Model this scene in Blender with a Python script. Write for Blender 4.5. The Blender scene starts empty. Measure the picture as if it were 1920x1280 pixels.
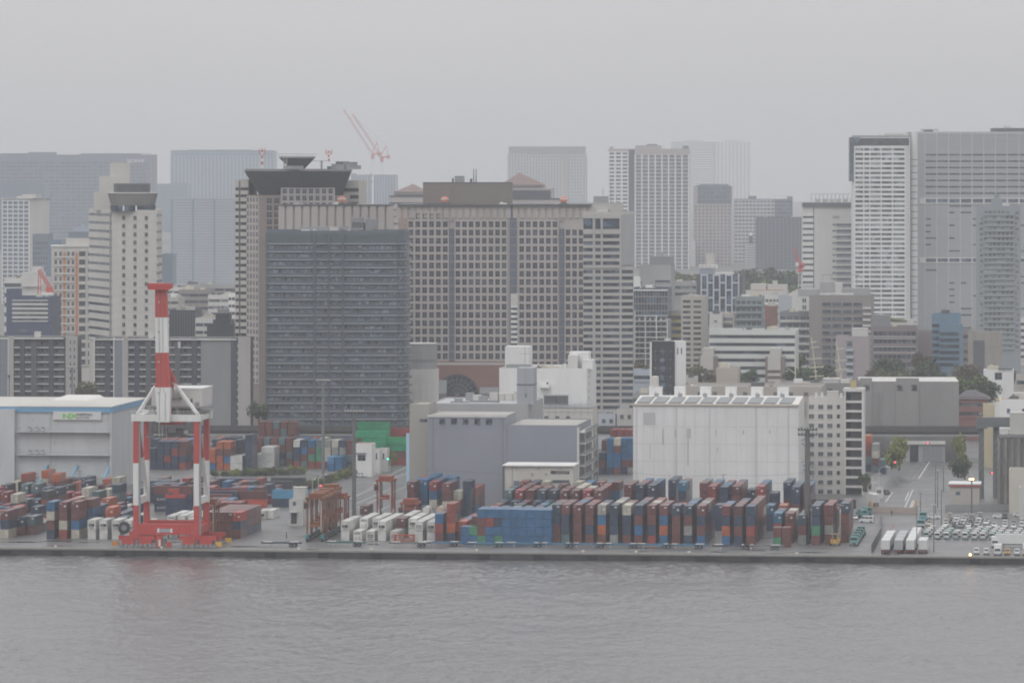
import bpy, math, random
from mathutils import Vector
# ------------------------------------------------------------------ camera, world, sun, exposure
F = 9500.0      # focal length in photo pixels (1920 wide)
HC = 113.4      # camera height above the quay
HY = 300.0      # image row of the horizon
sc = bpy.context.scene
col = sc.collection
cam_d = bpy.data.cameras.new('camera'); cam = bpy.data.objects.new('camera', cam_d); col.objects.link(cam)
cam_d.sensor_width = 36.0; cam_d.lens = 36.0 * F / 1920.0
cam_d.shift_y = -(640.0 - HY) / 1920.0
cam_d.clip_start = 5.0; cam_d.clip_end = 60000.0
cam.location = (0, 0, HC); cam.rotation_euler = (math.radians(90), 0, 0)
sc.camera = cam
sc.view_settings.view_transform = 'Standard'; sc.view_settings.look = 'None'
sc.view_settings.exposure = 0.05; sc.view_settings.gamma = 1.0; sc.view_settings.use_curve_mapping = False
sc.cycles.use_denoising = True
sc.cycles.max_bounces = 6; sc.cycles.diffuse_bounces = 2; sc.cycles.glossy_bounces = 2
sc.cycles.transmission_bounces = 2; sc.cycles.volume_bounces = 1; sc.cycles.transparent_max_bounces = 6
sc.cycles.caustics_reflective = False; sc.cycles.caustics_refractive = False
sc.cycles.sample_clamp_indirect = 3.0
sc.cycles.filter_width = 1.9
SUN_EL, SUN_AZ = math.radians(52), math.radians(200)     # high, behind and left of the camera, fully veiled
world = bpy.data.worlds.new("World"); sc.world = world; world.use_nodes = True
nt = world.node_tree; N = nt.nodes; N.clear(); Lk = nt.links.new
out = N.new('ShaderNodeOutputWorld'); bg = N.new('ShaderNodeBackground'); bg.inputs[1].default_value = 0.10
sky = N.new('ShaderNodeTexSky'); sky.sky_type = 'NISHITA'; sky.sun_disc = False
sky.sun_elevation = SUN_EL; sky.sun_rotation = SUN_AZ; sky.dust_density = 4.0
hsv = N.new('ShaderNodeHueSaturation'); hsv.inputs['Saturation'].default_value = 0.15
tc = N.new('ShaderNodeTexCoord'); sep = N.new('ShaderNodeSeparateXYZ'); ramp = N.new('ShaderNodeValToRGB')
mp = N.new('ShaderNodeMapRange'); mp.inputs['From Min'].default_value = -1.0; mp.inputs['From Max'].default_value = 1.0
mix = N.new('ShaderNodeMix'); mix.data_type = 'RGBA'; mix.inputs[0].default_value = 0.88
scl = N.new('ShaderNodeVectorMath'); scl.operation = 'SCALE'; scl.inputs['Scale'].default_value = 10.0
Lk(tc.outputs['Generated'], sep.inputs[0]); Lk(sep.outputs['Z'], mp.inputs['Value']); Lk(mp.outputs[0], ramp.inputs[0])
cr = ramp.color_ramp                                       # overcast dome: brighter towards the zenith
cr.elements[0].position = 0.0; cr.elements[0].color = (0.36, 0.36, 0.37, 1)
cr.elements[1].position = 1.0; cr.elements[1].color = (1.2, 1.2, 1.21, 1)
for p_, v_ in ((0.49, 0.50), (0.503, 0.60), (0.53, 0.70), (0.65, 0.90)):
    e = cr.elements.new(p_); e.color = (v_ * 1.0, v_ * 0.993, v_ * 1.008, 1)
cn = N.new('ShaderNodeTexNoise'); cn.inputs['Scale'].default_value = 5.0; cn.inputs['Detail'].default_value = 4.0     # faint cloud structure
cm = N.new('ShaderNodeMapRange'); cm.inputs['To Min'].default_value = 9.4; cm.inputs['To Max'].default_value = 10.6
cv = N.new('ShaderNodeVectorMath'); cv.operation = 'MULTIPLY'; cv.inputs[1].default_value = (1, 1, 3.0); Lk(tc.outputs['Generated'], cv.inputs[0]); Lk(cv.outputs[0], cn.inputs['Vector']); Lk(cn.outputs[0], cm.inputs['Value']); Lk(cm.outputs[0], scl.inputs['Scale'])
Lk(ramp.outputs[0], scl.inputs[0]); Lk(sky.outputs[0], hsv.inputs['Color'])
Lk(hsv.outputs[0], mix.inputs[6]); Lk(scl.outputs[0], mix.inputs[7]); Lk(mix.outputs[2], bg.inputs[0]); Lk(bg.outputs[0], out.inputs[0])
sun_d = bpy.data.lights.new('sun', 'SUN'); sun_d.energy = 0.75; sun_d.angle = math.radians(35); sun_d.color = (1.0, 0.985, 0.99)
sun = bpy.data.objects.new('sun', sun_d); col.objects.link(sun)
sun.rotation_euler = (math.radians(90) - SUN_EL, 0, math.radians(-25))
HAZE = 0.98e-4
# ------------------------------------------------------------------ helpers
A = math.radians(6.84)                                     # the port grid is turned this much to the line of sight
O2 = Vector((0.0, 1464.0)); U2 = Vector((math.cos(A), -math.sin(A))); V2 = Vector((math.sin(A), math.cos(A)))
def PX(px, Y): return (px - 960.0) * Y / F
def PZ(py, Y): return HC - (py - HY) * Y / F
def GY(py, z=0.0): return (HC - z) * F / (py - HY)
def UV(U, V): p = O2 + U2 * U + V2 * V; return p
def px2U(px, V):
    q = px - 960.0
    return (q * (O2.y + V2.y * V) - F * V2.x * V) / (F * U2.x - q * U2.y)
def g2uv(px, py, z=0.0):
    Y = GY(py, z); d = Vector((PX(px, Y), Y)) - O2
    return d.dot(U2), d.dot(V2)
MATS = {}
def mat(name, c, rough=0.65, var=0.10, scale=0.12, streak=0.0, spec=0.4, metal=0.0, bump=None):
    if name in MATS: return MATS[name]
    m = bpy.data.materials.new(name); m.use_nodes = True; t = m.node_tree; b = t.nodes['Principled BSDF']; MATS[name] = m
    b.inputs['Roughness'].default_value = rough; b.inputs['Metallic'].default_value = metal
    b.inputs['Specular IOR Level'].default_value = spec
    geo = t.nodes.new('ShaderNodeNewGeometry'); vm = t.nodes.new('ShaderNodeVectorMath'); vm.operation = 'MULTIPLY'
    vm.inputs[1].default_value = (1, 1, 0.25 if streak else 1)
    nz = t.nodes.new('ShaderNodeTexNoise'); nz.inputs['Scale'].default_value = scale; nz.inputs['Detail'].default_value = 5.0
    nz.inputs['Roughness'].default_value = 0.65
    mr = t.nodes.new('ShaderNodeMapRange'); mr.inputs['From Min'].default_value = 0.3; mr.inputs['From Max'].default_value = 0.7
    mx = t.nodes.new('ShaderNodeMix'); mx.data_type = 'RGBA'
    k0, k1 = 1 - var - streak, 1 + var
    mx.inputs[6].default_value = (c[0] * k0, c[1] * k0, c[2] * k0, 1)
    mx.inputs[7].default_value = (min(.92, c[0] * k1), min(.92, c[1] * k1), min(.92, c[2] * k1), 1)
    t.links.new(geo.outputs['Position'], vm.inputs[0]); t.links.new(vm.outputs[0], nz.inputs['Vector'])
    t.links.new(nz.outputs[0], mr.inputs['Value']); t.links.new(mr.outputs[0], mx.inputs[0]); t.links.new(mx.outputs[2], b.inputs['Base Color'])
    return m
def glass(name, c, lo=0.5, hi=2.2, scale=0.33, rough=0.18):
    if name in MATS: return MATS[name]
    m = bpy.data.materials.new(name); m.use_nodes = True; t = m.node_tree; b = t.nodes['Principled BSDF']; MATS[name] = m
    b.inputs['Roughness'].default_value = rough; b.inputs['Specular IOR Level'].default_value = 0.5
    geo = t.nodes.new('ShaderNodeNewGeometry'); vo = t.nodes.new('ShaderNodeTexVoronoi'); vo.inputs['Scale'].default_value = scale
    sp = t.nodes.new('ShaderNodeSeparateColor'); pw = t.nodes.new('ShaderNodeMath'); pw.operation = 'POWER'; pw.inputs[1].default_value = 2.5
    mx = t.nodes.new('ShaderNodeMix'); mx.data_type = 'RGBA'
    mx.inputs[6].default_value = (*[x * lo for x in c], 1); mx.inputs[7].default_value = (*[min(.8, x * hi) for x in c], 1)
    t.links.new(geo.outputs['Position'], vo.inputs['Vector']); t.links.new(vo.outputs['Color'], sp.inputs[0])
    t.links.new(sp.outputs[0], pw.inputs[0]); t.links.new(pw.outputs[0], mx.inputs[0]); t.links.new(mx.outputs[2], b.inputs['Base Color'])
    return m
def emit(name, c, s):
    if name in MATS: return MATS[name]
    m = bpy.data.materials.new(name); m.use_nodes = True; b = m.node_tree.nodes['Principled BSDF']; MATS[name] = m
    b.inputs['Base Color'].default_value = (*c, 1); b.inputs['Emission Color'].default_value = (*c, 1); b.inputs['Emission Strength'].default_value = s
    return m
class MB:
    """collects faces (several material slots) into one mesh"""
    def __init__(s): s.v = []; s.f = []; s.mi = []; s.mats = []
    def slot(s, m):
        if m not in s.mats: s.mats.append(m)
        return s.mats.index(m)
    def face(s, pts, m):
        b = len(s.v); s.v.extend([tuple(p) for p in pts]); s.f.append(tuple(range(b, b + len(pts)))); s.mi.append(s.slot(m))
    def hexa(s, p, m):      # p: 4 bottom (ccw) + 4 top
        b = len(s.v); s.v.extend([tuple(q) for q in p]); k = s.slot(m)
        for q in ((3, 2, 1, 0), (4, 5, 6, 7), (0, 1, 5, 4), (1, 2, 6, 5), (2, 3, 7, 6), (3, 0, 4, 7)):
            s.f.append(tuple(b + i for i in q)); s.mi.append(k)
    def box(s, x0, x1, y0, y1, z0, z1, m):
        s.hexa([(x0, y0, z0), (x1, y0, z0), (x1, y1, z0), (x0, y1, z0), (x0, y0, z1), (x1, y0, z1), (x1, y1, z1), (x0, y1, z1)], m)
    def fbox(s, fr, s0, s1, n0, n1, z0, z1, m):   # box in a facade frame: s along the wall, n outwards
        o, d, n, L = fr
        q = [o + d * a + n * b for a, b in ((s0, n1), (s1, n1), (s1, n0), (s0, n0))]
        s.hexa([(p.x, p.y, z0) for p in q] + [(p.x, p.y, z1) for p in q], m)
    def bar(s, a, b, w, m, w2=None):              # square-section bar between two points
        a, b = Vector(a), Vector(b); d = (b - a)
        if d.length < 1e-6: return
        d.normalize(); up = Vector((0, 0, 1)) if abs(d.z) < 0.95 else Vector((0, 1, 0))
        x = d.cross(up).normalized(); y = x.cross(d).normalized(); w2 = w if w2 is None else w2
        P = [a + x * i * w / 2 + y * j * w / 2 for i, j in ((-1, -1), (1, -1), (1, 1), (-1, 1))]
        Q = [b + x * i * w2 / 2 + y * j * w2 / 2 for i, j in ((-1, -1), (1, -1), (1, 1), (-1, 1))]
        s.hexa(P + Q, m)
    def cyl(s, c, r, z0, z1, m, n=14, r2=None, axis='z'):
        r2 = r if r2 is None else r2; b = len(s.v); k = s.slot(m)
        for z, rr in ((z0, r), (z1, r2)):
            for i in range(n):
                a = 2 * math.pi * i / n; ca, sa = rr * math.cos(a), rr * math.sin(a)
                s.v.append((c[0] + ca, c[1] + sa, z) if axis == 'z' else ((z, c[0] + ca, c[1] + sa) if axis == 'x' else (c[0] + ca, z, c[1] + sa)))
        for i in range(n):
            j = (i + 1) % n; s.f.append((b + i, b + j, b + n + j, b + n + i)); s.mi.append(k)
        s.f.append(tuple(b + n + i for i in range(n))); s.mi.append(k); s.f.append(tuple(b + n - 1 - i for i in range(n))); s.mi.append(k)
    def mesh(s, name, off=(0, 0, 0)):
        me = bpy.data.meshes.new(name)
        me.from_pydata([(v[0] - off[0], v[1] - off[1], v[2] - off[2]) for v in s.v], [], s.f)
        for m in s.mats: me.materials.append(m)
        me.polygons.foreach_set('material_index', s.mi); me.update(); return me
    def build(s, name, parent=None, world=True):
        """link as one object; world=True: coordinates are world ones and the parent only has a location"""
        off = (0, 0, 0)
        if parent is not None and world: off = wloc(parent)
        o = bpy.data.objects.new(name, s.mesh(name, off)); col.objects.link(o)
        if parent is not None: o.parent = parent
        return o
def wloc(o):
    v = Vector(o.location)
    while o.parent: o = o.parent; v += Vector(o.location)
    return v
LABELS = {}
def tag(o, label=None, cat=None, group=None, kind=None):
    if label:
        if label in LABELS and not group: print('DUPLICATE LABEL', label)
        LABELS[label] = LABELS.get(label, 0) + 1; o['label'] = label
        nw = len(label.split())
        if nw > 16 or nw < 4: print('LABEL LENGTH', nw, label)
    if cat: o['category'] = cat
    if group: o['group'] = group
    if kind: o['kind'] = kind
    return o
def empty(name, loc, label=None, cat=None, group=None, rz=0.0):
    o = bpy.data.objects.new(name, None); o.location = loc; o.rotation_euler.z = rz; o.empty_display_size = 0.5
    col.objects.link(o); return tag(o, label, cat, group)
def obj(name, me, parent=None, loc=(0, 0, 0), rz=0.0):
    o = bpy.data.objects.new(name, me); col.objects.link(o); o.location = loc; o.rotation_euler.z = rz
    if parent is not None: o.parent = parent
    return o
def copy_tree(o, parent=None):
    c = o.copy(); col.objects.link(c); c.parent = parent
    for ch in KIDS.get(o.name, ()): copy_tree(ch, c)
    return c
KIDS = {}
def note_kids(root):
    def walk(o):
        KIDS[o.name] = [k for k in ALLK if k.parent == o]
        for k in KIDS[o.name]: walk(k)
    ALLK = [o for o in col.objects if o.parent is not None]
    walk(root)
def text(s, size, m, parent, loc, rz=0.0, name='lettering', extrude=0.04, sx=1.0, align='LEFT', bold=0.0):
    cu = bpy.data.curves.new(name, 'FONT'); cu.body = s; cu.size = size; cu.extrude = extrude; cu.align_x = align; cu.offset = bold
    o = bpy.data.objects.new(name, cu); col.objects.link(o); cu.materials.append(m)
    p = wloc(parent) if parent is not None else Vector((0, 0, 0))
    o.location = Vector(loc) - p; o.rotation_euler = (math.radians(90), 0, rz); o.scale.x = sx
    if parent is not None: o.parent = parent
    TEXTS.append(o); return o
TEXTS = []
def texts_to_mesh():
    """the lettering becomes plain mesh parts"""
    dg = bpy.context.evaluated_depsgraph_get()
    for o in TEXTS:
        me = bpy.data.meshes.new_from_object(o.evaluated_get(dg)); n = bpy.data.objects.new('lettering', me); col.objects.link(n); n.parent = o.parent
        n.location, n.rotation_euler, n.scale = o.location, o.rotation_euler, o.scale; bpy.data.objects.remove(o)
def R(px0, px1, Y, D, yaw=A):
    """footprint: front-left corner at (px0, depth Y), front-right seen at px1, D metres deep, turned by yaw"""
    d = Vector((math.cos(yaw), -math.sin(yaw))); v = Vector((math.sin(yaw), math.cos(yaw)))
    p0 = Vector((PX(px0, Y), Y)); q = px1 - 960.0
    s = (q * p0.y - F * p0.x) / (F * d.x - q * d.y)
    p1 = p0 + d * s
    return [p0, p1, p1 + v * D, p0 + v * D]
class Bd:
    """a building: wall prism with facade pieces in world coordinates, one Empty as its root"""
    def __init__(s, name, label, cat, pts, ytop, wall, roof=None, group=None, parapet=0.9, h=None, z0=0.0, base=None):
        s.p = [Vector(q) for q in pts]; Y0 = min(q.y for q in s.p[:2]); s.Y0 = Y0
        s.h = PZ(ytop, Y0) if h is None else h; s.wm = wall; s.rm = roof or mat('roof_grey', (.30, .30, .30)); s.z0 = z0
        c = sum(s.p, Vector((0, 0))) / len(s.p)
        s.root = base or empty(name, (c.x, c.y, 0), label, cat, group); s.wall = MB(); s.wins = []; s.pan = {}
        s.extra = []
        n = len(s.p)
        for i in range(n):
            a, b = s.p[i], s.p[(i + 1) % n]
            s.wall.face([(a.x, a.y, z0), (b.x, b.y, z0), (b.x, b.y, s.h), (a.x, a.y, s.h)], wall)
        rf = MB(); rf.face([(q.x, q.y, s.h - .004) for q in s.p], s.rm); s.roof = rf.build('roof', s.root)
        if parapet:
            for i in range(n):
                fr = s.fr(i); s.wall.fbox(fr, .004 * (i + 1), fr[3] - .004 * (i + 1), -.3, 0, s.h, s.h + parapet - .003 * i, wall)
    def fr(s, k):
        a, b = s.p[k], s.p[(k + 1) % len(s.p)]; d = (b - a); L = d.length; d = d / L
        return (a, d, Vector((d.y, -d.x)), L)
    def fx(s, k, px):
        a, d, n, L = s.fr(k); q = px - 960.0
        return (q * a.y - F * a.x) / (F * d.x - q * d.y)
    def fz(s, py, k=0):
        a, d, n, L = s.fr(k); return PZ(py, (a + d * L / 2).y)
    def win(s, k, sc_, zc, w, h, m, n=0.0, name='window'): s.wins.append((k, sc_, zc, w, h, m, n, name))
    def grid(s, k, s0, s1, z0, z1, nx, nz, fw=.6, fh=.6, proud=.35, m=None, fm=None, zoff=.5, skip=None):
        m = m or G; fm = fm or s.wm; fr = s.fr(k); cw, ch = (s1 - s0) / nx, (z1 - z0) / nz
        pw, sh = cw * (1 - fw), ch * (1 - fh)
        for i in range(nx + 1):
            a, b = s0 + i * cw - pw / 2, s0 + i * cw + pw / 2
            s.wall.fbox(fr, max(a, s0), min(b, s1), 0, proud, z0, z1, fm)
        for j in range(nz + 1):
            lo = z0 + j * ch - sh * (1 - zoff); hi = z0 + j * ch + sh * zoff
            s.wall.fbox(fr, s0 + .01, s1 - .01, 0, proud - .03, max(lo, z0 + .002), min(hi, z1 - .002), fm)
        for j in range(nz - 1, -1, -1):
            for i in range(nx):
                if skip and skip(i, j): continue
                s.win(k, s0 + (i + .5) * cw, z0 + j * ch + sh * zoff + ch * fh / 2, cw * fw, ch * fh, m)
    def bands(s, k, s0, s1, z0, z1, nz, fh=.5, m=None, fm=None, proud=.3, mull=0, name='window_band'):
        m = m or G; fm = fm or s.wm; fr = s.fr(k); ch = (z1 - z0) / nz; sh = ch * (1 - fh)
        for j in range(nz + 1):
            lo, hi = z0 + j * ch - sh / 2, z0 + j * ch + sh / 2
            s.wall.fbox(fr, s0, s1, 0, proud, max(lo, z0), min(hi, z1), fm)
        for i in range(1, mull):
            x = s0 + (s1 - s0) * i / mull; s.wall.fbox(fr, x - .15, x + .15, 0, proud - .05, z0 + .01, z1 - .01, fm)
        for j in range(nz - 1, -1, -1): s.win(k, (s0 + s1) / 2, z0 + (j + .5) * ch, s1 - s0, ch * fh, m, 0.0, name)
    def punch(s, k, xs, zs, w, h, m=None):
        """single windows set in a frame that stands a little proud of the wall"""
        m = m or G
        for z in zs:
            for x in xs:
                s.win(k, x, z, w, h, m)
                fr = s.fr(k); s.wall.fbox(fr, x - w / 2 - .12, x + w / 2 + .12, 0, .22, z - h / 2 - .16, z - h / 2 - .002, s.wm)
    def balc(s, k, s0, s1, z0, z1, nz, depth=1.6, rail=1.05, slab=.22, m=None, rm=None):
        """a balcony on every floor: slab and parapet, one part each"""
        m = m or s.wm; rm = rm or m; ch = (z1 - z0) / nz; fr = s.fr(k); L = s1 - s0
        mb = MB(); mb.box(-L / 2, L / 2, -depth, 0, 0, slab, m); mb.box(-L / 2 + .01, L / 2 - .01, -depth + .02, -depth + .10, slab, slab + rail, rm)
        mb.box(-L / 2 + .02, -L / 2 + .09, -depth + .1, 0, slab, slab + rail - .01, rm); mb.box(L / 2 - .09, L / 2 - .02, -depth + .1, 0, slab, slab + rail - .01, rm)
        me = mb.mesh('balcony'); c = fr[0] + fr[1] * (s0 + s1) / 2; rz = math.atan2(fr[1].y, fr[1].x); r = s.root.location
        for j in range(nz): obj('balcony', me, s.root, (c.x - r.x, c.y - r.y, z0 + j * ch), rz)
    def unit(s, px0, px1, h, t=2.0, d=None, m=None, name='rooftop_unit', z=None, lip=True):
        """box on the roof, seen between two picture columns, t metres behind the front"""
        m = m or s.wm; fr = s.fr(0); s0, s1 = s.fx(0, px0), s.fx(0, px1); d = d or (s1 - s0); z = s.h if z is None else z
        mb = MB(); mb.fbox(fr, s0, s1, -t - d, -t, z, z + h, m)
        if lip: mb.fbox(fr, s0 - .1, s1 + .1, -t - d - .1, -t + .1, z + h, z + h + .2, m)
        return mb.build(name, s.roof)
    def mast(s, px, h, t=3.0, w=.25, m=None, name='antenna', z=None, arms=1):
        m = m or STEEL; fr = s.fr(0); x = s.fx(0, px); q = fr[0] + fr[1] * x - fr[2] * t; z = s.h if z is None else z
        mb = MB(); mb.bar((q.x, q.y, z), (q.x, q.y, z + h), w, m, w * .6)
        for i in range(arms):
            zz = z + h * (.72 + .2 * i); mb.bar((q.x - h * .09, q.y, zz), (q.x + h * .09, q.y, zz), w * .6, m)
        return mb.build(name, s.roof)
    def clutter(s, n, seed, hmax=2.2, k=0, ms=None):
        """plant, ducts and housings scattered on the roof, each a part"""
        rg = random.Random(seed); fr = s.fr(k); D = (s.p[2] - s.p[1]).length if len(s.p) > 3 else 8
        ms = ms or [mat('unit_grey', (.42, .42, .42)), mat('unit_white', (.66, .66, .65)), mat('unit_dark', (.12, .12, .13)), mat('unit_cream', (.55, .51, .42))]
        for i in range(n):
            w, d, h = rg.uniform(1.2, 5), rg.uniform(1, 4), rg.uniform(.6, hmax); x = rg.uniform(1, max(1.1, fr[3] - w - 1)); t = rg.uniform(1, max(1.2, min(D - d - 1, 14)))
            m = rg.choice(ms); mb = MB(); mb.fbox(fr, x, x + w, -t - d, -t, s.h, s.h + h, m)
            if rg.random() < .5: mb.fbox(fr, x + .2 * w, x + .5 * w, -t - .7 * d, -t - .2 * d, s.h + h, s.h + h + .5, m)
            mb.build('rooftop_unit', s.roof)
    def sign(s, k, x, z, st, size, m, n=.08, sx=1.0, bold=0.0):
        fr = s.fr(k); q = fr[0] + fr[1] * x + fr[2] * n
        return text(st, size, m, s.root, (q.x, q.y, z), math.atan2(fr[1].y, fr[1].x), 'lettering', .05, sx, 'LEFT', bold)
    def done(s, cap=100):
        s.wall.build('wall', s.root); r = s.root.location; cache = {}; cnt = {}; rest = {}
        for (k, x, z, w, h, m, n, name) in s.wins:
            fr = s.fr(k); cnt[name] = cnt.get(name, 0) + 1
            if cnt[name] <= cap:
                key = (round(w, 2), round(h, 2), m.name, name)
                if key not in cache:
                    mb = MB(); mb.box(-w / 2, w / 2, -.07, -.004, -h / 2, h / 2, m)
                    if name == 'window' and 1.2 < w < 3.2 and h > 1.1: mb.box(-.05, .05, -.1, -.071, -h / 2, h / 2, STEEL); mb.box(-w / 2, w / 2, -.098, -.0705, -.05 + h * .1, .05 + h * .1, STEEL)
                    cache[key] = mb.mesh(name)
                q = fr[0] + fr[1] * x + fr[2] * n
                obj(name, cache[key], s.root, (q.x - r.x, q.y - r.y, z), math.atan2(fr[1].y, fr[1].x))
            else:
                q = rest.setdefault(name, MB()); q.fbox(fr, x - w / 2, x + w / 2, n + .004, n + .07, z - h / 2, z + h / 2, m)
                if name == 'window' and 1.2 < w < 3.2 and h > 1.1: q.fbox(fr, x - .05, x + .05, n + .071, n + .1, z - h / 2, z + h / 2, STEEL); q.fbox(fr, x - w / 2, x + w / 2, n + .0705, n + .098, z - .05 + h * .1, z + .05 + h * .1, STEEL)
        for name, mb in rest.items(): mb.build(name, s.root)['kind'] = 'stuff'
        return s
# common materials
G = glass('window_glass', (.066, .080, .102), lo=.6, hi=1.9); GB = glass('window_glass_blue', (.06, .085, .12)); GD = glass('window_glass_dark', (.035, .042, .052), hi=1.8)
GL = glass('window_glass_curtained', (.10, .105, .11), hi=3.0); STEEL = mat('galvanised_steel', (.28, .29, .30), .5, .1, 1.0)
WHITE = mat('white_paint', (.72, .72, .71), .6, .05, .15, .06); PALE = mat('pale_render', (.58, .57, .55), .7, .06, .1, .06)
CREAM = mat('cream_tile', (.53, .512, .482), .65, .05, .1, .05); BEIGE = mat('beige_tile', (.42, .395, .36), .7, .07, .1, .06)
GREY = mat('grey_concrete', (.34, .34, .34), .75, .1, .08, .1); MID = mat('mid_grey_panel', (.22, .225, .235), .6, .07, .1)
DARK = mat('dark_grey_panel', (.085, .09, .10), .55, .1, .1); BLACK = mat('black_cladding', (.03, .032, .037), .5, .15, .1)
PINK = mat('pink_granite', (.41, .375, .36), .6, .06, .1, .05); PINKD = mat('brown_granite', (.24, .20, .18), .6, .06, .1)
BRICK = mat('red_brick', (.22, .11, .095), .8, .1, .3); TEALM = mat('teal_paint', (.05, .22, .24), .5, .1, .5)
RED = mat('crane_red', (.46, .055, .045), .45, .08, .3, .05); CWHITE = mat('crane_white', (.70, .70, .68), .5, .06, .3, .06)
ORANGE = mat('carrier_orange', (.215, .075, .03), .5, .15, .6); YELLOW = mat('safety_yellow', (.62, .36, .04), .5, .1, .8)
TYRE = mat('black_rubber', (.018, .018, .019), .85, .2, 2.0); ROOFW = mat('white_roof_sheet', (.66, .65, .62), .55, .05, .05)
BLUEBAND = mat('pale_blue_cladding', (.16, .33, .50), .55, .05, .1); NX = mat('pale_metal_cladding', (.50, .51, .52), .55, .05, .2, .08)
# ------------------------------------------------------------------ setting: water, quay, ground, roads, air
def uvp(U, V, z=0.0): p = UV(U, V); return (p.x, p.y, z)
def gp(px, py, z=0.0): Y = GY(py, z); return (PX(px, Y), Y, z)
def water_mat():
    m = bpy.data.materials.new('harbour_water'); m.use_nodes = True; t = m.node_tree; b = t.nodes['Principled BSDF']
    b.inputs['Base Color'].default_value = (.108, .105, .106, 1); b.inputs['Roughness'].default_value = .2; b.inputs['IOR'].default_value = 1.33
    geo = t.nodes.new('ShaderNodeNewGeometry'); h = None
    for sc_, st in (((.17, .075, 1), .9), ((.42, .13, 1), 1.0), ((.03, .010, 1), .9), ((1.3, .5, 1), .22)):
        vm = t.nodes.new('ShaderNodeVectorMath'); vm.operation = 'MULTIPLY'; vm.inputs[1].default_value = sc_
        nz = t.nodes.new('ShaderNodeTexNoise'); nz.inputs['Scale'].default_value = 1.0; nz.inputs['Detail'].default_value = 4.0; nz.inputs['Roughness'].default_value = .6
        t.links.new(geo.outputs['Position'], vm.inputs[0]); t.links.new(vm.outputs[0], nz.inputs['Vector'])
        ma = t.nodes.new('ShaderNodeMath'); ma.operation = 'MULTIPLY_ADD'; ma.inputs[1].default_value = st
        t.links.new(nz.outputs[0], ma.inputs[0])
        if h is not None: t.links.new(h.outputs[0], ma.inputs[2])
        else: ma.inputs[2].default_value = 0
        h = ma
    bp = t.nodes.new('ShaderNodeBump'); bp.inputs['Strength'].default_value = 1.0; bp.inputs['Distance'].default_value = .55
    t.links.new(h.outputs[0], bp.inputs['Height']); t.links.new(bp.outputs[0], b.inputs['Normal'])
    return m
def ground_mat(name, c0, c1, rough=.45, wet=True):
    m = bpy.data.materials.new(name); m.use_nodes = True; t = m.node_tree; b = t.nodes['Principled BSDF']
    geo = t.nodes.new('ShaderNodeNewGeometry')
    n1 = t.nodes.new('ShaderNodeTexNoise'); n1.inputs['Scale'].default_value = .045; n1.inputs['Detail'].default_value = 8.0; n1.inputs['Roughness'].default_value = .7
    n2 = t.nodes.new('ShaderNodeTexNoise'); n2.inputs['Scale'].default_value = .6; n2.inputs['Detail'].default_value = 3.0
    ad = t.nodes.new('ShaderNodeMath'); ad.operation = 'MULTIPLY_ADD'; ad.inputs[1].default_value = .25
    mr = t.nodes.new('ShaderNodeMapRange'); mr.inputs['From Min'].default_value = .42; mr.inputs['From Max'].default_value = .82
    mx = t.nodes.new('ShaderNodeMix'); mx.data_type = 'RGBA'; mx.inputs[6].default_value = (*c0, 1); mx.inputs[7].default_value = (*c1, 1)
    t.links.new(geo.outputs['Position'], n1.inputs['Vector']); t.links.new(geo.outputs['Position'], n2.inputs['Vector'])
    t.links.new(n2.outputs[0], ad.inputs[0]); t.links.new(n1.outputs[0], ad.inputs[2]); t.links.new(ad.outputs[0], mr.inputs['Value'])
    t.links.new(mr.outputs[0], mx.inputs[0]); t.links.new(mx.outputs[2], b.inputs['Base Color'])
    rr = t.nodes.new('ShaderNodeMapRange'); rr.inputs['To Min'].default_value = rough - .2; rr.inputs['To Max'].default_value = rough + .2
    t.links.new(mr.outputs[0], rr.inputs['Value']); t.links.new(rr.outputs[0], b.inputs['Roughness']); b.inputs['Specular IOR Level'].default_value = .5
    return m
ASPH = ground_mat('wet_yard_asphalt', (.10, .10, .105), (.17, .168, .165), .42)
ROADM = ground_mat('wet_road_asphalt', (.085, .087, .092), (.14, .14, .142), .38)
CITYG = ground_mat('city_ground', (.10, .105, .095), (.19, .185, .17), .7)
LINE = mat('road_marking_white', (.62, .62, .60), .6, .15, 1.5); LINEY = mat('road_marking_yellow', (.50, .38, .12), .6, .15, 1.5)
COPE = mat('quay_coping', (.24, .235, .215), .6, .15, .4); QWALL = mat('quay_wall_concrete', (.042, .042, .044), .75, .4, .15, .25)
def sheet(name, pts, m, kind='structure'):
    mb = MB(); mb.face(pts, m); return tag(mb.build(name), kind=kind)
XW = 3300
def edgeV0(x, z): # point of the quay line at world x
    U = (x - O2.x) / U2.x; p = UV(U, 0); return (p.x, p.y, z)
wy = [edgeV0(-XW, -2.0), edgeV0(XW, -2.0)]
WM = water_mat(); WX, WY0 = 176.0, 1080.0
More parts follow.
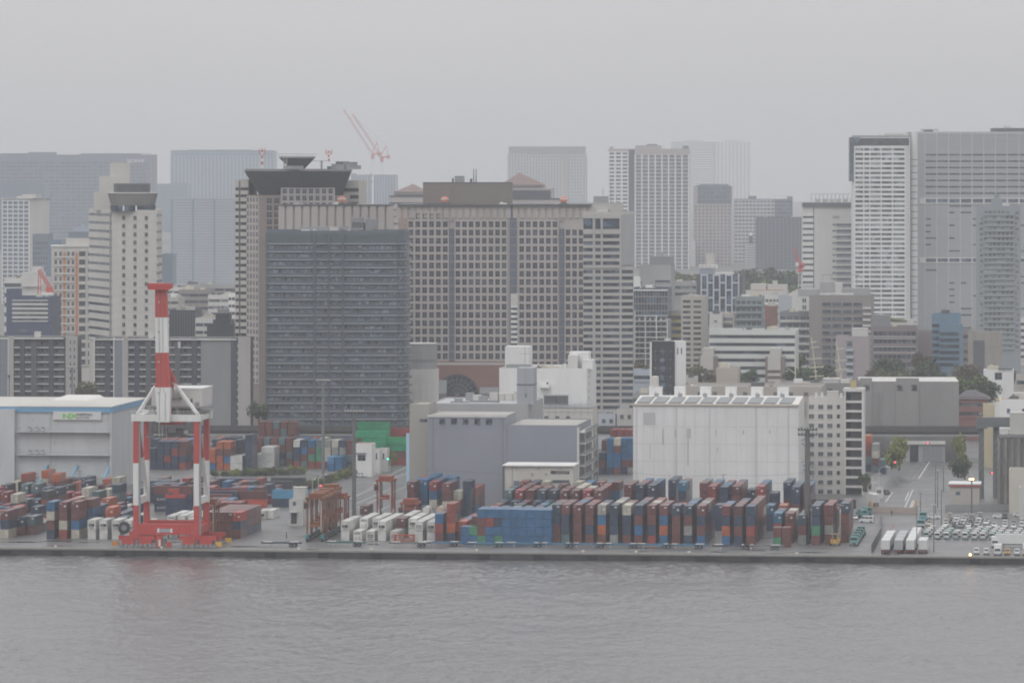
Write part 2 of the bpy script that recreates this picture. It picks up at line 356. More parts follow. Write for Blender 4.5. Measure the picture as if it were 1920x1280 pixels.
def wavy():
    from mathutils import noise as mn
    nx, ny = 400, 236; v, f = [], []
    for j in range(ny + 1):
        for i in range(nx + 1):
            x = -WX + 2 * WX * i / nx; q = edgeV0(x, 0)[1] - .02; t = j / ny; y = WY0 + (q - WY0) * t
            g = 1.0 + 1.1 * mn.noise((x * .013, y * .018, 3.0)); h = g * (.24 * mn.noise((x * .36, y * .125, 1.0)) + .27 * mn.noise((x * .8 + y * .05, y * .30, 5.0))) + .30 * mn.noise((x * .055, y * .05, 9.0))
            k = min(1, i / 6, (nx - i) / 6, j / 4, 1); v.append((x, y, -2.0 + h * k))
    for j in range(ny):
        for i in range(nx): a = j * (nx + 1) + i; f.append((a, a + 1, a + nx + 2, a + nx + 1))
    n = len(v); ql, qr = edgeV0(-WX, -2.0), edgeV0(WX, -2.0)      # calm sheets around the rippled part
    v += [(-XW, -700, -2), (XW, -700, -2), (XW, WY0, -2), (-XW, WY0, -2), wy[0], ql, wy[1], qr, (-WX, WY0, -2), (WX, WY0, -2)]
    f += [(n, n + 1, n + 2, n + 9, n + 8, n + 3), (n + 3, n + 8, n + 5, n + 4), (n + 9, n + 2, n + 6, n + 7)]
    me = bpy.data.meshes.new('water'); me.from_pydata(v, [], f); me.materials.append(WM); me.polygons.foreach_set('use_smooth', [True] * len(f)); me.update()
    o = bpy.data.objects.new('water', me); col.objects.link(o); tag(o, kind='structure')
wavy()
g0, g1 = edgeV0(-XW, 0), edgeV0(XW, 0)
f0, f1 = (-XW, 2060, 0), (XW, 2060, 0)
sheet('ground', [g0, g1, f1, f0], ASPH)
sheet('city_ground', [f0, f1, (XW, 13800, 0), (-XW, 13800, 0)], CITYG)
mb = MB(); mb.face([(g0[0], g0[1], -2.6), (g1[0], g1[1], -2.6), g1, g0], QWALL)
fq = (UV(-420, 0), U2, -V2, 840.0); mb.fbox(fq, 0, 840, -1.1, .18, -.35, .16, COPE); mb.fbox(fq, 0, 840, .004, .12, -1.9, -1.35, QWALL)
tag(mb.build('quay'), kind='structure')
def strip(mb, pts, w, m, z=.03):
    for a, b in zip(pts, pts[1:]):
        a, b = Vector(a[:2]), Vector(b[:2]); d = (b - a).normalized(); n = Vector((-d.y, d.x)) * w / 2
        mb.face([(*(a - n), z), (*(b - n), z), (*(b + n), z), (*(a + n), z)], m)
sheet('access_road', [gp(585, 1003, .02), gp(700, 1003, .02), gp(800, 868, .02), gp(842, 842, .02), gp(795, 842, .02), gp(742, 868, .02), gp(640, 915, .02)], ROADM)
sheet('street', [gp(1612, 962, .02), gp(1786, 962, .02), gp(1772, 900, .02), gp(1762, 846, .02), gp(1690, 846, .02), gp(1662, 905, .02)], ROADM)
mk = MB()
for q in ([(652, 936), (700, 915)], [(665, 945), (735, 915)], [(640, 965), (770, 908)], [(648, 985), (780, 925)], [(700, 905), (764, 874)], [(690, 915), (780, 880)]):
    strip(mk, [gp(*a) for a in q], .3, LINE)
for k in range(14): strip(mk, [gp(655 + k * 7.5, 943 - 0.0 * k), gp(659 + k * 7.5, 943)], .5, LINE)
for k in range(12): strip(mk, [gp(690 + k * 7, 905.5), gp(694 + k * 7, 905.5)], .5, LINE)
strip(mk, [gp(700, 888), gp(770, 888)], .35, LINE)
for q in ([(1696, 952), (1711.5, 918)], [(1722, 897), (1744, 863)], [(1674, 922), (1660, 941)], [(1712, 938), (1706, 951)], [(1716, 938), (1709, 951)], [(1680, 916), (1770, 917)], [(1704, 922), (1697, 938)], [(1665, 917), (1760, 917)]):
    strip(mk, [gp(*a) for a in q], .32, LINE)
for k in range(20): strip(mk, [gp(1634 + k * 7, 952.5), gp(1638 + k * 7, 952.5)], .9, LINE)
for k in range(8):
    for j in range(3): strip(mk, [gp(1700 + 12 * j + k * 3.4, 896 - k * 4.4), gp(1701.2 + 12 * j + k * 3.4, 894.4 - k * 4.4)], .15, LINE)
strip(mk, [gp(1771, 1023), gp(1858, 1023)], .4, LINE); strip(mk, [gp(1768, 1034), gp(1822, 1036)], .3, LINE)
for k in range(9): strip(mk, [gp(1753 + k * 16.6, 1013), gp(1757.5 + k * 16.6, 1002)], .18, LINE)
tag(mk.build('road_markings'), kind='structure')
mk = MB()
for V, w, m in ((2.6, .5, LINEY), (8.0, .14, LINE), (24.5, .14, LINE)):
    a, b = UV(-420, V), UV(420, V); strip(mk, [a, b], w, m)
for U0, U1, V in ((-74, -20, 30), (-60, -18, 40), (-62, -10, 33), (105, 120, 60)): strip(mk, [UV(U0, V), UV(U1, V)], .2, LINE)
for k in range(9): strip(mk, [UV(-74 + k * 6, 33), UV(-70 + k * 6, 75)], .14, LINE)
tag(mk.build('apron_markings'), kind='structure')
# puddles: standing water on the apron
PUD = mat('puddle_water', (.05, .05, .055), .05, .05, .5); mk = MB(); rg = random.Random(5)
for i in range(46):
    U, V = rg.uniform(-150, 150), rg.choice([rg.uniform(5, 30), rg.uniform(5, 70)])
    if V > 31 and not -72 < U < -20: continue
    p = UV(U, V); rx, ry = rg.uniform(2, 7), rg.uniform(.6, 2.2); ph = rg.uniform(0, 6)
    mk.face([(p.x + rx * math.cos(a) * (1 + .3 * math.sin(3 * a + ph)), p.y + ry * math.sin(a) * (1 + .3 * math.cos(2 * a + ph)), .045 + .0007 * i) for a in [k * math.pi / 9 for k in range(18)]], PUD)
tag(mk.build('puddles'), kind='stuff')
# fenders on the quay wall
RUB = mat('fender_rubber', (.012, .012, .014), .8, .2, 1.0); me = MB(); me.box(-1.5, 1.5, -.62, -.125, -1.85, -.42, RUB); me.box(-1.2, 1.2, -.74, -.62, -1.7, -.55, RUB); me = me.mesh('rubber_fender')
for i in range(22):
    p = UV(-165 + i * 15.7, -.0); o = obj('rubber_fender', me, None, (p.x, p.y, 0), -A)
    tag(o, 'black rubber fender on the dark quay wall above the water', 'fender', 'rubber fenders along the quay wall')
BOL = mat('bollard_cream', (.62, .56, .46), .5, .1, 1.0); me = MB(); me.cyl((0, 0), .28, .16, .55, BOL, 10); me.cyl((0, 0), .5, .55, .85, BOL, 10, .38); me = me.mesh('mooring_bollard')
for i, px in enumerate((104, 303, 560, 697, 894, 1093, 1193, 1292, 1494)):
    U = px2U(px, .7); p = UV(U, .7); o = obj('mooring_bollard', me, None, (p.x, p.y, 0), 0)
    tag(o, 'small pale mooring bollard standing on the quay edge', 'bollard', 'mooring bollards along the quay edge')
# ------------------------------------------------------------------ the air
hm = bpy.data.materials.new('haze_air'); hm.use_nodes = True; t = hm.node_tree; t.nodes.remove(t.nodes['Principled BSDF'])
pv = t.nodes.new('ShaderNodeVolumePrincipled'); pv.inputs['Color'].default_value = (.81, .833, .875, 1); pv.inputs['Density'].default_value = HAZE; pv.inputs['Anisotropy'].default_value = 0.0
t.links.new(pv.outputs[0], t.nodes['Material Output'].inputs['Volume'])
mb = MB(); mb.box(-3500, 3500, -900, 14000, -3.6, 188, hm); hz = mb.build('haze'); tag(hz, kind='stuff')
# ------------------------------------------------------------------ far towers
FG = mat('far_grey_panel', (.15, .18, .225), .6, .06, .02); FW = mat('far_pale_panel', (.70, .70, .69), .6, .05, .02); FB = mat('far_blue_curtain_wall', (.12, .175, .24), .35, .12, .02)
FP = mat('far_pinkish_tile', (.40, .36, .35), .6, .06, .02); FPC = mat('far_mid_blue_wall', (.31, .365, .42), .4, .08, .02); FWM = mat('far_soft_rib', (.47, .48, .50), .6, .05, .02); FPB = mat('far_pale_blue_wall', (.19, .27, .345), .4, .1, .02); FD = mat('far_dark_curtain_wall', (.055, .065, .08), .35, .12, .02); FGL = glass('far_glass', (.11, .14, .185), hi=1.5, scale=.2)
def hstripes(b, k, n, z0, z1, t=.5, m=None, proud=.4):
    fr = b.fr(k)
    for j in range(n + 1):
        z = z0 + (z1 - z0) * j / n; b.wall.fbox(fr, .02, fr[3] - .02, 0, proud, z - t / 2, z + t / 2, m or b.wm)
def vstripes(b, k, n, z0, z1, t=.5, m=None, proud=.5, s0=0, s1=None):
    fr = b.fr(k); s1 = fr[3] if s1 is None else s1
    for j in range(n + 1):
        x = s0 + (s1 - s0) * j / n; b.wall.fbox(fr, x - t / 2, x + t / 2, 0, proud, z0, z1, m or b.wm)
# long glass headquarters with the roof sign
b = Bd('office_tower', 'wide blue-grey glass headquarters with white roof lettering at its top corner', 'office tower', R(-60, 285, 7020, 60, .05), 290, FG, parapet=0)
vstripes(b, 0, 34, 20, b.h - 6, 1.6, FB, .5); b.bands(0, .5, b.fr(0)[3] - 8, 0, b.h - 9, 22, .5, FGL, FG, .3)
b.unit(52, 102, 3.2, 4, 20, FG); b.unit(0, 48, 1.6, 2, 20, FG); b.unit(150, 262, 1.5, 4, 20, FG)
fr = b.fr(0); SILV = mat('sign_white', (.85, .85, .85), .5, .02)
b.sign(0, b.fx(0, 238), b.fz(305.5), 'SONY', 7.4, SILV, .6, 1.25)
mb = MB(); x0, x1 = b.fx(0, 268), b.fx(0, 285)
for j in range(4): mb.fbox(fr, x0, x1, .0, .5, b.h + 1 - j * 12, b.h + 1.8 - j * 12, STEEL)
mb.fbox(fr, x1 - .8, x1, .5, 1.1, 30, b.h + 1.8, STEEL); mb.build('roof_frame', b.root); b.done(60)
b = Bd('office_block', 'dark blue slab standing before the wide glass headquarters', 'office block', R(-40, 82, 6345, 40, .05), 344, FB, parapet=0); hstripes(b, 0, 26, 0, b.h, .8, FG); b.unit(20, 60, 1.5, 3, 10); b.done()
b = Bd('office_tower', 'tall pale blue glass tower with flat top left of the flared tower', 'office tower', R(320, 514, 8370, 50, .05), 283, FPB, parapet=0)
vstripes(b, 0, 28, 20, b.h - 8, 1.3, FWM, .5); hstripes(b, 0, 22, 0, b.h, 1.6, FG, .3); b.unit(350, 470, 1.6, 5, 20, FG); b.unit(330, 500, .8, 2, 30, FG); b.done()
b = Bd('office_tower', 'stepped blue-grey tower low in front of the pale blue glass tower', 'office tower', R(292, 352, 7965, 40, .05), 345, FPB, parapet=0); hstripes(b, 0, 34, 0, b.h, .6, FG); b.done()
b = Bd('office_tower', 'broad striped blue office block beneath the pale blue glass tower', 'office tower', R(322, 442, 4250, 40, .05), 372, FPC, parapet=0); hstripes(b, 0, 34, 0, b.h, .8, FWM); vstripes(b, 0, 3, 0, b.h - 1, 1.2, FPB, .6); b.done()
b = Bd('office_block', 'slim dark blue block between the cream hat tower and the broad striped block', 'office block', R(303, 324, 4000, 24, .05), 478, FB); hstripes(b, 0, 16, 0, b.h, .5, FG); b.done()
# pale tower, far centre right
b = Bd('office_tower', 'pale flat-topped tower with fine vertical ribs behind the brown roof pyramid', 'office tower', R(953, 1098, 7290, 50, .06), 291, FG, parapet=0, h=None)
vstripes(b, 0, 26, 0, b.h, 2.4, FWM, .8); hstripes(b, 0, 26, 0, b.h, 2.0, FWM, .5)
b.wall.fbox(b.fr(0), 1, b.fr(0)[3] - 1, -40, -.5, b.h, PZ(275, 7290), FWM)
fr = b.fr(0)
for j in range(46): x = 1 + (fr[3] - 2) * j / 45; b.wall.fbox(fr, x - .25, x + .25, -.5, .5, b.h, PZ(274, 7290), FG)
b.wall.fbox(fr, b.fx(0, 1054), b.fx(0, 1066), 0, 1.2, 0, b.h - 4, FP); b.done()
# apartment tower with white ribs
b = Bd('apartment_tower', 'tall greyish apartment tower with white vertical ribs and notched dark strip', 'apartment tower', R(1141, 1292, 5265, 40, .06), 279, FP, parapet=0)
fr = b.fr(0); fx = lambda p: b.fx(0, p)
b.grid(0, fx(1141), fx(1178), 0, b.h - 3, 3, 31, .72, .55, .6, FGL, FW); b.wall.fbox(fr, fx(1179), fx(1190), 0, .15, 0, b.h - 1, FD)
b.grid(0, fx(1191), fx(1292) - .05, 0, b.h - 6, 8, 31, .82, .58, .5, FGL, FP); vstripes(b, 0, 8, 0, b.h - 6, 1.3, FW, .9, fx(1191), fx(1292) - .4)
b.unit(1191, 1240, 3.2, 1, 20, FP); b.unit(1143, 1150, 2, 1, 10, FP); b.unit(1280, 1291, 2.6, 1, 10, FG); b.unit(1212, 1232, 1.4, 6, 6, FG, z=b.h + 3.2); b.mast(1245, 6); b.done(40)
b = Bd('apartment_tower', 'slim wing with blue-grey balconies attached behind the ribbed apartment tower', 'apartment tower', R(1290, 1304, 5400, 25, .06), 452, FG, parapet=0); hstripes(b, 0, 24, 0, b.h, 1.0, FW); b.done()
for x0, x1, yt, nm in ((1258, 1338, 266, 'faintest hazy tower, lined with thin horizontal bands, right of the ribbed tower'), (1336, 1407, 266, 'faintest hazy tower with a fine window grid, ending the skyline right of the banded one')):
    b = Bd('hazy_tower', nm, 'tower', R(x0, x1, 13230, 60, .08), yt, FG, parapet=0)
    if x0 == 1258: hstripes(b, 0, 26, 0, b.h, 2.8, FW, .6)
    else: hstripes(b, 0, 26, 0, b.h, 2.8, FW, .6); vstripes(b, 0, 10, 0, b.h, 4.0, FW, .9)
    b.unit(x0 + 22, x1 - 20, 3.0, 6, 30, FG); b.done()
b = Bd('apartment_tower', 'pinkish mid-height tower with a grey crown behind the dark striped block', 'apartment tower', R(1300, 1372, 5430, 34, .06), 349, FP, parapet=0)
fx = lambda p: b.fx(0, p); b.grid(0, fx(1301), fx(1371), 0, b.fz(384), 10, 18, .5, .5, .4, FGL, FP); b.grid(0, fx(1308), fx(1371), b.fz(382), b.h, 8, 4, .7, .6, .6, FGL, FG)
b.unit(1312, 1366, 1.8, 2, 12, FG); b.unit(1305, 1318, 1.0, 5, 12, FG); b.done(40)
b = Bd('apartment_tower', 'wide grey apartment slab with stepped roof behind the dark striped block', 'apartment tower', R(1376, 1486, 5560, 40, .06), 373, FG, parapet=0)
fx = lambda p: b.fx(0, p); b.grid(0, fx(1377), fx(1452), 0, b.h - 1, 11, 17, .75, .55, .5, FGL, FWM); b.bands(0, fx(1453), fx(1485), 0, b.h - 1, 17, .5, FGL, FG, .5)
b.unit(1450, 1476, 4.5, 2, 20, FW); b.unit(1403, 1418, 3, 4, 10, FG); b.unit(1476, 1486, 2.5, 2, 20, FG); b.done(40)
b = Bd('office_block', 'dark charcoal office block with thin vertical fins left of the pale sign building', 'office block', R(1417, 1506, 5265, 40, .06), 409, FD, parapet=.8)
vstripes(b, 0, 12, 0, b.h - 1, .8, FG, .5); hstripes(b, 0, 16, 0, b.h - 1, .5, FG, .25); b.clutter(7, 41, 1.6); b.done()
b = Bd('office_block', 'small pale round-topped office block left of the dark finned block', 'office block', R(1398, 1417, 5332, 12, .06), 458, FW, parapet=.5); hstripes(b, 0, 9, 0, b.h - 1, .7, FG, .3)
mb = MB(); q = b.fr(0)[0] + b.fr(0)[1] * 5.5 - b.fr(0)[2] * 4; mb.cyl((q.x, q.y), 2.2, b.h, b.h + 9, FD, 12); mb.cyl((q.x, q.y), 2.0, b.h + 9, b.h + 13, FW, 12, .5); mb.build('roof_tank', b.root); b.done()
# the two brown pyramid roofs behind the pink complex
def pyr(px0, px1, yt, ye, pk, Y, label, tiers):
    b = Bd('pyramid_tower', label, 'office tower', R(tiers[0][0], tiers[0][1], Y, 40, .05), tiers[0][2], FP, parapet=0)
    hstripes(b, 0, 20, 0, b.h, .9, FD, .4); z = b.h
    mr_ = mat('pyramid_roof_brown', (.20, .135, .125), .6, .08, .05)
    for (a0, a1, yy) in tiers[1:]:
        z1 = PZ(yy, Y); mb = MB(); mb.fbox(b.fr(0), b.fx(0, a0), b.fx(0, a1), -34, -3, z, z1, FP); mb.fbox(b.fr(0), b.fx(0, a0) + 1, b.fx(0, a1) - 1, -3, -2.6, z + .6, z1 - 1.6, FD); mb.build('upper_storey', b.root); z = z1
    fr = b.fr(0); P = lambda x, n: (lambda q: (q.x, q.y, z))(fr[0] + fr[1] * b.fx(0, x) + fr[2] * n)
    q = fr[0] + fr[1] * b.fx(0, pk) - fr[2] * 18; ap = (q.x, q.y, PZ(yt, Y)); c = [P(px0, -2), P(px1, -2), P(px1, -36), P(px0, -36)]
    mb = MB()
    for i in range(4): mb.face([c[i], c[(i + 1) % 4], ap], mr_)
    mb.build('pyramid_roof', b.root); b.done()
pyr(937, 1021, 324, 347, 971, 3335, 'tower with a low brown pyramid roof behind the pink complex centre', [(940, 1052, 373), (942, 1035, 352), (946, 1020, 347)])
pyr(738, 797, 345, 360, 771, 3335, 'smaller brown pyramid roof tower left of the brown mechanical penthouse', [(730, 800, 368), (736, 797, 360)])
# construction site with two luffing cranes
b = Bd('building_under_construction', 'netted building under construction with two pink tower cranes on top', 'construction site', R(658, 742, 8100, 50, .05), 328, FB, parapet=0)
vstripes(b, 0, 16, 0, b.h, .5, FW, .5); hstripes(b, 0, 14, 0, b.h, .7, FG, .3); fr = b.fr(0); b.wall.fbox(fr, b.fx(0, 697), b.fx(0, 701), 0, 1.5, 0, b.h + 2, FW); b.wall.fbox(fr, .5, 8, -8, -.5, b.h, b.h + 2.5, FG); b.done()
CR = mat('tower_crane_red', (.55, .10, .09), .5, .05); ZR = b.h
def lattice(mb, a, c, w, m, n, t):
    a, c = Vector(a), Vector(c); d = (c - a).normalized(); up = Vector((0, 0, 1)) if abs(d.z) < .9 else Vector((0, 1, 0)); x = d.cross(up).normalized() * w / 2; y = x.cross(d).normalized() * w / 2
    cs = [x + y, x - y, -x - y, -x + y]
    for q in cs: mb.bar(a + q, c + q, t, m)
    for i in range(n):
        p, r = a.lerp(c, i / n), a.lerp(c, (i + 1) / n)
        for j in range(4): mb.bar(p + cs[j], r + cs[(j + 1) % 4], t * .7, m)
def luffer(name, label, pb, yb, ym, pt, yt, Y, w, pk, yk, pc, gr=None, zb=None, counter=None):
    z0, zm, zt = (zb if zb is not None else PZ(yb, Y)), PZ(ym, Y), PZ(yt, Y); X0, XT, XK, XC = PX(pb, Y), PX(pt, Y), PX(pk, Y), PX(pc, Y)
    r = empty(name, (X0, Y, z0), label, 'crane', gr); k = w
    mb = MB(); lattice(mb, (X0, Y, z0), (X0, Y, zm), k * 1.3, CWHITE, 8, k * .22); mb.build('mast', r)
    mb = MB(); mb.box(X0 - k, X0 + k, Y - k, Y + k, zm - k * 2.5, zm + k * .6, CR); mb.build('slewing_ring', r)
    mb = MB(); mb.box(min(X0, XC), max(X0, XC), Y - k * .8, Y + k * .8, zm, zm + k * .9, CR); mb.build('counter_jib', r)
    mb = MB(); mb.box(XC - k * 1.1, XC + k * 1.1, Y - k, Y + k, zm - k * .5, zm + k * 1.6, counter or CR); mb.build('counterweight', r)
    mb = MB(); mb.box(X0 - k * 2.0, X0 - k * .7, Y - k * 1.3, Y - k * .4, zm + k * .2, zm + k * 2.0, CWHITE); mb.build('cab', r)
    mb = MB(); mb.bar((X0 - k * .5, Y, zm + k), (XK, Y, PZ(yk, Y)), k * .45, CR); mb.bar((XC, Y, zm + k), (XK, Y, PZ(yk, Y)), k * .35, CR); mb.build('a_frame', r)
    mb = MB(); lattice(mb, (X0 - k * .8, Y, zm + k), (XT, Y, zt), k * 1.0, CR, 16, k * .2); mb.build('jib', r)
    mb = MB(); mb.bar((XK, Y, PZ(yk, Y)), (X0 + (XT - X0) * .85, Y, zm + (zt - zm) * .87), k * .12, STEEL); mb.build('pendant_rope', r)
luffer('tower_crane', 'left pink tower crane on the netted building, jib raised steeply', 699, 328, 290, 645, 206, 8112, 2.7, 707, 267, 711, zb=ZR - 1)
luffer('tower_crane', 'right pink tower crane on the netted building, slightly lower', 716, 328, 296, 661, 214, 8118, 2.7, 724, 273, 728, zb=ZR - 1)
# pale sign building and the tall towers on the right
b = Bd('office_building', 'pale office building with dark blue roof sign letters and striped corner', 'office building', R(1505, 1640, 3427, 40, .04), 388, PALE, parapet=0)
fr = b.fr(0); fx = lambda p: b.fx(0, p); b.bands(0, .1, fx(1525), b.fz(535), b.fz(396) - 2, 12, .36, G, WHITE, .4); b.wall.fbox(fr, fx(1525), fx(1526.5), 0, .1, 0, b.h - .1, DARK)
b.wall.fbox(fr, .02, fr[3], 0, 1.2, b.h - .01, b.fz(380), DARK); b.wall.fbox(fr, .04, fr[3] - .04, -38, -.01, b.h, b.fz(380.3), DARK)
for j in range(12): z = b.fz(421.5 + 11.3 * j); b.win(0, fx(1591), z, fx(1614) - fx(1568), 1.7, G, .0, 'window_band'); b.win(0, fx(1591), z - 1.5, fx(1614) - fx(1568), .5, GB, .0, 'window_band'); b.win(0, fx(1564), z, 2.2, 1.4, GL, .0, 'window_band')
b.sign(0, fx(1560), b.fz(409.5), 'ABB', 2.5, mat('sign_navy', (.06, .08, .16), .5, .02), .06, 1.15)
mb = MB(); z0, z1 = b.fz(380), b.fz(363)
for j in range(13):
    x = fx(1522) + (fx(1612) - fx(1522)) * j / 12
    for n in (-2, -14): mb.fbox(fr, x - .15, x + .15, n - .3, n, z0, z1, CREAM)
    mb.fbox(fr, x - .12, x + .12, -14, -2, z1 - .4, z1 - .1, CREAM)
for z in (z0 + 2.2, z1 - .2): mb.fbox(fr, fx(1520), fx(1612), -2.05, -1.9, z - .15, z + .15, CREAM)
mb.build('roof_screen_frame', b.root)
mb = MB()
for j in range(6): mb.fbox(fr, fx(1530 + j * 13), fx(1538 + j * 13), -11, -5, z0, z0 + 2.6, PALE)
mb.build('rooftop_unit', b.root); b.done()
b = Bd('office_tower', 'tall white grid tower with dark glazed top floor and corner, beside the louvred tower', 'office tower', R(1600, 1706, 3369, 40, .03), 258, WHITE, parapet=0)
fr = b.fr(0); fx = lambda p: b.fx(0, p); zt = b.fz(273); z1 = b.fz(276); nz = 40; ch = 8.83 * fr[0].y / F
cols = [(1604, 1618.3), (1620.5, 1630), (1632, 1651.3), (1653, 1672.3), (1674.5, 1696)]
xs = [1602] + [(a[1] + c[0]) / 2 for a, c in zip(cols, cols[1:])] + [1697.5]
for p in xs: b.wall.fbox(fr, fx(p) - .35, fx(p) + .35, 0, .6, z1 - nz * ch, z1, WHITE)
for j in range(nz + 1): b.wall.fbox(fr, fx(1602), fx(1697.5), 0, .5, z1 - j * ch - .75, z1 - j * ch + .75, WHITE)
CURT = glass('curtained_glass', (.06, .068, .072), lo=.6, hi=6.5, scale=.22)
for j in range(nz):
    for a0, a1 in cols: b.win(0, (fx(a0) + fx(a1)) / 2, z1 - (j + .5) * ch, fx(a1) - fx(a0), ch - 1.45, CURT)
b.wall.fbox(fr, fx(1612), fr[3] - .5, 0, .3, zt, b.h - .4, GD); b.wall.fbox(fr, fx(1600.5), fx(1612), 0, .8, zt - .1, b.h, GB)
mb = MB(); mb.fbox(fr, -2.6, .3, -14, .9, b.fz(340), b.h + .1, GB)
for j in range(12): z = b.fz(340) + (b.h - b.fz(340)) * j / 12; mb.fbox(fr, -2.7, .4, -14.1, 1.0, z, z + .5, DARK)
mb.build('corner_glazing', b.root)
for j in range(nz * 2): b.wall.fbox(fr, fx(1698), fx(1705), 0, .25, z1 - j * ch / 2 - .3, z1 - j * ch / 2, STEEL)
b.wall.fbox(fr, .1, fr[3], -30, -1, b.h, b.h + 1.4, STEEL); b.unit(1660, 1704, 2.5, 5, 15, PALE); b.unit(1612, 1640, 1.3, 5, 15, PALE); b.mast(1650, 3.5); b.mast(1690, 3); b.done()
LOUV = mat('louvre_grey', (.40, .41, .42), .6, .05, .05)
b = Bd('office_tower', 'tallest wide grey louvred tower with white horizontal service bands at the frame edge', 'office tower', R(1706, 1960, 3392, 50, .03), 247, LOUV, parapet=0)
fr = b.fr(0); fx = lambda p: b.fx(0, p); b.wall.fbox(fr, 0.02, fx(1707), 0, 1.0, 0, b.h + .4, PALE)
mb = MB(); q = fr[0] + fr[1] * fx(1714.5) + fr[2] * .5; ch = 12.15 * fr[0].y / F
for j in range(32):
    z = b.fz(288) - j * ch; mb.cyl((q.x, q.y), 2.25, z - ch + .45, z, WHITE, 14); mb.cyl((q.x, q.y), 1.9, z - ch + .0, z - ch + .46, DARK, 12)
mb.cyl((q.x, q.y), 2.25, b.fz(288) + .1, b.h, WHITE, 14); mb.build('corner_column', b.root)
c0 = fx(1725); ch2 = 12.0 * fr[0].y / F / 4
for j in range(140): z = b.h - 1.5 - j * ch2; b.wall.fbox(fr, c0, fr[3], 0, .28 if j % 4 else .45, z - .26, z + .22, LOUV)
for j in range(9): x = fx(1734.5 + 22 * j); b.wall.fbox(fr, x - .22, x + .22, 0, .6, 0, b.h, PALE)
rg = random.Random(9)
for j in range(40):
    y = 290.5 + 12.0 * j
    if 364 < y < 386 or 476 < y < 500: continue
    for i in range(9):
        if y < 375 or rg.random() < .22:
            a0, a1 = fx(1735.5 + 22 * i), fx(1755.5 + 22 * i)
            if y > 375 and rg.random() < .5: a1 = (a0 + a1) / 2
            b.win(0, (a0 + a1) / 2, b.fz(y), a1 - a0, .95, G, .3)
for y0, y1 in ((372.5, 380.5), (484, 491.5)):
    b.wall.fbox(fr, c0 - 1, fr[3], 0, .8, b.fz(y0), b.fz(y0 - 1.2), WHITE); b.wall.fbox(fr, c0 - 1, fr[3], 0, .8, b.fz(y1 + 1.2), b.fz(y1), WHITE); b.wall.fbox(fr, c0, fr[3], 0, .55, b.fz(y1), b.fz(y0), PALE)
    for i in range(9): b.win(0, (fx(1736) + fx(1755)) / 2 + i * (fx(1757) - fx(1735)), (b.fz(y0) + b.fz(y1)) / 2, fx(1755) - fx(1736), b.fz(y0) - b.fz(y1) - .3, GB, .55, 'service_window')
b.unit(1729, 1762, 1.0, 5, 14, PALE, z=b.h + .6); b.unit(1733, 1750, .9, 4, 14, DARK); b.unit(1862, 1950, 2.2, 5, 24, DARK); b.unit(1884, 1896, 1.3, 5, 8, PALE, z=b.h + 2.2); b.done()
GRT = mat('grey_green_render', (.255, .285, .305), .7, .05, .1)
b = Bd('apartment_tower', 'grey-green apartment tower with many balconies in front of the louvred tower', 'apartment tower', R(1836, 1914, 2650, 26, .03), 388, GRT, parapet=.6)
fr = b.fr(0); fx = lambda p: b.fx(0, p); ch = 10.05 * fr[0].y / F; nz = 26; zt = b.fz(394)
b.balc(0, fx(1845), fx(1902), zt - nz * ch, zt, nz, .7, .9, .2, GREY, mat('balcony_glass_green', (.25, .29, .30), .3, .1, .4)); rg = random.Random(4)
for j in range(nz):
    for i in range(7):
        if rg.random() < .85: b.win(0, fx(1848.5 + 8.1 * i), zt - (j + .45) * ch, 1.5, 1.7, CURT)
    for p in (1838.5, 1841.5, 1905, 1908.5):
        if rg.random() < .75: b.win(0, fx(p), zt - (j + .5) * ch, .6, 1.2, G)
b.unit(1861, 1880, 4.2, 3, 8, GRT); b.unit(1866, 1875, 2.0, 4, 4, GRT, z=b.h + 4.4); b.unit(1880, 1893, 1.8, 3, 8, PALE); b.mast(1870, 5, z=b.h + 6); b.done()
# ------------------------------------------------------------------ middle distance, left half
def pts(*q): return [Vector((PX(px, Y), Y)) for px, Y in q]
b = Bd('apartment_tower', 'pale apartment tower with blank white side wall and flat overhanging roof', 'apartment tower', R(5, 55, 4000, 30, .45), 374, FB, parapet=0)
hstripes(b, 0, 24, 0, b.h - 1, .9, FW, .6); vstripes(b, 0, 5, 0, b.h - 1, .7, FW, .8)
b.wall.face([(q[0], q[1], q[2]) for q in [(*(b.p[1] + b.fr(1)[2] * .1), 0), (*(b.p[2] + b.fr(1)[2] * .1), 0), (*(b.p[2] + b.fr(1)[2] * .1), b.h), (*(b.p[1] + b.fr(1)[2] * .1), b.h)]], PALE)
L1 = b.fr(1)[3]; b.punch(1, [L1 * .72], [b.fz(381 + 14.5 * j) for j in range(7)], 1.6, 1.8); b.bands(1, 2, L1 * .5, b.fz(433), b.fz(428), 1, .7, G, PALE, .2)
mb = MB(); mb.fbox(b.fr(0), -1, b.fr(0)[3] + 1, -31, 1, b.h, b.h + .8, CREAM); mb.fbox(b.fr(1), -1, L1 + 1, -20, 1, b.h + .001, b.h + .79, CREAM); mb.build('roof_slab', b.root)
b.unit(36, 62, 3, 4, 9, CREAM, z=b.h + .8); b.unit(26, 36, 1.6, 4, 9, CREAM, z=b.h + .8); b.done(60)
b = Bd('office_block', 'small grey gridded office block between the pale tower and the dark one', 'office block', R(61, 90, 3800, 20, .1), 441, FG); b.grid(0, .2, b.fr(0)[3] - .2, 0, b.h - 4, 6, 14, .55, .55, .4, FGL, FG); b.done(30)
b = Bd('office_block', 'plain dark blue block squeezed left of the orange striped apartments', 'office block', R(90, 114, 3700, 20, .1), 453, FB); b.done()
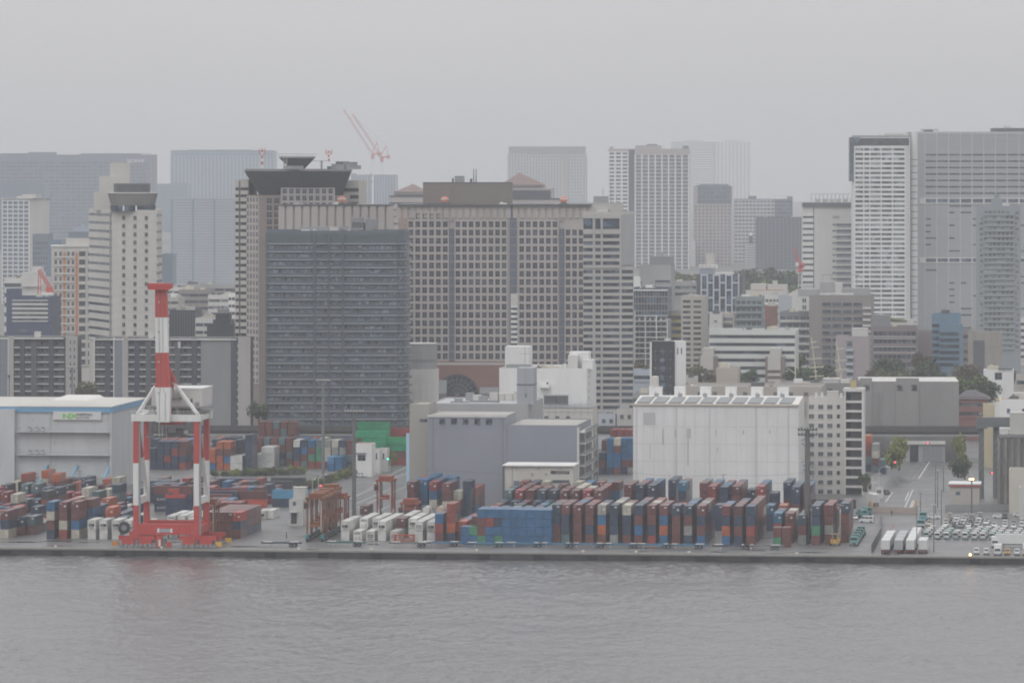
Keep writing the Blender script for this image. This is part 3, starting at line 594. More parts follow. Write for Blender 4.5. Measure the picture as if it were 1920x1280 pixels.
b = Bd('office_block', 'blue-grey hipped-roof block rising behind the orange striped apartments', 'office block', R(128, 170, 3500, 24, .1), 434, FG, parapet=0); mb = MB(); fr = b.fr(0); c = [(lambda q: (q.x, q.y, b.h))(fr[0] + fr[1] * x + fr[2] * n) for x, n in ((0, 0), (fr[3], 0), (fr[3], -24), (0, -24))]; ap = fr[0] + fr[1] * fr[3] * .5 - fr[2] * 12
for i in range(4): mb.face([c[i], c[(i + 1) % 4], (ap.x, ap.y, b.h + 5)], FG)
mb.build('hipped_roof', b.root); b.done()
b = Bd('apartment_tower', 'cream apartment block with orange vertical stripes left of the cream hat tower', 'apartment tower', R(99, 172, 2600, 24, -.12), 463, CREAM, parapet=0)
fr = b.fr(0); fx = lambda p: b.fx(0, p); ch = 15.6 * 2600 / F; z1 = b.fz(468); nz = 14; z0 = z1 - nz * ch; OST = mat('orange_tile', (.50, .22, .12), .6, .06, .2)
b.grid(0, fx(100), fx(118), z0, z1, 2, nz, .5, .5, .5, G, CREAM); b.grid(0, fx(124), fx(141), z0, z1, 2, nz, .55, .5, .5, G, CREAM); b.grid(0, fx(147), fx(161), z0, z1, 1, nz, .85, .62, .5, G, CREAM); b.grid(0, fx(163), fx(171.5), z0, z1, 1, nz, .55, .6, .5, G, CREAM)
for a0, a1 in ((118.4, 123.6), (141.4, 146.6)): b.wall.fbox(fr, fx(a0), fx(a1), 0, .3, z0, z1 - 1.5, OST)
b.balc(0, fx(101), fx(140), z0, z1, nz, 1.0, .8, .15, CREAM); b.unit(125, 170, 4.0, 4, 10, CREAM); mb = MB(); mb.fbox(fr, -.5, fr[3] + .5, -24, .6, b.h, b.h + .7, PALE); mb.build('roof_slab', b.root); b.done()
# cream tower with flared drum
P0, P1, P2, P3 = Vector((PX(167.5, 2330), 2330)), Vector((PX(210, 2290), 2290)), Vector((PX(293.5, 2275), 2275)), Vector((PX(303, 2290), 2290))
b = Bd('hat_tower', 'cream tower with small square windows and a flared drum below its dark roof', 'office tower', [P0, P1, P2, P3, P3 + Vector((-3.2, 36)), P0 + Vector((-2, 44))], 396, CREAM, parapet=.5, h=PZ(396, 2275))
z = lambda py: PZ(py, 2278); b.bands(0, .1, b.fr(0)[3] - .1, z(396 + 15.45 * 16), z(396), 16, .34, G, CREAM, .35); b.wall.fbox(b.fr(0), b.fr(0)[3] - 2.3, b.fr(0)[3] - .2, 0, .6, 0, b.h - .5, mat('brown_grey_tile', (.24, .225, .21), .6, .06, .2))
fr = b.fr(1); xs = [b.fx(1, p) for p in (232, 253.2, 274.5)]; b.punch(1, xs, [z(408.8 + 15.45 * j) for j in range(16)], 1.75, 1.75, GD); b.bands(2, .05, b.fr(2)[3] - .05, z(396 + 15.45 * 16), z(396), 16, .34, G, CREAM, .3)
for j in range(17): b.wall.fbox(fr, .05, fr[3] - .05, 0, .06, z(400.5 + 15.45 * j) - .1, z(400.5 + 15.45 * j), BEIGE)
c = Vector((PX(249, 2292), 2292.0)); r = 43.5 * 2292 / F
mb = MB(); mb.cyl((c.x, c.y), r * .97, b.h, z(386), GB, 28, r); mb.build('glazed_band', b.root)
for a in (-1.9, -1.35): mb = MB(); q = (c.x + r * 1.0 * math.cos(a), c.y + r * 1.0 * math.sin(a)); mb.bar((*q, b.h), (*q, z(386)), .7, WHITE); mb.build('fin', b.root)
mb = MB(); r1 = r * 1.06; mb.cyl((c.x, c.y), r * .92, z(386), z(363), mat('taupe_panel', (.27, .26, .245), .6, .06, .3), 28, r1); mb.cyl((c.x, c.y), r1 + .3, z(363), z(361), PALE, 28)
for i in range(56): a = math.pi * 2 * i / 56; mb.bar((c.x + r * .93 * math.cos(a), c.y + r * .93 * math.sin(a), z(386)), (c.x + (r1 + .04) * math.cos(a), c.y + (r1 + .04) * math.sin(a), z(363)), .22, MID)
mb.build('flared_drum', b.root); mb = MB(); mb.cyl((c.x - .4, c.y), r * .79, z(361), z(344), DARK, 26); mb.cyl((c.x - .4, c.y), r * .81, z(346), z(344.6), MID, 26); mb.build('roof_drum', b.root)
mb = MB(); yl = 2308; XB = lambda p0, p1, y0, y1, za, zb, m: mb.box(PX(p0, yl), PX(p1, yl), y0, y1, za, zb, m); XB(186, 243, yl, yl + 9, b.h, PZ(331, yl), CREAM); XB(206, 242, yl + 1, yl + 8, PZ(331, yl), PZ(306, yl), CREAM); XB(217, 232, yl + 2, yl + 7, PZ(306, yl), PZ(303.5, yl), BEIGE); XB(176, 187, yl + 1, yl + 9, b.h, PZ(360, yl), CREAM); mb.build('lift_tower', b.root); b.done()
b = Bd('apartment_block', 'off-white stepped apartment block behind the red site crane', 'apartment block', R(8, 80, 2800, 24, .1), 524, PALE); fx = lambda p: b.fx(0, p)
b.bands(0, .1, fx(40), 4, b.h - .5, 8, .4, G, PALE, .5); b.balc(0, fx(42), fx(78), 4, b.h + 1.0, 9, 1.6, 1.0, .3, PALE); b.unit(40, 78, 3.6, 1, 12, PALE); b.unit(58, 76, 3.0, 2, 8, PALE, z=b.h + 3.8); b.clutter(5, 3); b.done()
NAVYP = mat('navy_cladding', (.06, .08, .14), .5, .08, .1)
b = Bd('office_building', 'navy office building with pale horizontal bands, behind the left apartment slab', 'office building', R(12, 97, 2350, 24, .09), 560, NAVYP); fx = lambda p: b.fx(0, p)
b.bands(0, fx(23), fx(90), b.fz(603), b.fz(562), 5, .5, G, PALE, .4); mb = MB(); mb.fbox(b.fr(0), .01, fx(34), -10, .3, 0, b.fz(541), NAVYP); mb.build('stair_tower', b.root); b.win(0, fx(37), b.fz(620), 6.5, 1.0, GL, name='window_band'); b.clutter(4, 8); b.done()
Yk = 2560; zk = lambda py: PZ(py, Yk); r_ = empty('tower_crane', (PX(95, Yk), Yk, zk(640)), 'red site crane with white counterweight left of the orange striped apartments', 'crane'); KP = lambda px, py: (PX(px, Yk), Yk, zk(py))
mb = MB(); lattice(mb, KP(95, 640), KP(95, 557), 1.9, CR, 10, .5); mb.build('mast', r_); mb = MB(); lattice(mb, KP(97, 545), KP(73, 506), 1.3, CR, 10, .4); mb.build('jib', r_); mb = MB(); mb.bar(KP(73, 506), KP(71, 555), .55, CR); mb.bar(KP(76, 515), KP(77, 550), .4, CR); mb.bar(KP(71, 555), KP(82, 552), .5, CR); mb.build('a_frame', r_)
mb = MB(); mb.box(PX(78, Yk), PX(99, Yk), Yk - 1.6, Yk + 1.6, zk(555), zk(548), WHITE); mb.build('counterweight', r_); mb = MB(); mb.box(PX(86, Yk), PX(100, Yk), Yk - 1.2, Yk + 1.2, zk(548), zk(538), CR); mb.build('machine_deck', r_)
for i, (x0, x1, yt, Y, w, gl, label, st) in enumerate([
    (306, 345, 541, 2900, PALE, G, 'long pale office block with a row of small top windows above the crane boom', 6), (345, 440, 536, 2850, GREY, G, 'wide grey concrete office slab, left neighbour of the flared tower', 7),
    (305, 335, 560, 2700, BEIGE, G, 'small tan block with banded windows under the wide grey slab', 5), (335, 392, 546, 2750, mat('brown_grey_panel', (.24, .22, .21), .6, .06, .1), G, 'brown-grey office block beneath the wide grey slab', 7),
    (390, 437, 556, 2650, PALE, GL, 'cream blinded office block with pale window bands beside the dark stepped roof', 4), (318, 366, 585, 2330, DARK, GD, 'plain charcoal box building right behind the crane boom', 0),
    (366, 398, 600, 2300, WHITE, G, 'small white house block with square windows beside the charcoal box', 3), (428, 441, 552, 2500, WHITE, G, 'narrow white tower with stacked balconies left of the striped slab', 9)]):
    b = Bd('office_block', label, 'office block', R(x0, x1, Y, 18, A), yt, w)
    if st: b.bands(0, .2, b.fr(0)[3] - .2, max(0, b.h - st * 3.6), b.h - .4, st, .42, gl, w, .3, max(2, int(b.fr(0)[3] / 5)))
    else: vstripes(b, 0, 10, 0, b.h, .2, MID, .1)
    b.clutter(5, 20 + i, 2.6); b.done(60)
b = Bd('office_block', 'black stepped building with terraced top left of the flared tower', 'office block', R(388, 438, 2280, 22, A), 612, BLACK); b.unit(398, 430, 2.8, 2, 12, BLACK); b.unit(401, 426, 2.6, 4, 8, BLACK, z=b.h + 3); b.unit(404, 422, 1.6, 5, 6, MID, z=b.h + 5.8); b.done()
# flared tower with red and white masts
Yh = 2150
b = Bd('flared_tower', 'brown granite tower with a flared dark crown, roof bowl and red-white masts', 'office tower', pts((463, Yh + 12), (486, Yh), (650, Yh), (657, Yh + 12), (640, Yh + 40), (475, Yh + 40)), 366, PINKD, parapet=0)
z = lambda py: PZ(py, Yh); ch = 13.05 * Yh / F; nz = 27; b.wall.fbox(b.fr(1), b.fx(1, 527), b.fx(1, 627.5), -5, -.02, z(367), z(352), PINK)
b.grid(0, .1, b.fr(0)[3] - .1, z(368) - nz * ch, z(368), 4, nz, .5, .62, .35, GD, PINK); fr = b.fr(1); fx = lambda p: b.fx(1, p)
b.grid(1, fx(498), fx(526), z(370) - 24 * ch, z(370), 2, 24, .68, .72, .3, GD, PINKD)
b.grid(1, fx(528), fx(626), z(352) - 26 * ch, z(352), 8, 26, .62, .68, .5, G, PINK); b.wall.fbox(fr, fx(526.5), fx(528), 0, .9, 0, z(352), PINK); b.wall.fbox(fr, fx(626), fx(628), 0, .9, 0, z(352), PINK)
mb = MB(); CRN = mat('crown_dark_metal', (.12, .12, .127), .5, .08, .1); lo = [(488, Yh + 6), (642, Yh + 6), (640, Yh + 34), (490, Yh + 34)]; hi = [(459, Yh - 6), (656, Yh - 6), (660, Yh + 48), (462, Yh + 48)]
B4 = [(PX(p, y), y, z(366)) for p, y in lo]; T4 = [(PX(p, y), y, z(321)) for p, y in hi]; mb.hexa(B4 + T4, CRN)
R4 = [(p[0], p[1], z(321) + .002) for p in T4]; R5 = [(p[0], p[1], z(317)) for p in T4]; mb.hexa(R4 + R5, mat('crown_rim', (.21, .20, .195), .5, .05, .1))
for i in range(25): t = i / 24; a, c = Vector(B4[0]).lerp(Vector(B4[1]), t), Vector(T4[0]).lerp(Vector(T4[1]), t); mb.bar(a, c, .35, DARK)
mb.build('flared_crown', b.root)
mb = MB(); yb = Yh + 12; lo = [(545, yb), (571, yb), (571, yb + 8), (545, yb + 8)]; hi = [(523, yb - 6), (591, yb - 6), (591, yb + 14), (523, yb + 14)]; mb.hexa([(PX(p, y), y, z(317)) for p, y in lo] + [(PX(p, y), y, z(296)) for p, y in hi], DARK); mb.hexa([(PX(p, y), y, z(295.9)) for p, y in hi] + [(PX(p, y), y, z(293)) for p, y in hi], STEEL)
for i in range(12): x = PX(522 + 70 * i / 11, yb - 6); mb.bar((x, yb - 6, z(293)), (x, yb - 6, z(288.5)), .12, STEEL)
mb.bar((PX(520, yb - 6), yb - 6, z(289)), (PX(593, yb - 6), yb - 6, z(289)), .15, STEEL); mb.build('roof_bowl', b.root)
RW = mat('mast_red', (.50, .07, .05), .5, .05)
for px, yt, yb_ in ((491.5, 273, 315), (616.5, 279, 306)):
    mb = MB(); n = 7; x = PX(px, Yh); zz = [z(yb_) + (z(yt) - z(yb_)) * i / n for i in range(n + 1)]
    for i in range(n): mb.bar((x, Yh, zz[i]), (x, Yh, zz[i + 1]), .8 - .06 * i, RW if i % 2 else WHITE)
    for q in (.62, .75): h_ = zz[0] + (zz[-1] - zz[0]) * q; mb.bar((x - 1.2, Yh, h_), (x + 1.2, Yh, h_), .25, RW); mb.bar((x - 1.2, Yh, h_), (x - 1.2, Yh, h_ + 1.2), .25, RW); mb.bar((x + 1.2, Yh, h_), (x + 1.2, Yh, h_ + 1.2), .25, RW)
    mb.build('signal_mast', b.root)
for i, (p0, p1, h_) in enumerate(((500, 520, 1.2), (584, 603, 2.0), (588, 596, 3.0), (598, 612, 1.6), (606, 616, 2.8), (572, 583, 1.0), (616, 627, 1.4))): b.unit(p0, p1, h_, 8 + i % 3, 4, (STEEL, MID, DARK)[i % 3], z=z(317))
for p in (516, 521): b.mast(p, 4.5, 4, .5, z=z(317), arms=1)
mb = MB(); mb.fbox(fr, fx(585), fx(619), -6, -5.6, z(302.5), z(301.5), STEEL); mb.fbox(fr, fx(600), fx(604), -6, -5.6, z(317), z(301.5), STEEL); mb.build('maintenance_gantry', b.root); b.done()
CHK = mat('slab_pale', (.50, .48, .44), .6, .05, .1)
for (x0, x1, yt, label, cn) in ((441, 466, 339, 'slim checkered slab with a dark vertical slot left of the flared tower', 1), (640, 673, 341, 'slim banded slab peeking out right of the flared tower', 0)):
    b = Bd('office_tower', label, 'office tower', R(x0, x1, Yh + 14 if cn else Yh + 30, 24, .1), yt, CHK, parapet=.6); fr = b.fr(0); fx = lambda p: b.fx(0, p); zz = b.h - 2
    if cn: b.bands(0, .1, fx(448), zz - 27 * 2.96, zz, 27, .42, GD, CHK, .3); b.bands(0, fx(451), fx(465.9), zz - 27 * 2.96, zz, 27, .42, GD, CHK, .3); b.wall.fbox(fr, fx(448.2), fx(450.6), 0, .12, 0, b.h, DARK)
    else: b.bands(0, .1, fr[3] - .1, zz - 26 * 3.0, zz, 26, .5, GD, CHK, .3)
    b.done()
# pink granite complex
Yp = 2240
b = Bd('ribbed_block', 'blank ribbed pink wall block behind the dark balcony tower', 'office building', R(528, 731, 2112, 30, .03), 386, PINK, parapet=0); vstripes(b, 0, 13, 0, b.h, 2.6, PINK, .9); mb = MB(); mb.fbox(b.fr(0), -.4, b.fr(0)[3] + .3, -30, 1.2, b.h, b.h + .5, DARK); mb.build('roof_edge', b.root); b.mast(694, 14, 6, .3, arms=2); b.clutter(6, 77, 1.2); b.done()
b = Bd('pink_complex', 'long pink granite complex with regular square windows and dark vertical slots', 'office building', R(747, 1108, Yp, 60, .03), 386, PINK, parapet=0)
fr = b.fr(0); fx = lambda p: b.fx(0, p); z = lambda py: b.fz(py); ch = 15.42 * Yp / F; zt = z(413); SLOT = mat('slot_blue_glazing', (.12, .14, .18), .35, .06, .2)
vstripes(b, 0, 28, zt + 1, b.h, 2.0, PINK, .5); b.wall.fbox(fr, .02, fx(764), 0, .45, 0, b.h - .3, mat('reddish_granite', (.33, .25, .215), .6, .06, .1))
for a0, a1, n, top in ((764, 841.5, 6, 1), (852.5, 951.5, 8, 0), (972, 1047, 6, 0), (1059, 1108, 4, -1)):
    nz = 19 - (1 if top < 0 else 0); zz = zt - (0 if top >= 0 else ch)
    b.grid(0, fx(a0), fx(a1), zt - 19 * ch, zz, n, nz, .68, .70, 1.0 + .02 * n, G, PINK)
    if top == 1: b.grid(0, fx(777), fx(829), zt + .01, zt + ch, 4, 1, .6, .68, 1.2, G, PINK)
for a0, a1, t in ((842, 852, 430), (955.5, 969, 386), (1049, 1058, 428)):
    b.wall.fbox(fr, fx(a0), fx(a1), 0, .2, 0, z(t), SLOT)
    for j in range(20): zz = zt - j * ch * .99; b.wall.fbox(fr, fx(a0) + .1, fx(a1) - .1, .2, .35, zz - .5, zz, MID)
mb = MB(); mb.fbox(fr, -.3, fr[3], -60, 1.6, b.h, b.h + .7, DARK); mb.build('roof_edge', b.root)
MECH = mat('mechanical_brown', (.185, .165, .15), .65, .06, .05)
mb = MB(); mb.fbox(fr, fx(791), fx(957), -34, -10, b.h + .7, PZ(343, Yp + 10), MECH); mb.fbox(fr, fx(791) - .2, fx(957) + .2, -34.2, -9.8, PZ(343, Yp + 10), PZ(342, Yp + 10), DARK)
for i in range(24): x = fx(792) + (fx(840) - fx(792)) * i / 23; mb.fbox(fr, x - .2, x + .2, -10, -9.8, b.h + 1, PZ(345, Yp + 10), PINKD)
mb.build('mechanical_penthouse', b.root)
zr = PZ(342, Yp + 10); b.unit(850, 868, 2.6, 14, 4, STEEL, z=zr); b.unit(845, 848, 1.6, 14, 2, DARK, z=zr); b.unit(879, 883, 1.4, 14, 2, DARK, z=zr)
for p in (886, 890.5): b.mast(p, 6.0, 14, .5, DARK, z=zr, arms=0)
b.clutter(8, 52, 1.2); b.done()
LANT = mat('gondola_red', (.55, .20, .13), .5, .08, .4)
for px, yb_, Yq, label in ((641, 386, 2118, 'small pink window-cleaning gondola parked on the ribbed block roof'), (834, 386, Yp + 4, 'small pink window-cleaning gondola on the roof before the mechanical penthouse'), (1057, 386, Yp + 4, 'orange-red window-cleaning gondola near the right end of the pink complex roof')):
    zb = PZ(yb_, Yp if px > 700 else 2112) + (.7 if px > 700 else .5); x = PX(px, Yq); r_ = empty('window_cleaning_gondola', (x, Yq, zb), label, 'roof machine', 'window cleaning gondolas')
    mb = MB(); mb.cyl((x, Yq), 1.5, zb, zb + .5, DARK, 12); mb.cyl((x, Yq), 1.2, zb + .5, zb + 1.1, STEEL, 12); mb.build('turntable', r_); mb = MB(); mb.cyl((x, Yq), 1.75, zb + 1.1, zb + 2.4, LANT, 14, 1.7); mb.cyl((x, Yq), 1.75, zb + 2.5, zb + 3.4, LANT, 14, .9); mb.build('cabin', r_); mb = MB(); mb.cyl((x, Yq), 1.8, zb + 2.1, zb + 2.52, WHITE, 14); mb.build('stripe', r_)
b = Bd('shopping_arcade', 'red brick hall with a big half-round glazed arch below the pink complex', 'hall', R(800, 945, Yp - 40, 38, .03), 686, mat('terracotta_cladding', (.27, .15, .125), .7, .06, .1), parapet=.5)
fr = b.fr(0); cx, r_, zc = b.fx(0, 857), 40 * (Yp - 40) / F, b.fz(742); mb = MB(); seg = 24
ARC = [fr[0] + fr[1] * (cx + r_ * math.cos(math.pi * i / seg)) + fr[2] * .25 for i in range(seg + 1)]
poly = [(q.x, q.y, zc + r_ * math.sin(math.pi * i / seg)) for i, q in enumerate(ARC)]; mb.face(poly, GD); mb.build('arched_window', b.root); mb = MB()
for i in range(seg): mb.bar(poly[i], poly[i + 1], .55, DARK)
for i in range(1, 12): mb.bar(poly[i * 2], tuple((fr[0] + fr[1] * cx + fr[2] * .3)[:]) + (zc,), .16, MID)
for rr in (.35, .55, .75):
    for i in range(seg): a, c = math.pi * i / seg, math.pi * (i + 1) / seg; mb.bar(*[tuple((fr[0] + fr[1] * (cx + rr * r_ * math.cos(t)) + fr[2] * .3)[:]) + (zc + rr * r_ * math.sin(t),) for t in (a, c)], .16, MID)
mb.build('arch_frame', b.root); mb = MB()
for p0, p1, p2, ya in ((803, 838, 812, 712), (900, 935, 915, 725)): q = [fr[0] + fr[1] * b.fx(0, p) + fr[2] * n for p in (p0, p1) for n in (1, 7)]; mb.hexa([(*q[1], b.fz(745)), (*q[3], b.fz(745)), (*q[2], b.fz(745)), (*q[0], b.fz(745)), (*q[1], b.fz(736)), (*q[3], b.fz(736)), (*q[2], b.fz(ya)), (*q[0], b.fz(ya))], MID)
mb.build('canopy', b.root); b.done()
b = Bd('stair_tower', 'slender white stair tower standing against the pink complex', 'tower', R(957.5, 970.5, Yp - 60, 4, .03), 552, PALE, parapet=.3); b.bands(0, .15, b.fr(0)[3] - .15, b.fz(660), b.fz(574), 9, .5, G, WHITE, .4); b.done()
Yc = 2090; b = Bd('round_block', 'round pale building with a grey upper drum beside the dark balcony tower', 'building', [Vector((PX(784, Yc) + 8.4 * math.cos(a), Yc + 10 + 8.4 * math.sin(a))) for a in [math.radians(-180 + 20 * i) for i in range(18)]], 691, PALE, parapet=0)
mb = MB(); cc = (PX(783, Yc), Yc + 10); mb.cyl(cc, 7.9, b.h, PZ(646, Yc), GREY, 28); mb.cyl(cc, 8.1, PZ(646, Yc), PZ(644.5, Yc), PALE, 28); mb.cyl(cc, 7.95, PZ(680, Yc), PZ(674, Yc), MID, 28); mb.build('upper_drum', b.root); b.done()
# dark balcony tower
Yd = 2020; BT = mat('tower_grey_tile', (.098, .122, .150), .55, .06, .15); RAILG = mat('balcony_rail_grey', (.50, .515, .53), .4, .06, .4); DTG = glass('dark_tower_glass', (.088, .110, .132), lo=.85, hi=3.0, scale=.5)
b = Bd('apartment_tower', 'large dark grey apartment tower wrapped in balconies, with greenish glass and curved end', 'apartment tower', pts((498, Yd), (745, Yd), (757, Yd + 2.5), (766, Yd + 10), (768, Yd + 34), (502, Yd + 40)), 437, BT, parapet=1.0)
fr = b.fr(0); fx = lambda p: b.fx(0, p); z = lambda py: b.fz(py); nz = 24; ch = 14.93 * Yd / F; zt = z(456.5)
secs = [(501, 587), (592, 614), (618, 640.5), (645, 744)]
rg = random.Random(12); rail = MB()
for j in range(nz):
    zf = zt - (j + 1) * ch
    for a0, a1 in secs:
        s0, s1 = fx(a0), fx(a1); x = s0 + .2
        while x < s1 - .8:
            w = min(rg.choice((.55, .8, .8, 1.1, 1.6)), s1 - x - .1); h_ = rg.choice((2.15, 2.15, 1.7)); m_ = DTG if rg.random() < .9 else GL
            b.win(0, x + w / 2, zf + .3 + h_ / 2, w, h_, m_); x += w + rg.choice((.08, .12, .3, .7))
def bal(s0, s1, zf, k=0, dep=1.1):
    f_ = b.fr(k); L = s1 - s0; c = f_[0] + f_[1] * (s0 + s1) / 2; key = (round(L, 2), dep)
    if key not in BC:
        mb = MB(); mb.box(-L / 2, L / 2, -dep, 0, 0, .2, RAILG); mb.box(-L / 2 + .02, L / 2 - .02, -dep + .03, -dep + .1, .2, 1.2, mat('balcony_glass_smoke', (.082, .104, .130), .3, .1, .4)); BC[key] = mb.mesh('balcony')
    r = b.root.location; obj('balcony', BC[key], b.root, (c.x - r.x, c.y - r.y, zf), math.atan2(f_[1].y, f_[1].x))
BC = {}
for j in range(nz):
    zf = zt - (j + 1) * ch + ch - .2
    for a0, a1 in secs: bal(fx(a0), fx(a1), zf)
    for k in (1, 2): bal(.05, b.fr(k)[3] - .05, zf + .004 * k, k, 1.3)
for a0, a1 in ((587.5, 591.5), (614.3, 617.7), (641, 644.5)): b.wall.fbox(fr, fx(a0), fx(a1), 0, 1.62, 0, b.h - .3, mat('tower_pier_grey', (.085, .112, .135), .5, .06, .15))
b.wall.fbox(fr, fx(498.1), fx(500.6), 0, 1.3, 0, b.h - 5, BT); b.wall.fbox(fr, fx(498.2), fx(744.9), .01, .3, zt + .2, b.h - .3, mat('greenish_glazing', (.075, .11, .115), .3, .1, .2))
for i in range(60): x = fx(499) + (fx(744) - fx(499)) * i / 60; b.wall.fbox(fr, x - .08, x + .08, .3, .42, zt + .3, b.h - .4, BT)
for k in (1, 2):
    for j in range(nz): b.win(k, b.fr(k)[3] / 2, zt - (j + .5) * ch - .1, b.fr(k)[3] * .75, 2.0, DTG)
mb = MB(); x0, x1 = fx(657), fx(680); mb.fbox(fr, x0, x1, -16, -7, b.h, z(408), MID); mb.fbox(fr, fx(659), fx(678.5), -7, -6.9, z(427), z(417), DARK); mb.fbox(fr, fx(684), fx(706), -17, -8, b.h, z(411), MID); mb.fbox(fr, fx(680), fx(684.1), -15, -9, b.h, z(418), DARK); mb.build('lift_house', b.root)
b.unit(560, 615, 2.2, 8, 8, STEEL); b.unit(616, 652, 2.0, 8, 6, CREAM); b.unit(634, 654, 2.4, 4, 3, STEEL); b.clutter(14, 33, 1.5); b.done()
# pale ribbon tower
Yr = 2000; RIB = mat('ribbon_tower_panel', (.43, .418, .40), .65, .05, .1, .05)
b = Bd('office_tower', 'pale concrete tower with ribbon windows right of the pink complex', 'office tower', R(1093, 1187.5, Yr, 30, .03), 401, RIB, parapet=.7)
fr = b.fr(0); fx = lambda p: b.fx(0, p); z = lambda py: b.fz(py); ch = 12.55 * Yr / F; cols = [(1094, 1111), (1116.5, 1126), (1130.5, 1161.5)]
for a in (1113.7, 1128.2, 1163.3): b.wall.fbox(fr, fx(a) - .35, fx(a) + .35, 0, .75, 0, z(408), RIB)
rows = [443.3 + 12.55 * j for j in range(5)] + [509.3 + 12.1 * j for j in range(22)]
for a0, a1 in cols:
    b.win(0, (fx(a0) + fx(a1)) / 2, z(419.5), fx(a1) - fx(a0), 4.1, GB, .02, 'glazed_panel')
    for y in rows: b.win(0, (fx(a0) + fx(a1)) / 2, z(y), fx(a1) - fx(a0), 1.32, G, 0, 'window_band')
for y in rows[5:]: b.win(0, fx(1176.3), z(y), fx(1187) - fx(1166), 1.4, G, 0, 'window_band')
yy = [436] + [r_ + 6.2 for r_ in rows]
for y in yy: b.wall.fbox(fr, .02, fx(1165) - .1, 0, .5, z(y) - .55, z(y) + .55, RIB)
for y in yy[6:]: b.wall.fbox(fr, fx(1165), fr[3] - .02, 0, .5, z(y) - .5, z(y) + .5, RIB)
b.wall.fbox(fr, fx(1165), fr[3] - .02, 0, .4, z(497), b.h - .2, GREY); b.wall.fbox(fr, .02, fx(1165), 0, .55, z(409.5), b.h, RIB)
b.unit(1111, 1168, 4.0, 6, 12, RIB); b.unit(1118, 1140, 1.8, 3, 3, PALE); b.unit(1112, 1140, 2.4, 14, 6, STEEL, z=b.h + 4.2); b.mast(1130, 6, 8, z=b.h + 4.2); b.mast(1145, 9, 8, .3, z=b.h + 4.2); b.mast(1156, 3, 7, z=b.h + 4.2); b.done()
# ------------------------------------------------------------------ lower city on the right half
b = Bd('office_building', 'grey office building with stepped top and glazed lower floors right of the ribbon tower', 'office building', R(1199, 1258, 2620, 24, A), 500, GREY); b.unit(1218, 1258, 5, 1, 14, MID); b.unit(1228, 1240, 2, 6, 5, GREY, z=b.h + 5.2)
b.bands(0, .5, b.fx(0, 1204), b.fz(535), b.fz(525), 1, .4, G, GREY, .3); b.bands(0, b.fx(0, 1228), b.fr(0)[3] - .5, b.fz(531), b.fz(524), 1, .6, G, GREY, .3)
mb = MB(); mb.fbox(b.fr(0), -3, b.fx(0, 1201), -6, .4, 0, b.fz(519), WHITE); mb.build('side_block', b.root); b.done()
b = Bd('office_building', 'blue-grey glazed office block with thin white roof line below the grey stepped building', 'office building', R(1186, 1252, 2520, 22, A), 543, GB); hstripes(b, 0, 14, 0, b.h, .6, MID, .4); vstripes(b, 0, 12, 0, b.h - .5, .25, MID, .3); b.wall.fbox(b.fr(0), -.2, b.fr(0)[3], .01, .8, b.h - .6, b.h, WHITE); b.clutter(4, 90); b.done()
b = Bd('apartment_block', 'apartment block behind an exposed white grid of beams and columns', 'apartment block', R(1188, 1253, 2300, 16, A), 600, MID, parapet=0); fr = b.fr(0); fx = lambda p: b.fx(0, p); z = lambda py: b.fz(py)
mb = MB()
for i, p in enumerate((1191, 1211, 1231.5, 1252)): mb.fbox(fr, fx(p) - .22, fx(p) + .22, 1.6, 2.05, 0, z((583, 591, 591, 602)[i]), WHITE)
for j in range(9): y = 591.5 + 10.1 * j; mb.fbox(fr, fx(1190.5), fx(1231.5 if j < 1 else 1252.4), 1.63, 2.0, z(y) - .2, z(y) + .2, WHITE); mb.fbox(fr, fx(1191), fx(1252), .01, 1.62, z(y) - .12, z(y) + .1, PALE)
mb.build('white_frame', b.root)
for j in range(9):
    for i in range(6): b.win(0, fx(1194 + 10 * i), z(597 + 10.1 * j), 1.5, 1.5, GL if (i + j) % 3 else G)
b.done()
YB = mat('yellow_band', (.42, .34, .16), .6, .05, .3)
b = Bd('apartment_block', 'grey-beige block with yellowish balcony bands left of the beige two-bay block', 'apartment block', R(1258, 1279, 2540, 16, A), 585, GREY); b.bands(0, .2, b.fr(0)[3] - .2, 4, b.h - 1, 9, .5, G, YB, .5); b.done()
b = Bd('office_building', 'beige two-bay office block with deep window openings and sandy parapet', 'office building', R(1277, 1322, 2480, 20, A), 558, BEIGE); fx = lambda p: b.fx(0, p); b.grid(0, .2, fx(1317.5), b.fz(690), b.fz(560), 2, 13, .72, .48, .6, G, BEIGE); b.clutter(4, 61, 1.6); b.done()
b = Bd('office_building', 'dark glass building covered by a white staggered frame, with roof billboard and tank', 'office building', R(1306, 1392, 2680, 24, A), 516, DARK, parapet=.4); fr = b.fr(0); fx = lambda p: b.fx(0, p); z = lambda py: b.fz(py); FR = mat('frame_pale_blue', (.46, .49, .54), .55, .05, .2)
mb = MB(); xs = [1315, 1326.5, 1338, 1349.5, 1361, 1372.5, 1385]
for p in xs: mb.fbox(fr, fx(p) - .4, fx(p) + .4, 0, .8, 0, z(514), FR)
for i in range(6):
    off = 0 if i % 2 == 0 else -13.5
    for j in range(7):
        y = 515.5 + off + 28 * j
        if y > 510: mb.fbox(fr, fx(xs[i]) + .4, fx(xs[i + 1]) - .4, .02, .74, z(y) - .45, z(y) + .45, FR)
mb.build('staggered_frame', b.root)
for i in range(6):
    off = 0 if i % 2 == 0 else -13.5
    for j in range(7):
        y0 = 515.5 + off + 28 * j; y0c, y1c = max(514, y0 + 1.6), y0 + 26.4
        if y1c > 516: b.win(0, (fx(xs[i]) + fx(xs[i + 1])) / 2, (z(y0c) + z(y1c)) / 2, 2.1, z(y0c) - z(y1c), GB)
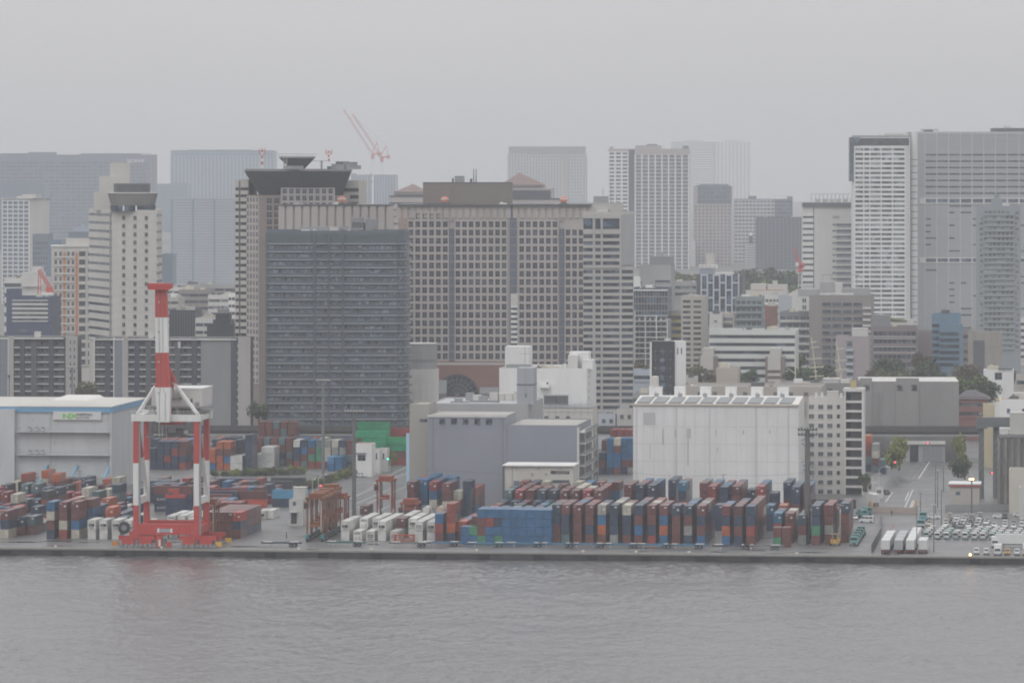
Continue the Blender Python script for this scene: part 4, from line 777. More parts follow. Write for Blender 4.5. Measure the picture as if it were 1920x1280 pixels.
b.unit(1311, 1338, 3.4, 3, 8, mat('blue_grey_panel', (.25, .28, .33), .6, .05, .1))
mb = MB(); mb.fbox(fr, fx(1310), fx(1345), -3, -2.7, b.h + 3.6, z(496), WHITE)
for p in (1312, 1322, 1333, 1343): mb.fbox(fr, fx(p) - .1, fx(p) + .1, -3.3, -3.01, b.h, z(496) - .2, STEEL)
mb.build('billboard', b.root)
mb = MB(); SGR = mat('sign_grey', (.34, .27, .27), .6, .05)
for p, w, y0, y1 in ((1313, 2.5, 501, 499), (1316.5, 1.6, 503, 498), (1319.5, 2.2, 500, 498.5), (1323, 1.4, 503, 497.5), (1327.5, .9, 503.5, 497), (1330, .9, 503.5, 497), (1332.5, .9, 503.5, 497), (1337, 2.4, 502, 499), (1341, 1.5, 503, 498)): mb.fbox(fr, fx(p) - w * .14, fx(p) + w * .14, -2.69, -2.64, z(y0), z(y1), SGR)
mb.build('billboard_marks', b.root); mb = MB(); q = fr[0] + fr[1] * fx(1330) - fr[2] * 7; mb.cyl((q.x, q.y), 2.3, z(496), z(476), CREAM, 16); mb.build('roof_tank', b.root)
mb = MB(); mb.fbox(fr, fx(1339), fx(1373), -14, -3, b.h, b.h + 1.3, PALE); mb.build('rooftop_unit', b.root); b.done()
TG = mat('teal_grey_panel', (.23, .27, .28), .5, .05, .2)
def simple(name, label, cat, x0, x1, yt, Y, w, nz, D=18, gl=None, fh=.45, mull=0, fm=None, clut=3, seed=1, yaw=A, proud=.35, grid=0, fw=.6, cap=60, top=.5, bal=None):
    b = Bd(name, label, cat, R(x0, x1, Y, D, yaw), yt, w); L = b.fr(0)[3]; ch = min(3.6, (b.h - 1) / max(nz, 1)); z1 = b.h - top
    if nz and grid: b.grid(0, .3, L - .3, z1 - nz * ch, z1, grid, nz, fw, fh, proud, gl or G, fm or w)
    elif nz and bal: b.balc(0, .3, L - .3, z1 - nz * ch, z1, nz, 1.4, 1.0, .22, bal); [b.win(0, L * (i + .5) / 5, z1 - (j + .5) * ch, L / 7, 1.8, gl or G) for j in range(nz) for i in range(5)]
    elif nz: b.bands(0, .3, L - .3, z1 - nz * ch, z1, nz, fh, gl or G, fm or w, proud, mull)
    if clut: b.clutter(clut, seed, 2.4)
    return b
b = simple('apartment_block', 'teal-grey balcony block between the staggered-frame building and the red stair wall', 'apartment block', 1379, 1429, 559, 2560, TG, 7, bal=TG, seed=70); b.done()
b = simple('building', 'low pale grey hall left behind the staggered-frame building', 'building', 1262, 1306, 531, 2750, GREY, 2, gl=GL, seed=71); b.done()
b = simple('apartment_block', 'cream rooftop apartments above the teal-grey balcony block', 'apartment block', 1393, 1475, 548, 2900, CREAM, 4, gl=GL, clut=0); b.unit(1407, 1436, 4.4, 2, 12, CREAM); b.unit(1438, 1474, 4.0, 3, 12, CREAM); b.unit(1448, 1456, 2, 5, 5, CREAM, z=b.h + 4.2); b.unit(1412, 1470, 1.2, 1, 1, mat('salmon', (.48, .30, .22), .6, .05)); b.clutter(5, 3); b.done()
b = simple('apartment_block', 'white-balconied apartment block beside the dark red stair wall', 'apartment block', 1428, 1462, 556, 2640, PALE, 8, bal=WHITE, seed=5); b.done()
b = simple('stair_tower', 'dark red brick stair wall rising behind the long white-banded office', 'building', 1434, 1456, 577, 2480, BRICK, 0, D=8, clut=1, seed=6); b.unit(1439, 1453, 2.6, .5, 4, CREAM, z=b.h - 0); b.done()
b = simple('office_building', 'pale blue-grey office with a dark corner notch left of the brown-grey office', 'office building', 1459, 1498, 557, 2600, mat('pale_blue_render', (.40, .43, .45), .6, .05, .1), 0, clut=4, seed=8); b.win(0, b.fx(0, 1493), b.fz(572), 3.2, 8, GD); b.done()
b = simple('office_building', 'white-walled office with tiny windows joined to the brown-grey office', 'office building', 1485, 1520, 550, 2560, PALE, 0, clut=6, seed=9); b.punch(0, [b.fx(0, 1506), b.fx(0, 1510)], [b.fz(563 + 13 * j) for j in range(6)], .8, 2.0); b.done()
b = simple('apartment_block', 'grey-blue apartment block with white side balconies behind the rigged mast', 'apartment block', 1462, 1524, 588, 2420, MID, 10, bal=PALE, seed=10); b.done()
BG = mat('brown_grey_render', (.255, .235, .225), .7, .06, .1, .05)
b = Bd('office_building', 'bulky brown-grey office with four columns of dark windows and cluttered roof', 'office building', R(1517, 1633, 2400, 30, A), 557, BG); fr = b.fr(0); fx = lambda p: b.fx(0, p); z = lambda py: b.fz(py)
for p in (1550, 1569, 1588.5, 1608.5):
    for j in range(10): b.win(0, fx(p), z(570.5 + 13.4 * j), 4.1, 1.55, G); b.wall.fbox(fr, fx(p) - 2.2, fx(p) + 2.2, 0, .3, z(570.5 + 13.4 * j) - 1.0, z(570.5 + 13.4 * j) - .79, BG)
mb = MB()
for j in range(11): mb.fbox(fr, fx(1618), fx(1633), .01, 1.6, z(577 + 11 * j) - .5, z(577 + 11 * j) + .4, PALE)
mb.build('stair_landing', b.root); mb = MB(); mb.fbox(fr, fx(1495), fx(1540), -18, -6, b.h, z(543), GREY); mb.fbox(fr, fx(1536), fx(1563), -16, -5, b.h, z(529), GREY); mb.fbox(fr, fx(1563), fx(1577), -16, -6, b.h, z(531), PALE); mb.fbox(fr, fx(1577), fx(1628), -18, -6, b.h, z(541), GREY); mb.build('plant_house', b.root)
mb = MB()
for i in range(14): q = fr[0] + fr[1] * fx(1539 + 4.5 * i) - fr[2] * 2; mb.cyl((q.x, q.y), .55, b.h + .9, b.h + 1.9, WHITE, 10)
mb.build('vent_cowls', b.root); mb = MB(); mb.fbox(fr, fx(1538), fx(1610), -12, -11.6, z(516.5), z(515.5), STEEL)
for p in (1540, 1556, 1572, 1588, 1604): mb.fbox(fr, fx(p) - .12, fx(p) + .12, -12, -11.7, b.h, z(515.5), STEEL)
mb.build('roof_railing_frame', b.root); b.clutter(6, 15, 2.5); b.done()
b = simple('office_building', 'long low office with white spandrel bands and two stair towers', 'office building', 1329, 1492, 622, 2330, mat('band_white', (.60, .62, .60), .6, .05, .1), 7, D=22, fh=.42, clut=8, seed=16); fr = b.fr(0); fx = lambda p: b.fx(0, p); z = lambda py: b.fz(py)
for nm, a0, a1, m0, m1 in (('stair_tower', 1313, 1346, 1316, 1340), ('stair_tower', 1437, 1473, 1442, 1466)):
    mb = MB(); mb.fbox(fr, fx(a0), fx(a1), -6, 8, 0, z(668), mat('stair_brown', (.24, .19, .17), .7, .06, .2)); mb.fbox(fr, fx(m0), fx(m1), 8, 9, z(692), z(666), CREAM)
    for j in range(4): mb.fbox(fr, fx(m0), fx(m1), 8, 9, z(703 + 11 * j), z(698 + 11 * j), CREAM)
    mb.fbox(fr, fx(m0 + 3), fx(m1), -5, 6, z(668), z(652), CREAM); mb.build(nm, b.root)
mb = MB(); mb.fbox(fr, fx(1344), fx(1437), .4, 9, 0, z(720), BRICK); mb.fbox(fr, fx(1344), fx(1437), .4, 9.5, z(718), z(716), GREY); mb.build('brick_podium', b.root); b.done()
b = simple('apartment_block', 'white blank-walled block with two slits above the long banded office', 'apartment block', 1330, 1353, 592, 2450, PALE, 0, D=10, clut=1, seed=17); b.punch(0, [b.fx(0, 1342)], [b.fz(602), b.fz(619)], 1.2, .7); b.done()
b = simple('apartment_block', 'small beige balcony block next to the white blank-walled block', 'apartment block', 1352, 1374, 590, 2460, BEIGE, 6, D=12, bal=BEIGE, clut=1, seed=18); b.done()
b = simple('apartment_block', 'pinkish-grey apartment block with pale blue bay balconies beside the training ship masts', 'apartment block', 1567, 1629, 634, 2220, mat('pinkish_render', (.36, .32, .33), .7, .05, .1, .05), 0, D=16, clut=1, seed=19); fx = lambda p: b.fx(0, p); b.unit(1597, 1626, 4.0, 2, 8, PALE)
b.wall.fbox(b.fr(0), fx(1587), fx(1599), 0, .06, 0, b.h - 1, MID); bb = [b.fz(640 + 13.2 * j) for j in range(6)]
b.balc(0, fx(1586.5), fx(1600), bb[0] - 6 * 3.08 - 1.2, bb[0] - 1.2, 6, 1.5, 1.1, .2, mat('pale_blue_panel', (.38, .43, .50), .6, .05)); [b.win(0, fx(1593), zz - 1.0, 1.8, 1.7, G) for zz in bb]; b.done()
BW = mat('brown_purple_tile', (.20, .17, .175), .6, .06, .15)
b = simple('office_building', 'brown-purple office with pale ribbon lines and grey stair box', 'office building', 1637, 1718, 616, 2360, BW, 6, D=24, fh=.5, mull=9, fm=BW, clut=4, seed=21); b.unit(1638, 1668, 6.0, 1, 10, MID); mb = MB(); fr = b.fr(0)
for y in (631, 635, 650, 661): mb.fbox(fr, .1, fr[3] - .1, .36, .55, b.fz(y) - .12, b.fz(y) + .12, PALE)
mb.build('sill_line', b.root); b.done()
b = simple('office_building', 'brown-purple annex wing between the ribbon-lined office and the blue building', 'office building', 1716, 1762, 625, 2390, BW, 0, D=20, clut=2, seed=22); b.done()
b = simple('building', 'pale hall with a grassy sloped roof edge behind the brown-purple office', 'building', 1667, 1712, 603, 2460, PALE, 0, D=14, clut=0); mb = MB(); fr = b.fr(0); L = fr[3]; P = lambda s, n, z_: (*(fr[0] + fr[1] * s + fr[2] * n), z_); GRS = mat('roof_grass', (.10, .13, .045), .9, .2, .4); mb.hexa([P(0, .3, b.h), P(L * .75, .3, b.h), P(L * .75, -13, b.h), P(0, -13, b.h), P(0, .3, b.h + 1.6), P(L * .75, .3, b.h + .5), P(L * .75, -13, b.h + .5), P(0, -13, b.h + 1.6)], GRS); mb.build('planted_roof', b.root); b.done()
BLU = mat('bright_blue_panel', (.13, .21, .28), .45, .06, .2)
b = Bd('office_building', 'bright blue stepped office building with glass floors among the trees', 'office building', R(1747, 1800, 2300, 18, A), 592, BLU); fx = lambda p: b.fx(0, p); b.bands(0, .2, b.fr(0)[3] - .2, b.fz(690), b.fz(604), 7, .5, GB, BLU, .5); mb = MB(); fr = b.fr(0); mb.fbox(fr, fx(1764), fx(1780), -8, -1, b.h, b.fz(588) + 1.6, DARK); mb.fbox(fr, fx(1762), fx(1806), .6, 5, 0, b.fz(607), BLU)
for j in range(6): mb.fbox(fr, fx(1763), fx(1799), 5, 5.25, b.fz(628 + 11.5 * j), b.fz(622 + 11.5 * j), G)
mb.build('front_wing', b.root); b.done()
b = Bd('concrete_block', 'square bare concrete block with one dark glazed vertical strip', 'building', R(1815, 1878, 2240, 20, A), 627, mat('bare_concrete', (.30, .285, .26), .8, .12, .15, .12)); fx = lambda p: b.fx(0, p); b.wall.fbox(b.fr(0), fx(1825), fx(1846), .01, .12, 0, b.fz(638), DARK); mb = MB()
for j in range(14): mb.fbox(b.fr(0), fx(1825), fx(1846), .12, .3, b.fz(641 + 3.6 * j), b.fz(640 + 3.6 * j), MID)
mb.build('glazed_strip', b.root); b.done()
b = simple('house', 'white flat-roofed house with dark upper box right of the bare concrete block', 'house', 1844, 1900, 697, 2150, WHITE, 0, D=12, clut=1, seed=23); b.unit(1872, 1898, -.0 + 1.2, .0, 6, DARK); b.win(0, b.fx(0, 1872), b.fz(705), 3, 3, GD); b.done()
b = simple('house', 'low beige pitched house at the frame edge behind the white house', 'house', 1905, 1960, 707, 2180, BEIGE, 1, D=12, clut=1, seed=24); b.done()
b = simple('apartment_block', 'white banded building partly seen beyond the grey-green apartment tower', 'apartment block', 1912, 1990, 600, 2800, PALE, 6, D=18, clut=3, seed=25); b.done()
b = simple('office_block', 'striped low block between the blue building and the bare concrete block', 'office block', 1800, 1818, 622, 2420, BW, 5, D=14, gl=GL, clut=0); b.done()
# black and white building
b = Bd('office_building', 'narrow black building with white side wall behind the white tank warehouse', 'office building', R(1221, 1265, 1930, 14, .05), 641, BLACK, parapet=.3); fr = b.fr(0); fx = lambda p: b.fx(0, p); b.wall.fbox(fr, -.5, .2, -1, .5, 0, b.h, WHITE)
for j in range(6):
    for p, w in ((1229, 2.0), (1243, 2.4), (1257, 1.6)): b.win(0, fx(p), b.fz(659 + 16 * j), w, 1.6 if p != 1243 else 2.3, GB if p == 1243 else GD, .02)
mb = MB(); f2 = b.fr(1); mb.fbox((b.p[1] + Vector((.1, .8)), Vector((1, .25)).normalized(), Vector((.25, -1)).normalized(), 5), 0, 4.4, -6, 0, 0, b.h + .3, WHITE)
for p in (.9, 2.4): mb.fbox((b.p[1] + Vector((.1, .8)), Vector((1, .25)).normalized(), Vector((.25, -1)).normalized(), 5), p, p + .45, 0, .05, b.fz(664), b.fz(652), DARK)
mb.build('white_side_wall', b.root); b.unit(1246, 1256, .5, 3, 4, PALE, z=b.h + .3); b.done()
# ------------------------------------------------------------------ nearer buildings
# left logistics warehouse
Yn = 1742
b = Bd('warehouse', 'huge pale grey logistics warehouse with blue eave band and white company sign', 'warehouse', R(-120, 207, Yn, 62), 763, NX, parapet=0)
fr = b.fr(0); fx = lambda p: b.fx(0, p); z = lambda py: b.fz(py, 0)
b.roof.hide_render = False; mb = MB(); hr = b.h
P = lambda s, n, zz: (*(fr[0] + fr[1] * s + fr[2] * n), zz)
L = fr[3]; mb.hexa([P(-.6, .6, hr), P(L + .6, .6, hr), P(L + .6, -62, hr), P(-.6, -62, hr), P(-.6, .6, hr + .35), P(L + .6, .6, hr + .35), P(L + .6, -62, hr + .36), P(-.6, -62, hr + .36)], ROOFW)
for i in range(9): n = -2 - 6.5 * i; mb.hexa([P(0, n, hr + .36), P(L, n, hr + .36), P(L, n - .4, hr + .36), P(0, n - .4, hr + .36), P(0, n, hr + .8), P(L, n, hr + .8), P(L, n - .4, hr + .8), P(0, n - .4, hr + .8)], ROOFW)
mb.hexa([P(fx(55), -30, hr + .37), P(L - 14, -30, hr + .37), P(L - 14, -60, hr + .37), P(fx(55), -60, hr + .37), P(fx(60), -30, hr + .9), P(L - 16, -30, hr + .9), P(L - 16, -60, hr + 1.4), P(fx(60), -60, hr + 1.4)], ROOFW); mb.build('roof_sheeting', b.root)
mb = MB(); mb.fbox(fr, -.2, L + .3, .01, .45, z(772.5), hr - .01, BLUEBAND); f1 = b.fr(1); mb.fbox(f1, -.3, f1[3], .01, .45, z(772.5), hr - .012, BLUEBAND); mb.build('eave_band', b.root)
b.wall.fbox((fr[0], fr[1], fr[2], L), fx(-120), fx(30), .3, 2.6, 0, hr - .9, NX); b.wall.fbox(fr, fx(207) - .0, fx(207) + .7, .0, 1.3, 0, z(773), NX); b.wall.fbox(fr, fx(93), fx(94.5), 0, .3, 0, z(773), NX)
for j in range(12): b.wall.fbox(fr, fx(34), fx(206), 0, .05, z(776) - 2.0 * j - .06, z(776) - 2.0 * j, NX)
for yy in (808, 851): mb = MB(); mb.fbox(fr, fx(34), fx(207), .05, 2.2, z(yy + 1.5), z(yy), NX); mb.fbox(fr, fx(34), fx(207), 2.05, 2.15, z(yy - 6), z(yy - 6) + .07, STEEL); mb.fbox(fr, fx(34), fx(207), 2.05, 2.15, z(yy - 3), z(yy - 3) + .06, STEEL); [mb.fbox(fr, fx(34 + 5.77 * i), fx(34 + 5.77 * i) + .06, 2.06, 2.14, z(yy), z(yy - 6), STEEL) for i in range(31)]; mb.build('access_gallery', b.root)
for yy, p0 in ((807, 56), (850, 56), (893, 54)):
    for i in range(3 if yy < 890 else 2): mb = MB(); x = fx(p0 + 11 * i - (2 if i == 0 else 0)); zz = z(yy) + .1; mb.fbox(fr, x, x + 1.0, .3, 1.3, zz, zz + .75, PALE); mb.fbox(fr, x + .1, x + .9, .3, 1.1, zz + .76, zz + 1.1, DARK); mb.build('air_conditioner', b.root)
TEALC = mat('dock_canopy_teal', (.10, .25, .26), .5, .08, .3); mb = MB(); mb.fbox(fr, fx(34), fx(208), .1, 9, z(908), z(905), TEALC); mb.fbox(fr, fx(34), fx(208), .1, .4, z(905), z(893), BEIGE); [mb.fbox(fr, fx(40 + 30 * i), fx(40 + 30 * i) + .4, 8.3, 8.7, 0, z(908), TEALC) for i in range(6)]; mb.build('dock_canopy', b.root)
SKY2 = mat('stay_blue', (.16, .40, .60), .5, .05)
for p in (90, 146, 207): mb = MB(); q0 = P(fx(p) - .2, .3, z(872)); q1 = P(fx(p - 9), 8.5, z(906)); mb.bar(q0, q1, .5, SKY2); mb.fbox(fr, fx(p) - .5, fx(p) + .3, 0.02, .6, z(876), z(870), STEEL); mb.build('canopy_stay', b.root)
mb = MB(); mb.fbox(fr, fx(100.5), fx(190.5), .46, .75, z(786), z(770.5), mat('sign_board', (.60, .60, .59), .5, .03)); SB = mb.build('sign_board', b.root)
GRN = mat('sign_green', (.22, .52, .14), .5, .03); SGY = mat('sign_dark_grey', (.13, .14, .15), .5, .03); SLG = mat('sign_light_grey', (.34, .35, .36), .5, .03)
b.sign(0, fx(117.5), z(783), 'NX', 2.3, GRN, .80, 1.6, .09); b.sign(0, fx(146), z(778.3), 'NIPPON', 1.2, SGY, .80, 1.18, .035); b.sign(0, fx(146), z(783.4), 'EXPRESS', 1.05, SLG, .80, 1.1, .02)
for p, yy in ((60, 784), (100, 826), (175, 826), (100, 869), (175, 868), (227, 893), (175, 789)): mb = MB(); mb.fbox(fr, fx(p), fx(p) + .4, .0, .5, z(yy), z(yy) + .3, WHITE); mb.build('wall_lamp', b.root)
b.done()
# twin apartment slabs behind it
Ya = 2010; DSL = mat('slab_dark_tile', (.095, .095, .10), .6, .06, .2); NVY = mat('slab_navy_pier', (.055, .062, .082), .5, .06, .2)
def slab(name, label, x0, x1, yt, segs, flip=1):
    b = Bd('apartment_slab', label, 'apartment block', R(x0, x1, Ya, 14, .02), yt, DSL, parapet=.3); fr = b.fr(0); fx = lambda p: b.fx(0, p); z = lambda py: b.fz(py); ch = 13.62 * Ya / F; nz = 14; zt = z(637.5); BR = mat('slab_balcony_edge', (.64, .64, .64), .55, .05, .4)
    for kind, a0, a1 in segs:
        s0, s1 = fx(a0), fx(a1)
        if kind == 'n': b.wall.fbox(fr, s0, s1, 0, 1.5, 0, z(634.5), NVY)
        elif kind == 'b': b.wall.fbox(fr, s0, s1, 0, 1.7, 0, z(635), mat('slab_blue_grey', (.20, .225, .26), .55, .05, .2)); [b.wall.fbox(fr, s0 + (s1 - s0) * i / 6, s0 + (s1 - s0) * i / 6 + .12, 1.7, 1.78, 0, z(636), MID) for i in range(1, 6)]
        elif kind == 'w': b.wall.fbox(fr, s0, s1, 0, 1.9, 0, z(631), mat('slab_pale_end', (.36, .345, .33), .65, .05, .2, .04))
        elif kind == 'l': b.wall.fbox(fr, s0, s1, 0, 1.95, 0, z(632.5), WHITE)
        elif kind == 'g': b.wall.fbox(fr, s0, s1, 0, 1.2, 0, z(636), mat('slab_grey_gable', (.235, .238, .245), .65, .05, .2, .04))
        elif kind == 'd': b.wall.fbox(fr, s0, s1, 0, 1.45, 0, z(640), DSL)
        elif kind in 'cs':
            mb = MB(); w = s1 - s0; mb.box(-w / 2, w / 2, -1.5, 0, -.16, .14, BR); mb.box(-w / 2 + .02, w / 2 - .02, -1.5, -1.42, .14, 1.05, mat('slab_balcony_glass', (.085, .088, .095), .3, .1, .5)); me = mb.mesh('balcony'); q = fr[0] + fr[1] * (s0 + s1) / 2; r = b.root.location
            for j in range(nz):
                o = obj('balcony', me, b.root, (q.x - r.x, q.y - r.y, zt - (j + 1) * ch), math.atan2(fr[1].y, fr[1].x))
                b.win(0, s0 + w * .66, zt - (j + 1) * ch + 1.25, min(1.8, w * .4), 2.0, G)
                if w > 3: b.win(0, s0 + w * .22, zt - (j + 1) * ch + 1.25, w * .25, 2.0, GL if kind == 's' else GD)
        elif kind == 'z':
            mb = MB(); w = s1 - s0
            for j in range(nz): zz = zt - (j + 1) * ch; mb.bar(P2(fr, s0 + .1, 1.5, zz + ch * .75), P2(fr, s1 - .1, 1.5, zz + ch * .1), .35, DARK); mb.fbox(fr, s0, s1, 0, 1.3, zz - .15, zz + .1, BR)
            mb.build('outdoor_stair', b.root)
    mb = MB(); mb.fbox(fr, fx(x0 + 2), fx(x1 - 26), -13, 1.9, b.h - .7, b.h - .2, PALE); mb.build('roof_edge', b.root); return b
def P2(fr, s, n, z): return (*(fr[0] + fr[1] * s + fr[2] * n), z)
b = slab('s', 'left dark apartment slab with pale end walls behind the logistics warehouse', -30, 146, 632, [('c', -28, 0), ('b', 1, 15.5), ('l', 15.7, 16.8), ('w', 17, 26.5), ('c', 27, 38), ('n', 38, 47), ('c', 47.5, 59), ('d', 59, 69), ('z', 69, 75), ('c', 75, 92), ('n', 92, 101), ('c', 101.5, 121), ('w', 124, 146)])
fx = lambda p: b.fx(0, p); [b.win(0, fx(p), b.fz(641 + 13.6 * j), .45, 1.3, G, 1.9) for j in range(7) for p in (133, 140.5)]
b.unit(65, 76, 2.0, -1, 3, PALE); b.done()
b = slab('s', 'right dark apartment slab with a wide plain grey gable and laundry, behind the crane', 177, 470, 634, [('s', 178.5, 197), ('l', 177.2, 178.4), ('n', 198.5, 208), ('s', 208, 213), ('l', 213.4, 215), ('b', 215.5, 230.5), ('l', 230.8, 231.6), ('w', 232, 241), ('c', 241, 252.5), ('n', 252.5, 261.5), ('c', 262, 274), ('d', 274, 284), ('z', 284, 291), ('c', 291, 328), ('d', 328, 338), ('z', 338, 344), ('c', 344, 359.5), ('n', 360, 369.5), ('c', 370, 376.5), ('g', 377, 433.5), ('n', 434, 445), ('w', 447, 470)])
fr = b.fr(0); mb = MB(); mb.fbox(fr, b.fx(0, 334.5), b.fx(0, 339), 1.6, 1.7, b.fz(652), b.fz(640), mat('laundry', (.55, .50, .56), .8, .1, 2.0)); mb.build('laundry_sheet', b.root); b.unit(279, 288, 2.4, -1, 3, PALE); [b.wall.fbox(fr, b.fx(0, 445.2), b.fx(0, 446.8), .0, 1.9, b.fz(646 + 13.62 * j) - .8, b.fz(646 + 13.62 * j), PALE) for j in range(13)]; b.done()
# grey cold store with kanji on its face
Ym = 1672; BLG = mat('cold_store_blue_grey', (.25, .265, .312), .6, .04, .06, .05); TAUPE = mat('taupe_cladding', (.34, .325, .29), .65, .05, .08, .05)
b = Bd('cold_store', 'blue-grey cold store with black kanji company name above the container stacks', 'warehouse', R(803, 950, Ym, 26), 779, BLG, mat('cold_store_roof', (.40, .385, .36), .7, .08, .08), parapet=0)
fr = b.fr(0); fx = lambda p: b.fx(0, p); z = lambda py: b.fz(py); mb = MB(); mb.fbox(fr, -.2, fr[3] + .1, .01, .25, b.h - .6, b.h + .25, PALE); mb.build('eave_trim', b.root)
b.wall.fbox(fr, .01, fr[3], 0.01, .12, 0, z(806), mat('cold_store_lower', (.268, .280, .322), .6, .04, .06, .05))
for i in range(24): b.wall.fbox(fr, fx(803) + fr[3] * i / 24, fx(803) + fr[3] * i / 24 + .1, .121, .16, 0, z(807), BLG)
for i, ch_ in enumerate('松岡冷蔵㈱'): b.sign(0, fx(823.5 + 21.8 * i), z(794.8), ch_, 2.15, mat('kanji_black', (.02, .02, .025), .5, .05), .16, 1.0, .05)
P = lambda s, n, zz: (*(fr[0] + fr[1] * s + fr[2] * n), zz)
for p in (811, 942): b.wall.fbox(fr, fx(p), fx(p) + .22, .13, .4, 0, b.h - .7, STEEL)
b.done()
f1 = b.fr(1); e0 = b.p[1] + f1[1] * 0; Ln = b.fx(0, 1082) - fr[3] if False else 0
b2 = Bd('cold_store', 'lower blue-grey wing of the cold store with grey roof and stair galleries on its side', 'warehouse', R(950.4, 1082, b.p[1].y, 44), 799, BLG, mat('cold_store_roof', (.40, .385, .36), .7, .08, .08), parapet=.35); f2 = b2.fr(1); L2 = f2[3]; zz = lambda py: PZ(py, Ym + 6)
b2.wall.fbox(f2, .02, 2.2, 0, .6, 0, b2.h - .5, PALE)
for i, py in enumerate((803, 823, 845, 868, 888, 905)):
    mb = MB(); h_ = b2.h - 2.0 - 3.7 * i; mb.fbox(f2, 2.4, L2 - 1, 0.02, 2.6, h_ - .3, h_, PALE); mb.fbox(f2, 2.4, L2 - 1, 2.5, 2.6, h_, h_ + 1.0, STEEL); mb.build('access_gallery', b2.root); b2.wall.fbox(f2, 3, L2 - 2, .01, .04, h_ - 3.2, h_ - .5, MID)
for i in range(5): b2.wall.fbox(f2, 3 + i * 9.5, 3.4 + i * 9.5, 2.2, 2.6, 0, b2.h - 1.5, STEEL)
b2.done()
b = Bd('office_annex', 'low pale annex with louvres and thin white eave in front of the cold store', 'office building', R(944, 1075, Ym - 32, 16), 874, mat('annex_pale', (.53, .51, .46), .65, .05, .1, .05), parapet=0); fr = b.fr(0); fx = lambda p: b.fx(0, p); z = lambda py: b.fz(py)
mb = MB(); mb.fbox(fr, -.3, fr[3] + .3, -16, .8, b.h, b.h + .35, WHITE); mb.build('eave', b.root)
for p, y, w, h_ in ((968.5, 905, 1.8, 1.3), (1050, 885, 6.1, 1.1), (1051, 902, 5.8, 1.0)): b.win(0, fx(p), z(y), w, h_, G if y > 890 else GL, name='louvre' if p > 1000 else 'window')
for p, y in ((968, 877), (1009.5, 877), (1050, 877), (998, 888), (1024, 888)): mb = MB(); mb.fbox(fr, fx(p) - .3, fx(p) + .3, 0, .5, z(y) - .2, z(y) + .25, STEEL); mb.build('wall_lamp', b.root)
b.wall.fbox(fr, -.25, .3, .0, .5, 0, b.h - .05, DARK); b.wall.fbox(fr, fx(960), fx(960) + .18, 0, .18, 0, b.h - .2, STEEL); b.wall.fbox(fr, fx(993), fx(994.5), 0.01, .1, z(906), z(899), STEEL); b.done()
b = Bd('cold_store', 'taupe blank end block left of the kanji cold store', 'warehouse', R(768, 803, Ym + 6, 20), 760, TAUPE, mat('roof_tan', (.42, .40, .36), .7, .06, .1), parapet=.5); fr = b.fr(0)
for i in range(16): b.wall.fbox(fr, .01, fr[3] - .01, 0.0, .05, 1.6 * i + .02, 1.6 * i + .12, TAUPE)
b.win(0, b.fx(0, 794), b.fz(788), 2.6, 1.0, G); b.done()
b = Bd('cold_store', 'big flat-roofed grey store with ducts on top behind the kanji cold store', 'warehouse', R(803, 990, Ym + 58, 46), 759, mat('store_grey', (.36, .36, .36), .65, .05, .08, .05), mat('roof_silver', (.42, .43, .44), .45, .1, .08), parapet=.4)
for i, (p0, p1, h_, t, m_) in enumerate(((852, 866, 2.4, 30, STEEL), (866, 880, 1.7, 30, PALE), (896, 912, 2.4, 32, CREAM), (914, 925, 2.0, 32, CREAM), (926, 940, 2.2, 32, PALE), (944, 949, 3.0, 30, CREAM), (952, 964, 2.2, 32, STEEL), (878, 894, 1.3, 28, STEEL), (836, 850, .8, 22, STEEL))): b.unit(p0, p1, h_, t, 3, m_)
mb = MB(); fr = b.fr(0); fx = lambda p: b.fx(0, p); mb.fbox(fr, fx(868), fx(925), -18, -17, b.h, b.h + .6, MID); mb.fbox(fr, fx(835), fx(870), -14, -13.4, b.h, b.h + .5, MID); mb.build('roof_duct', b.root); mb = MB(); mb.fbox(fr, fx(968), fx(999), -12, -2, b.h, b.h + 12.5, mat('lift_grey', (.35, .36, .39), .6, .04, .1)); mb.fbox(fr, fx(967.5), fx(999.5), -12.1, -1.9, b.h + 6.6, b.h + 7.0, DARK); mb.fbox(fr, fx(983), fx(986), -2, -1.95, b.h + 2.6, b.h + 3.8, DARK); mb.build('lift_house', b.root); b.mast(984, 20, 1, .22, z=b.h + 3); b.mast(992, 26, 0.5, .25, z=-0 + 6, arms=0); b.done()
b = Bd('cold_store', 'white windowless cold store with white roof towers behind the grey cold store', 'warehouse', R(936, 1100, 1840, 34), 693, WHITE, parapet=.5)
fr = b.fr(0); fx = lambda p: b.fx(0, p); z = lambda py: b.fz(py); b.unit(945, 990, 8.2, 3, 10, WHITE, lip=False); b.unit(1062, 1098, 6.0, 10, 9, WHITE, lip=False); b.unit(1062, 1080, 5.0, 5, 5, PALE, 'stair_head', lip=False); b.unit(1088, 1108, 3.0, 6, 10, WHITE); b.unit(1056, 1061, 1.9, 1, 1, WHITE); b.clutter(16, 47, 1.4)
mb = MB(); mb.fbox(fr, fx(948), fx(994), -1.5, -1.4, b.h + .5, b.h + 1.8, STEEL); mb.fbox(fr, fx(1013), fx(1031), 0, 2.0, z(727.5), z(725), PALE); mb.fbox(fr, fx(1014), fx(1031), 0, 1.5, z(725), z(720), WHITE); mb.build('wall_hood', b.root); b.win(0, fx(1026.5), z(718.5), .7, .8, G); f1 = b.fr(1)
for i in range(4): b.win(1, 8, z(708 + 13 * i), 1.0, 1.0, G)
CT = mat('cooling_tower_grey', (.10, .10, .105), .6, .1, .5)
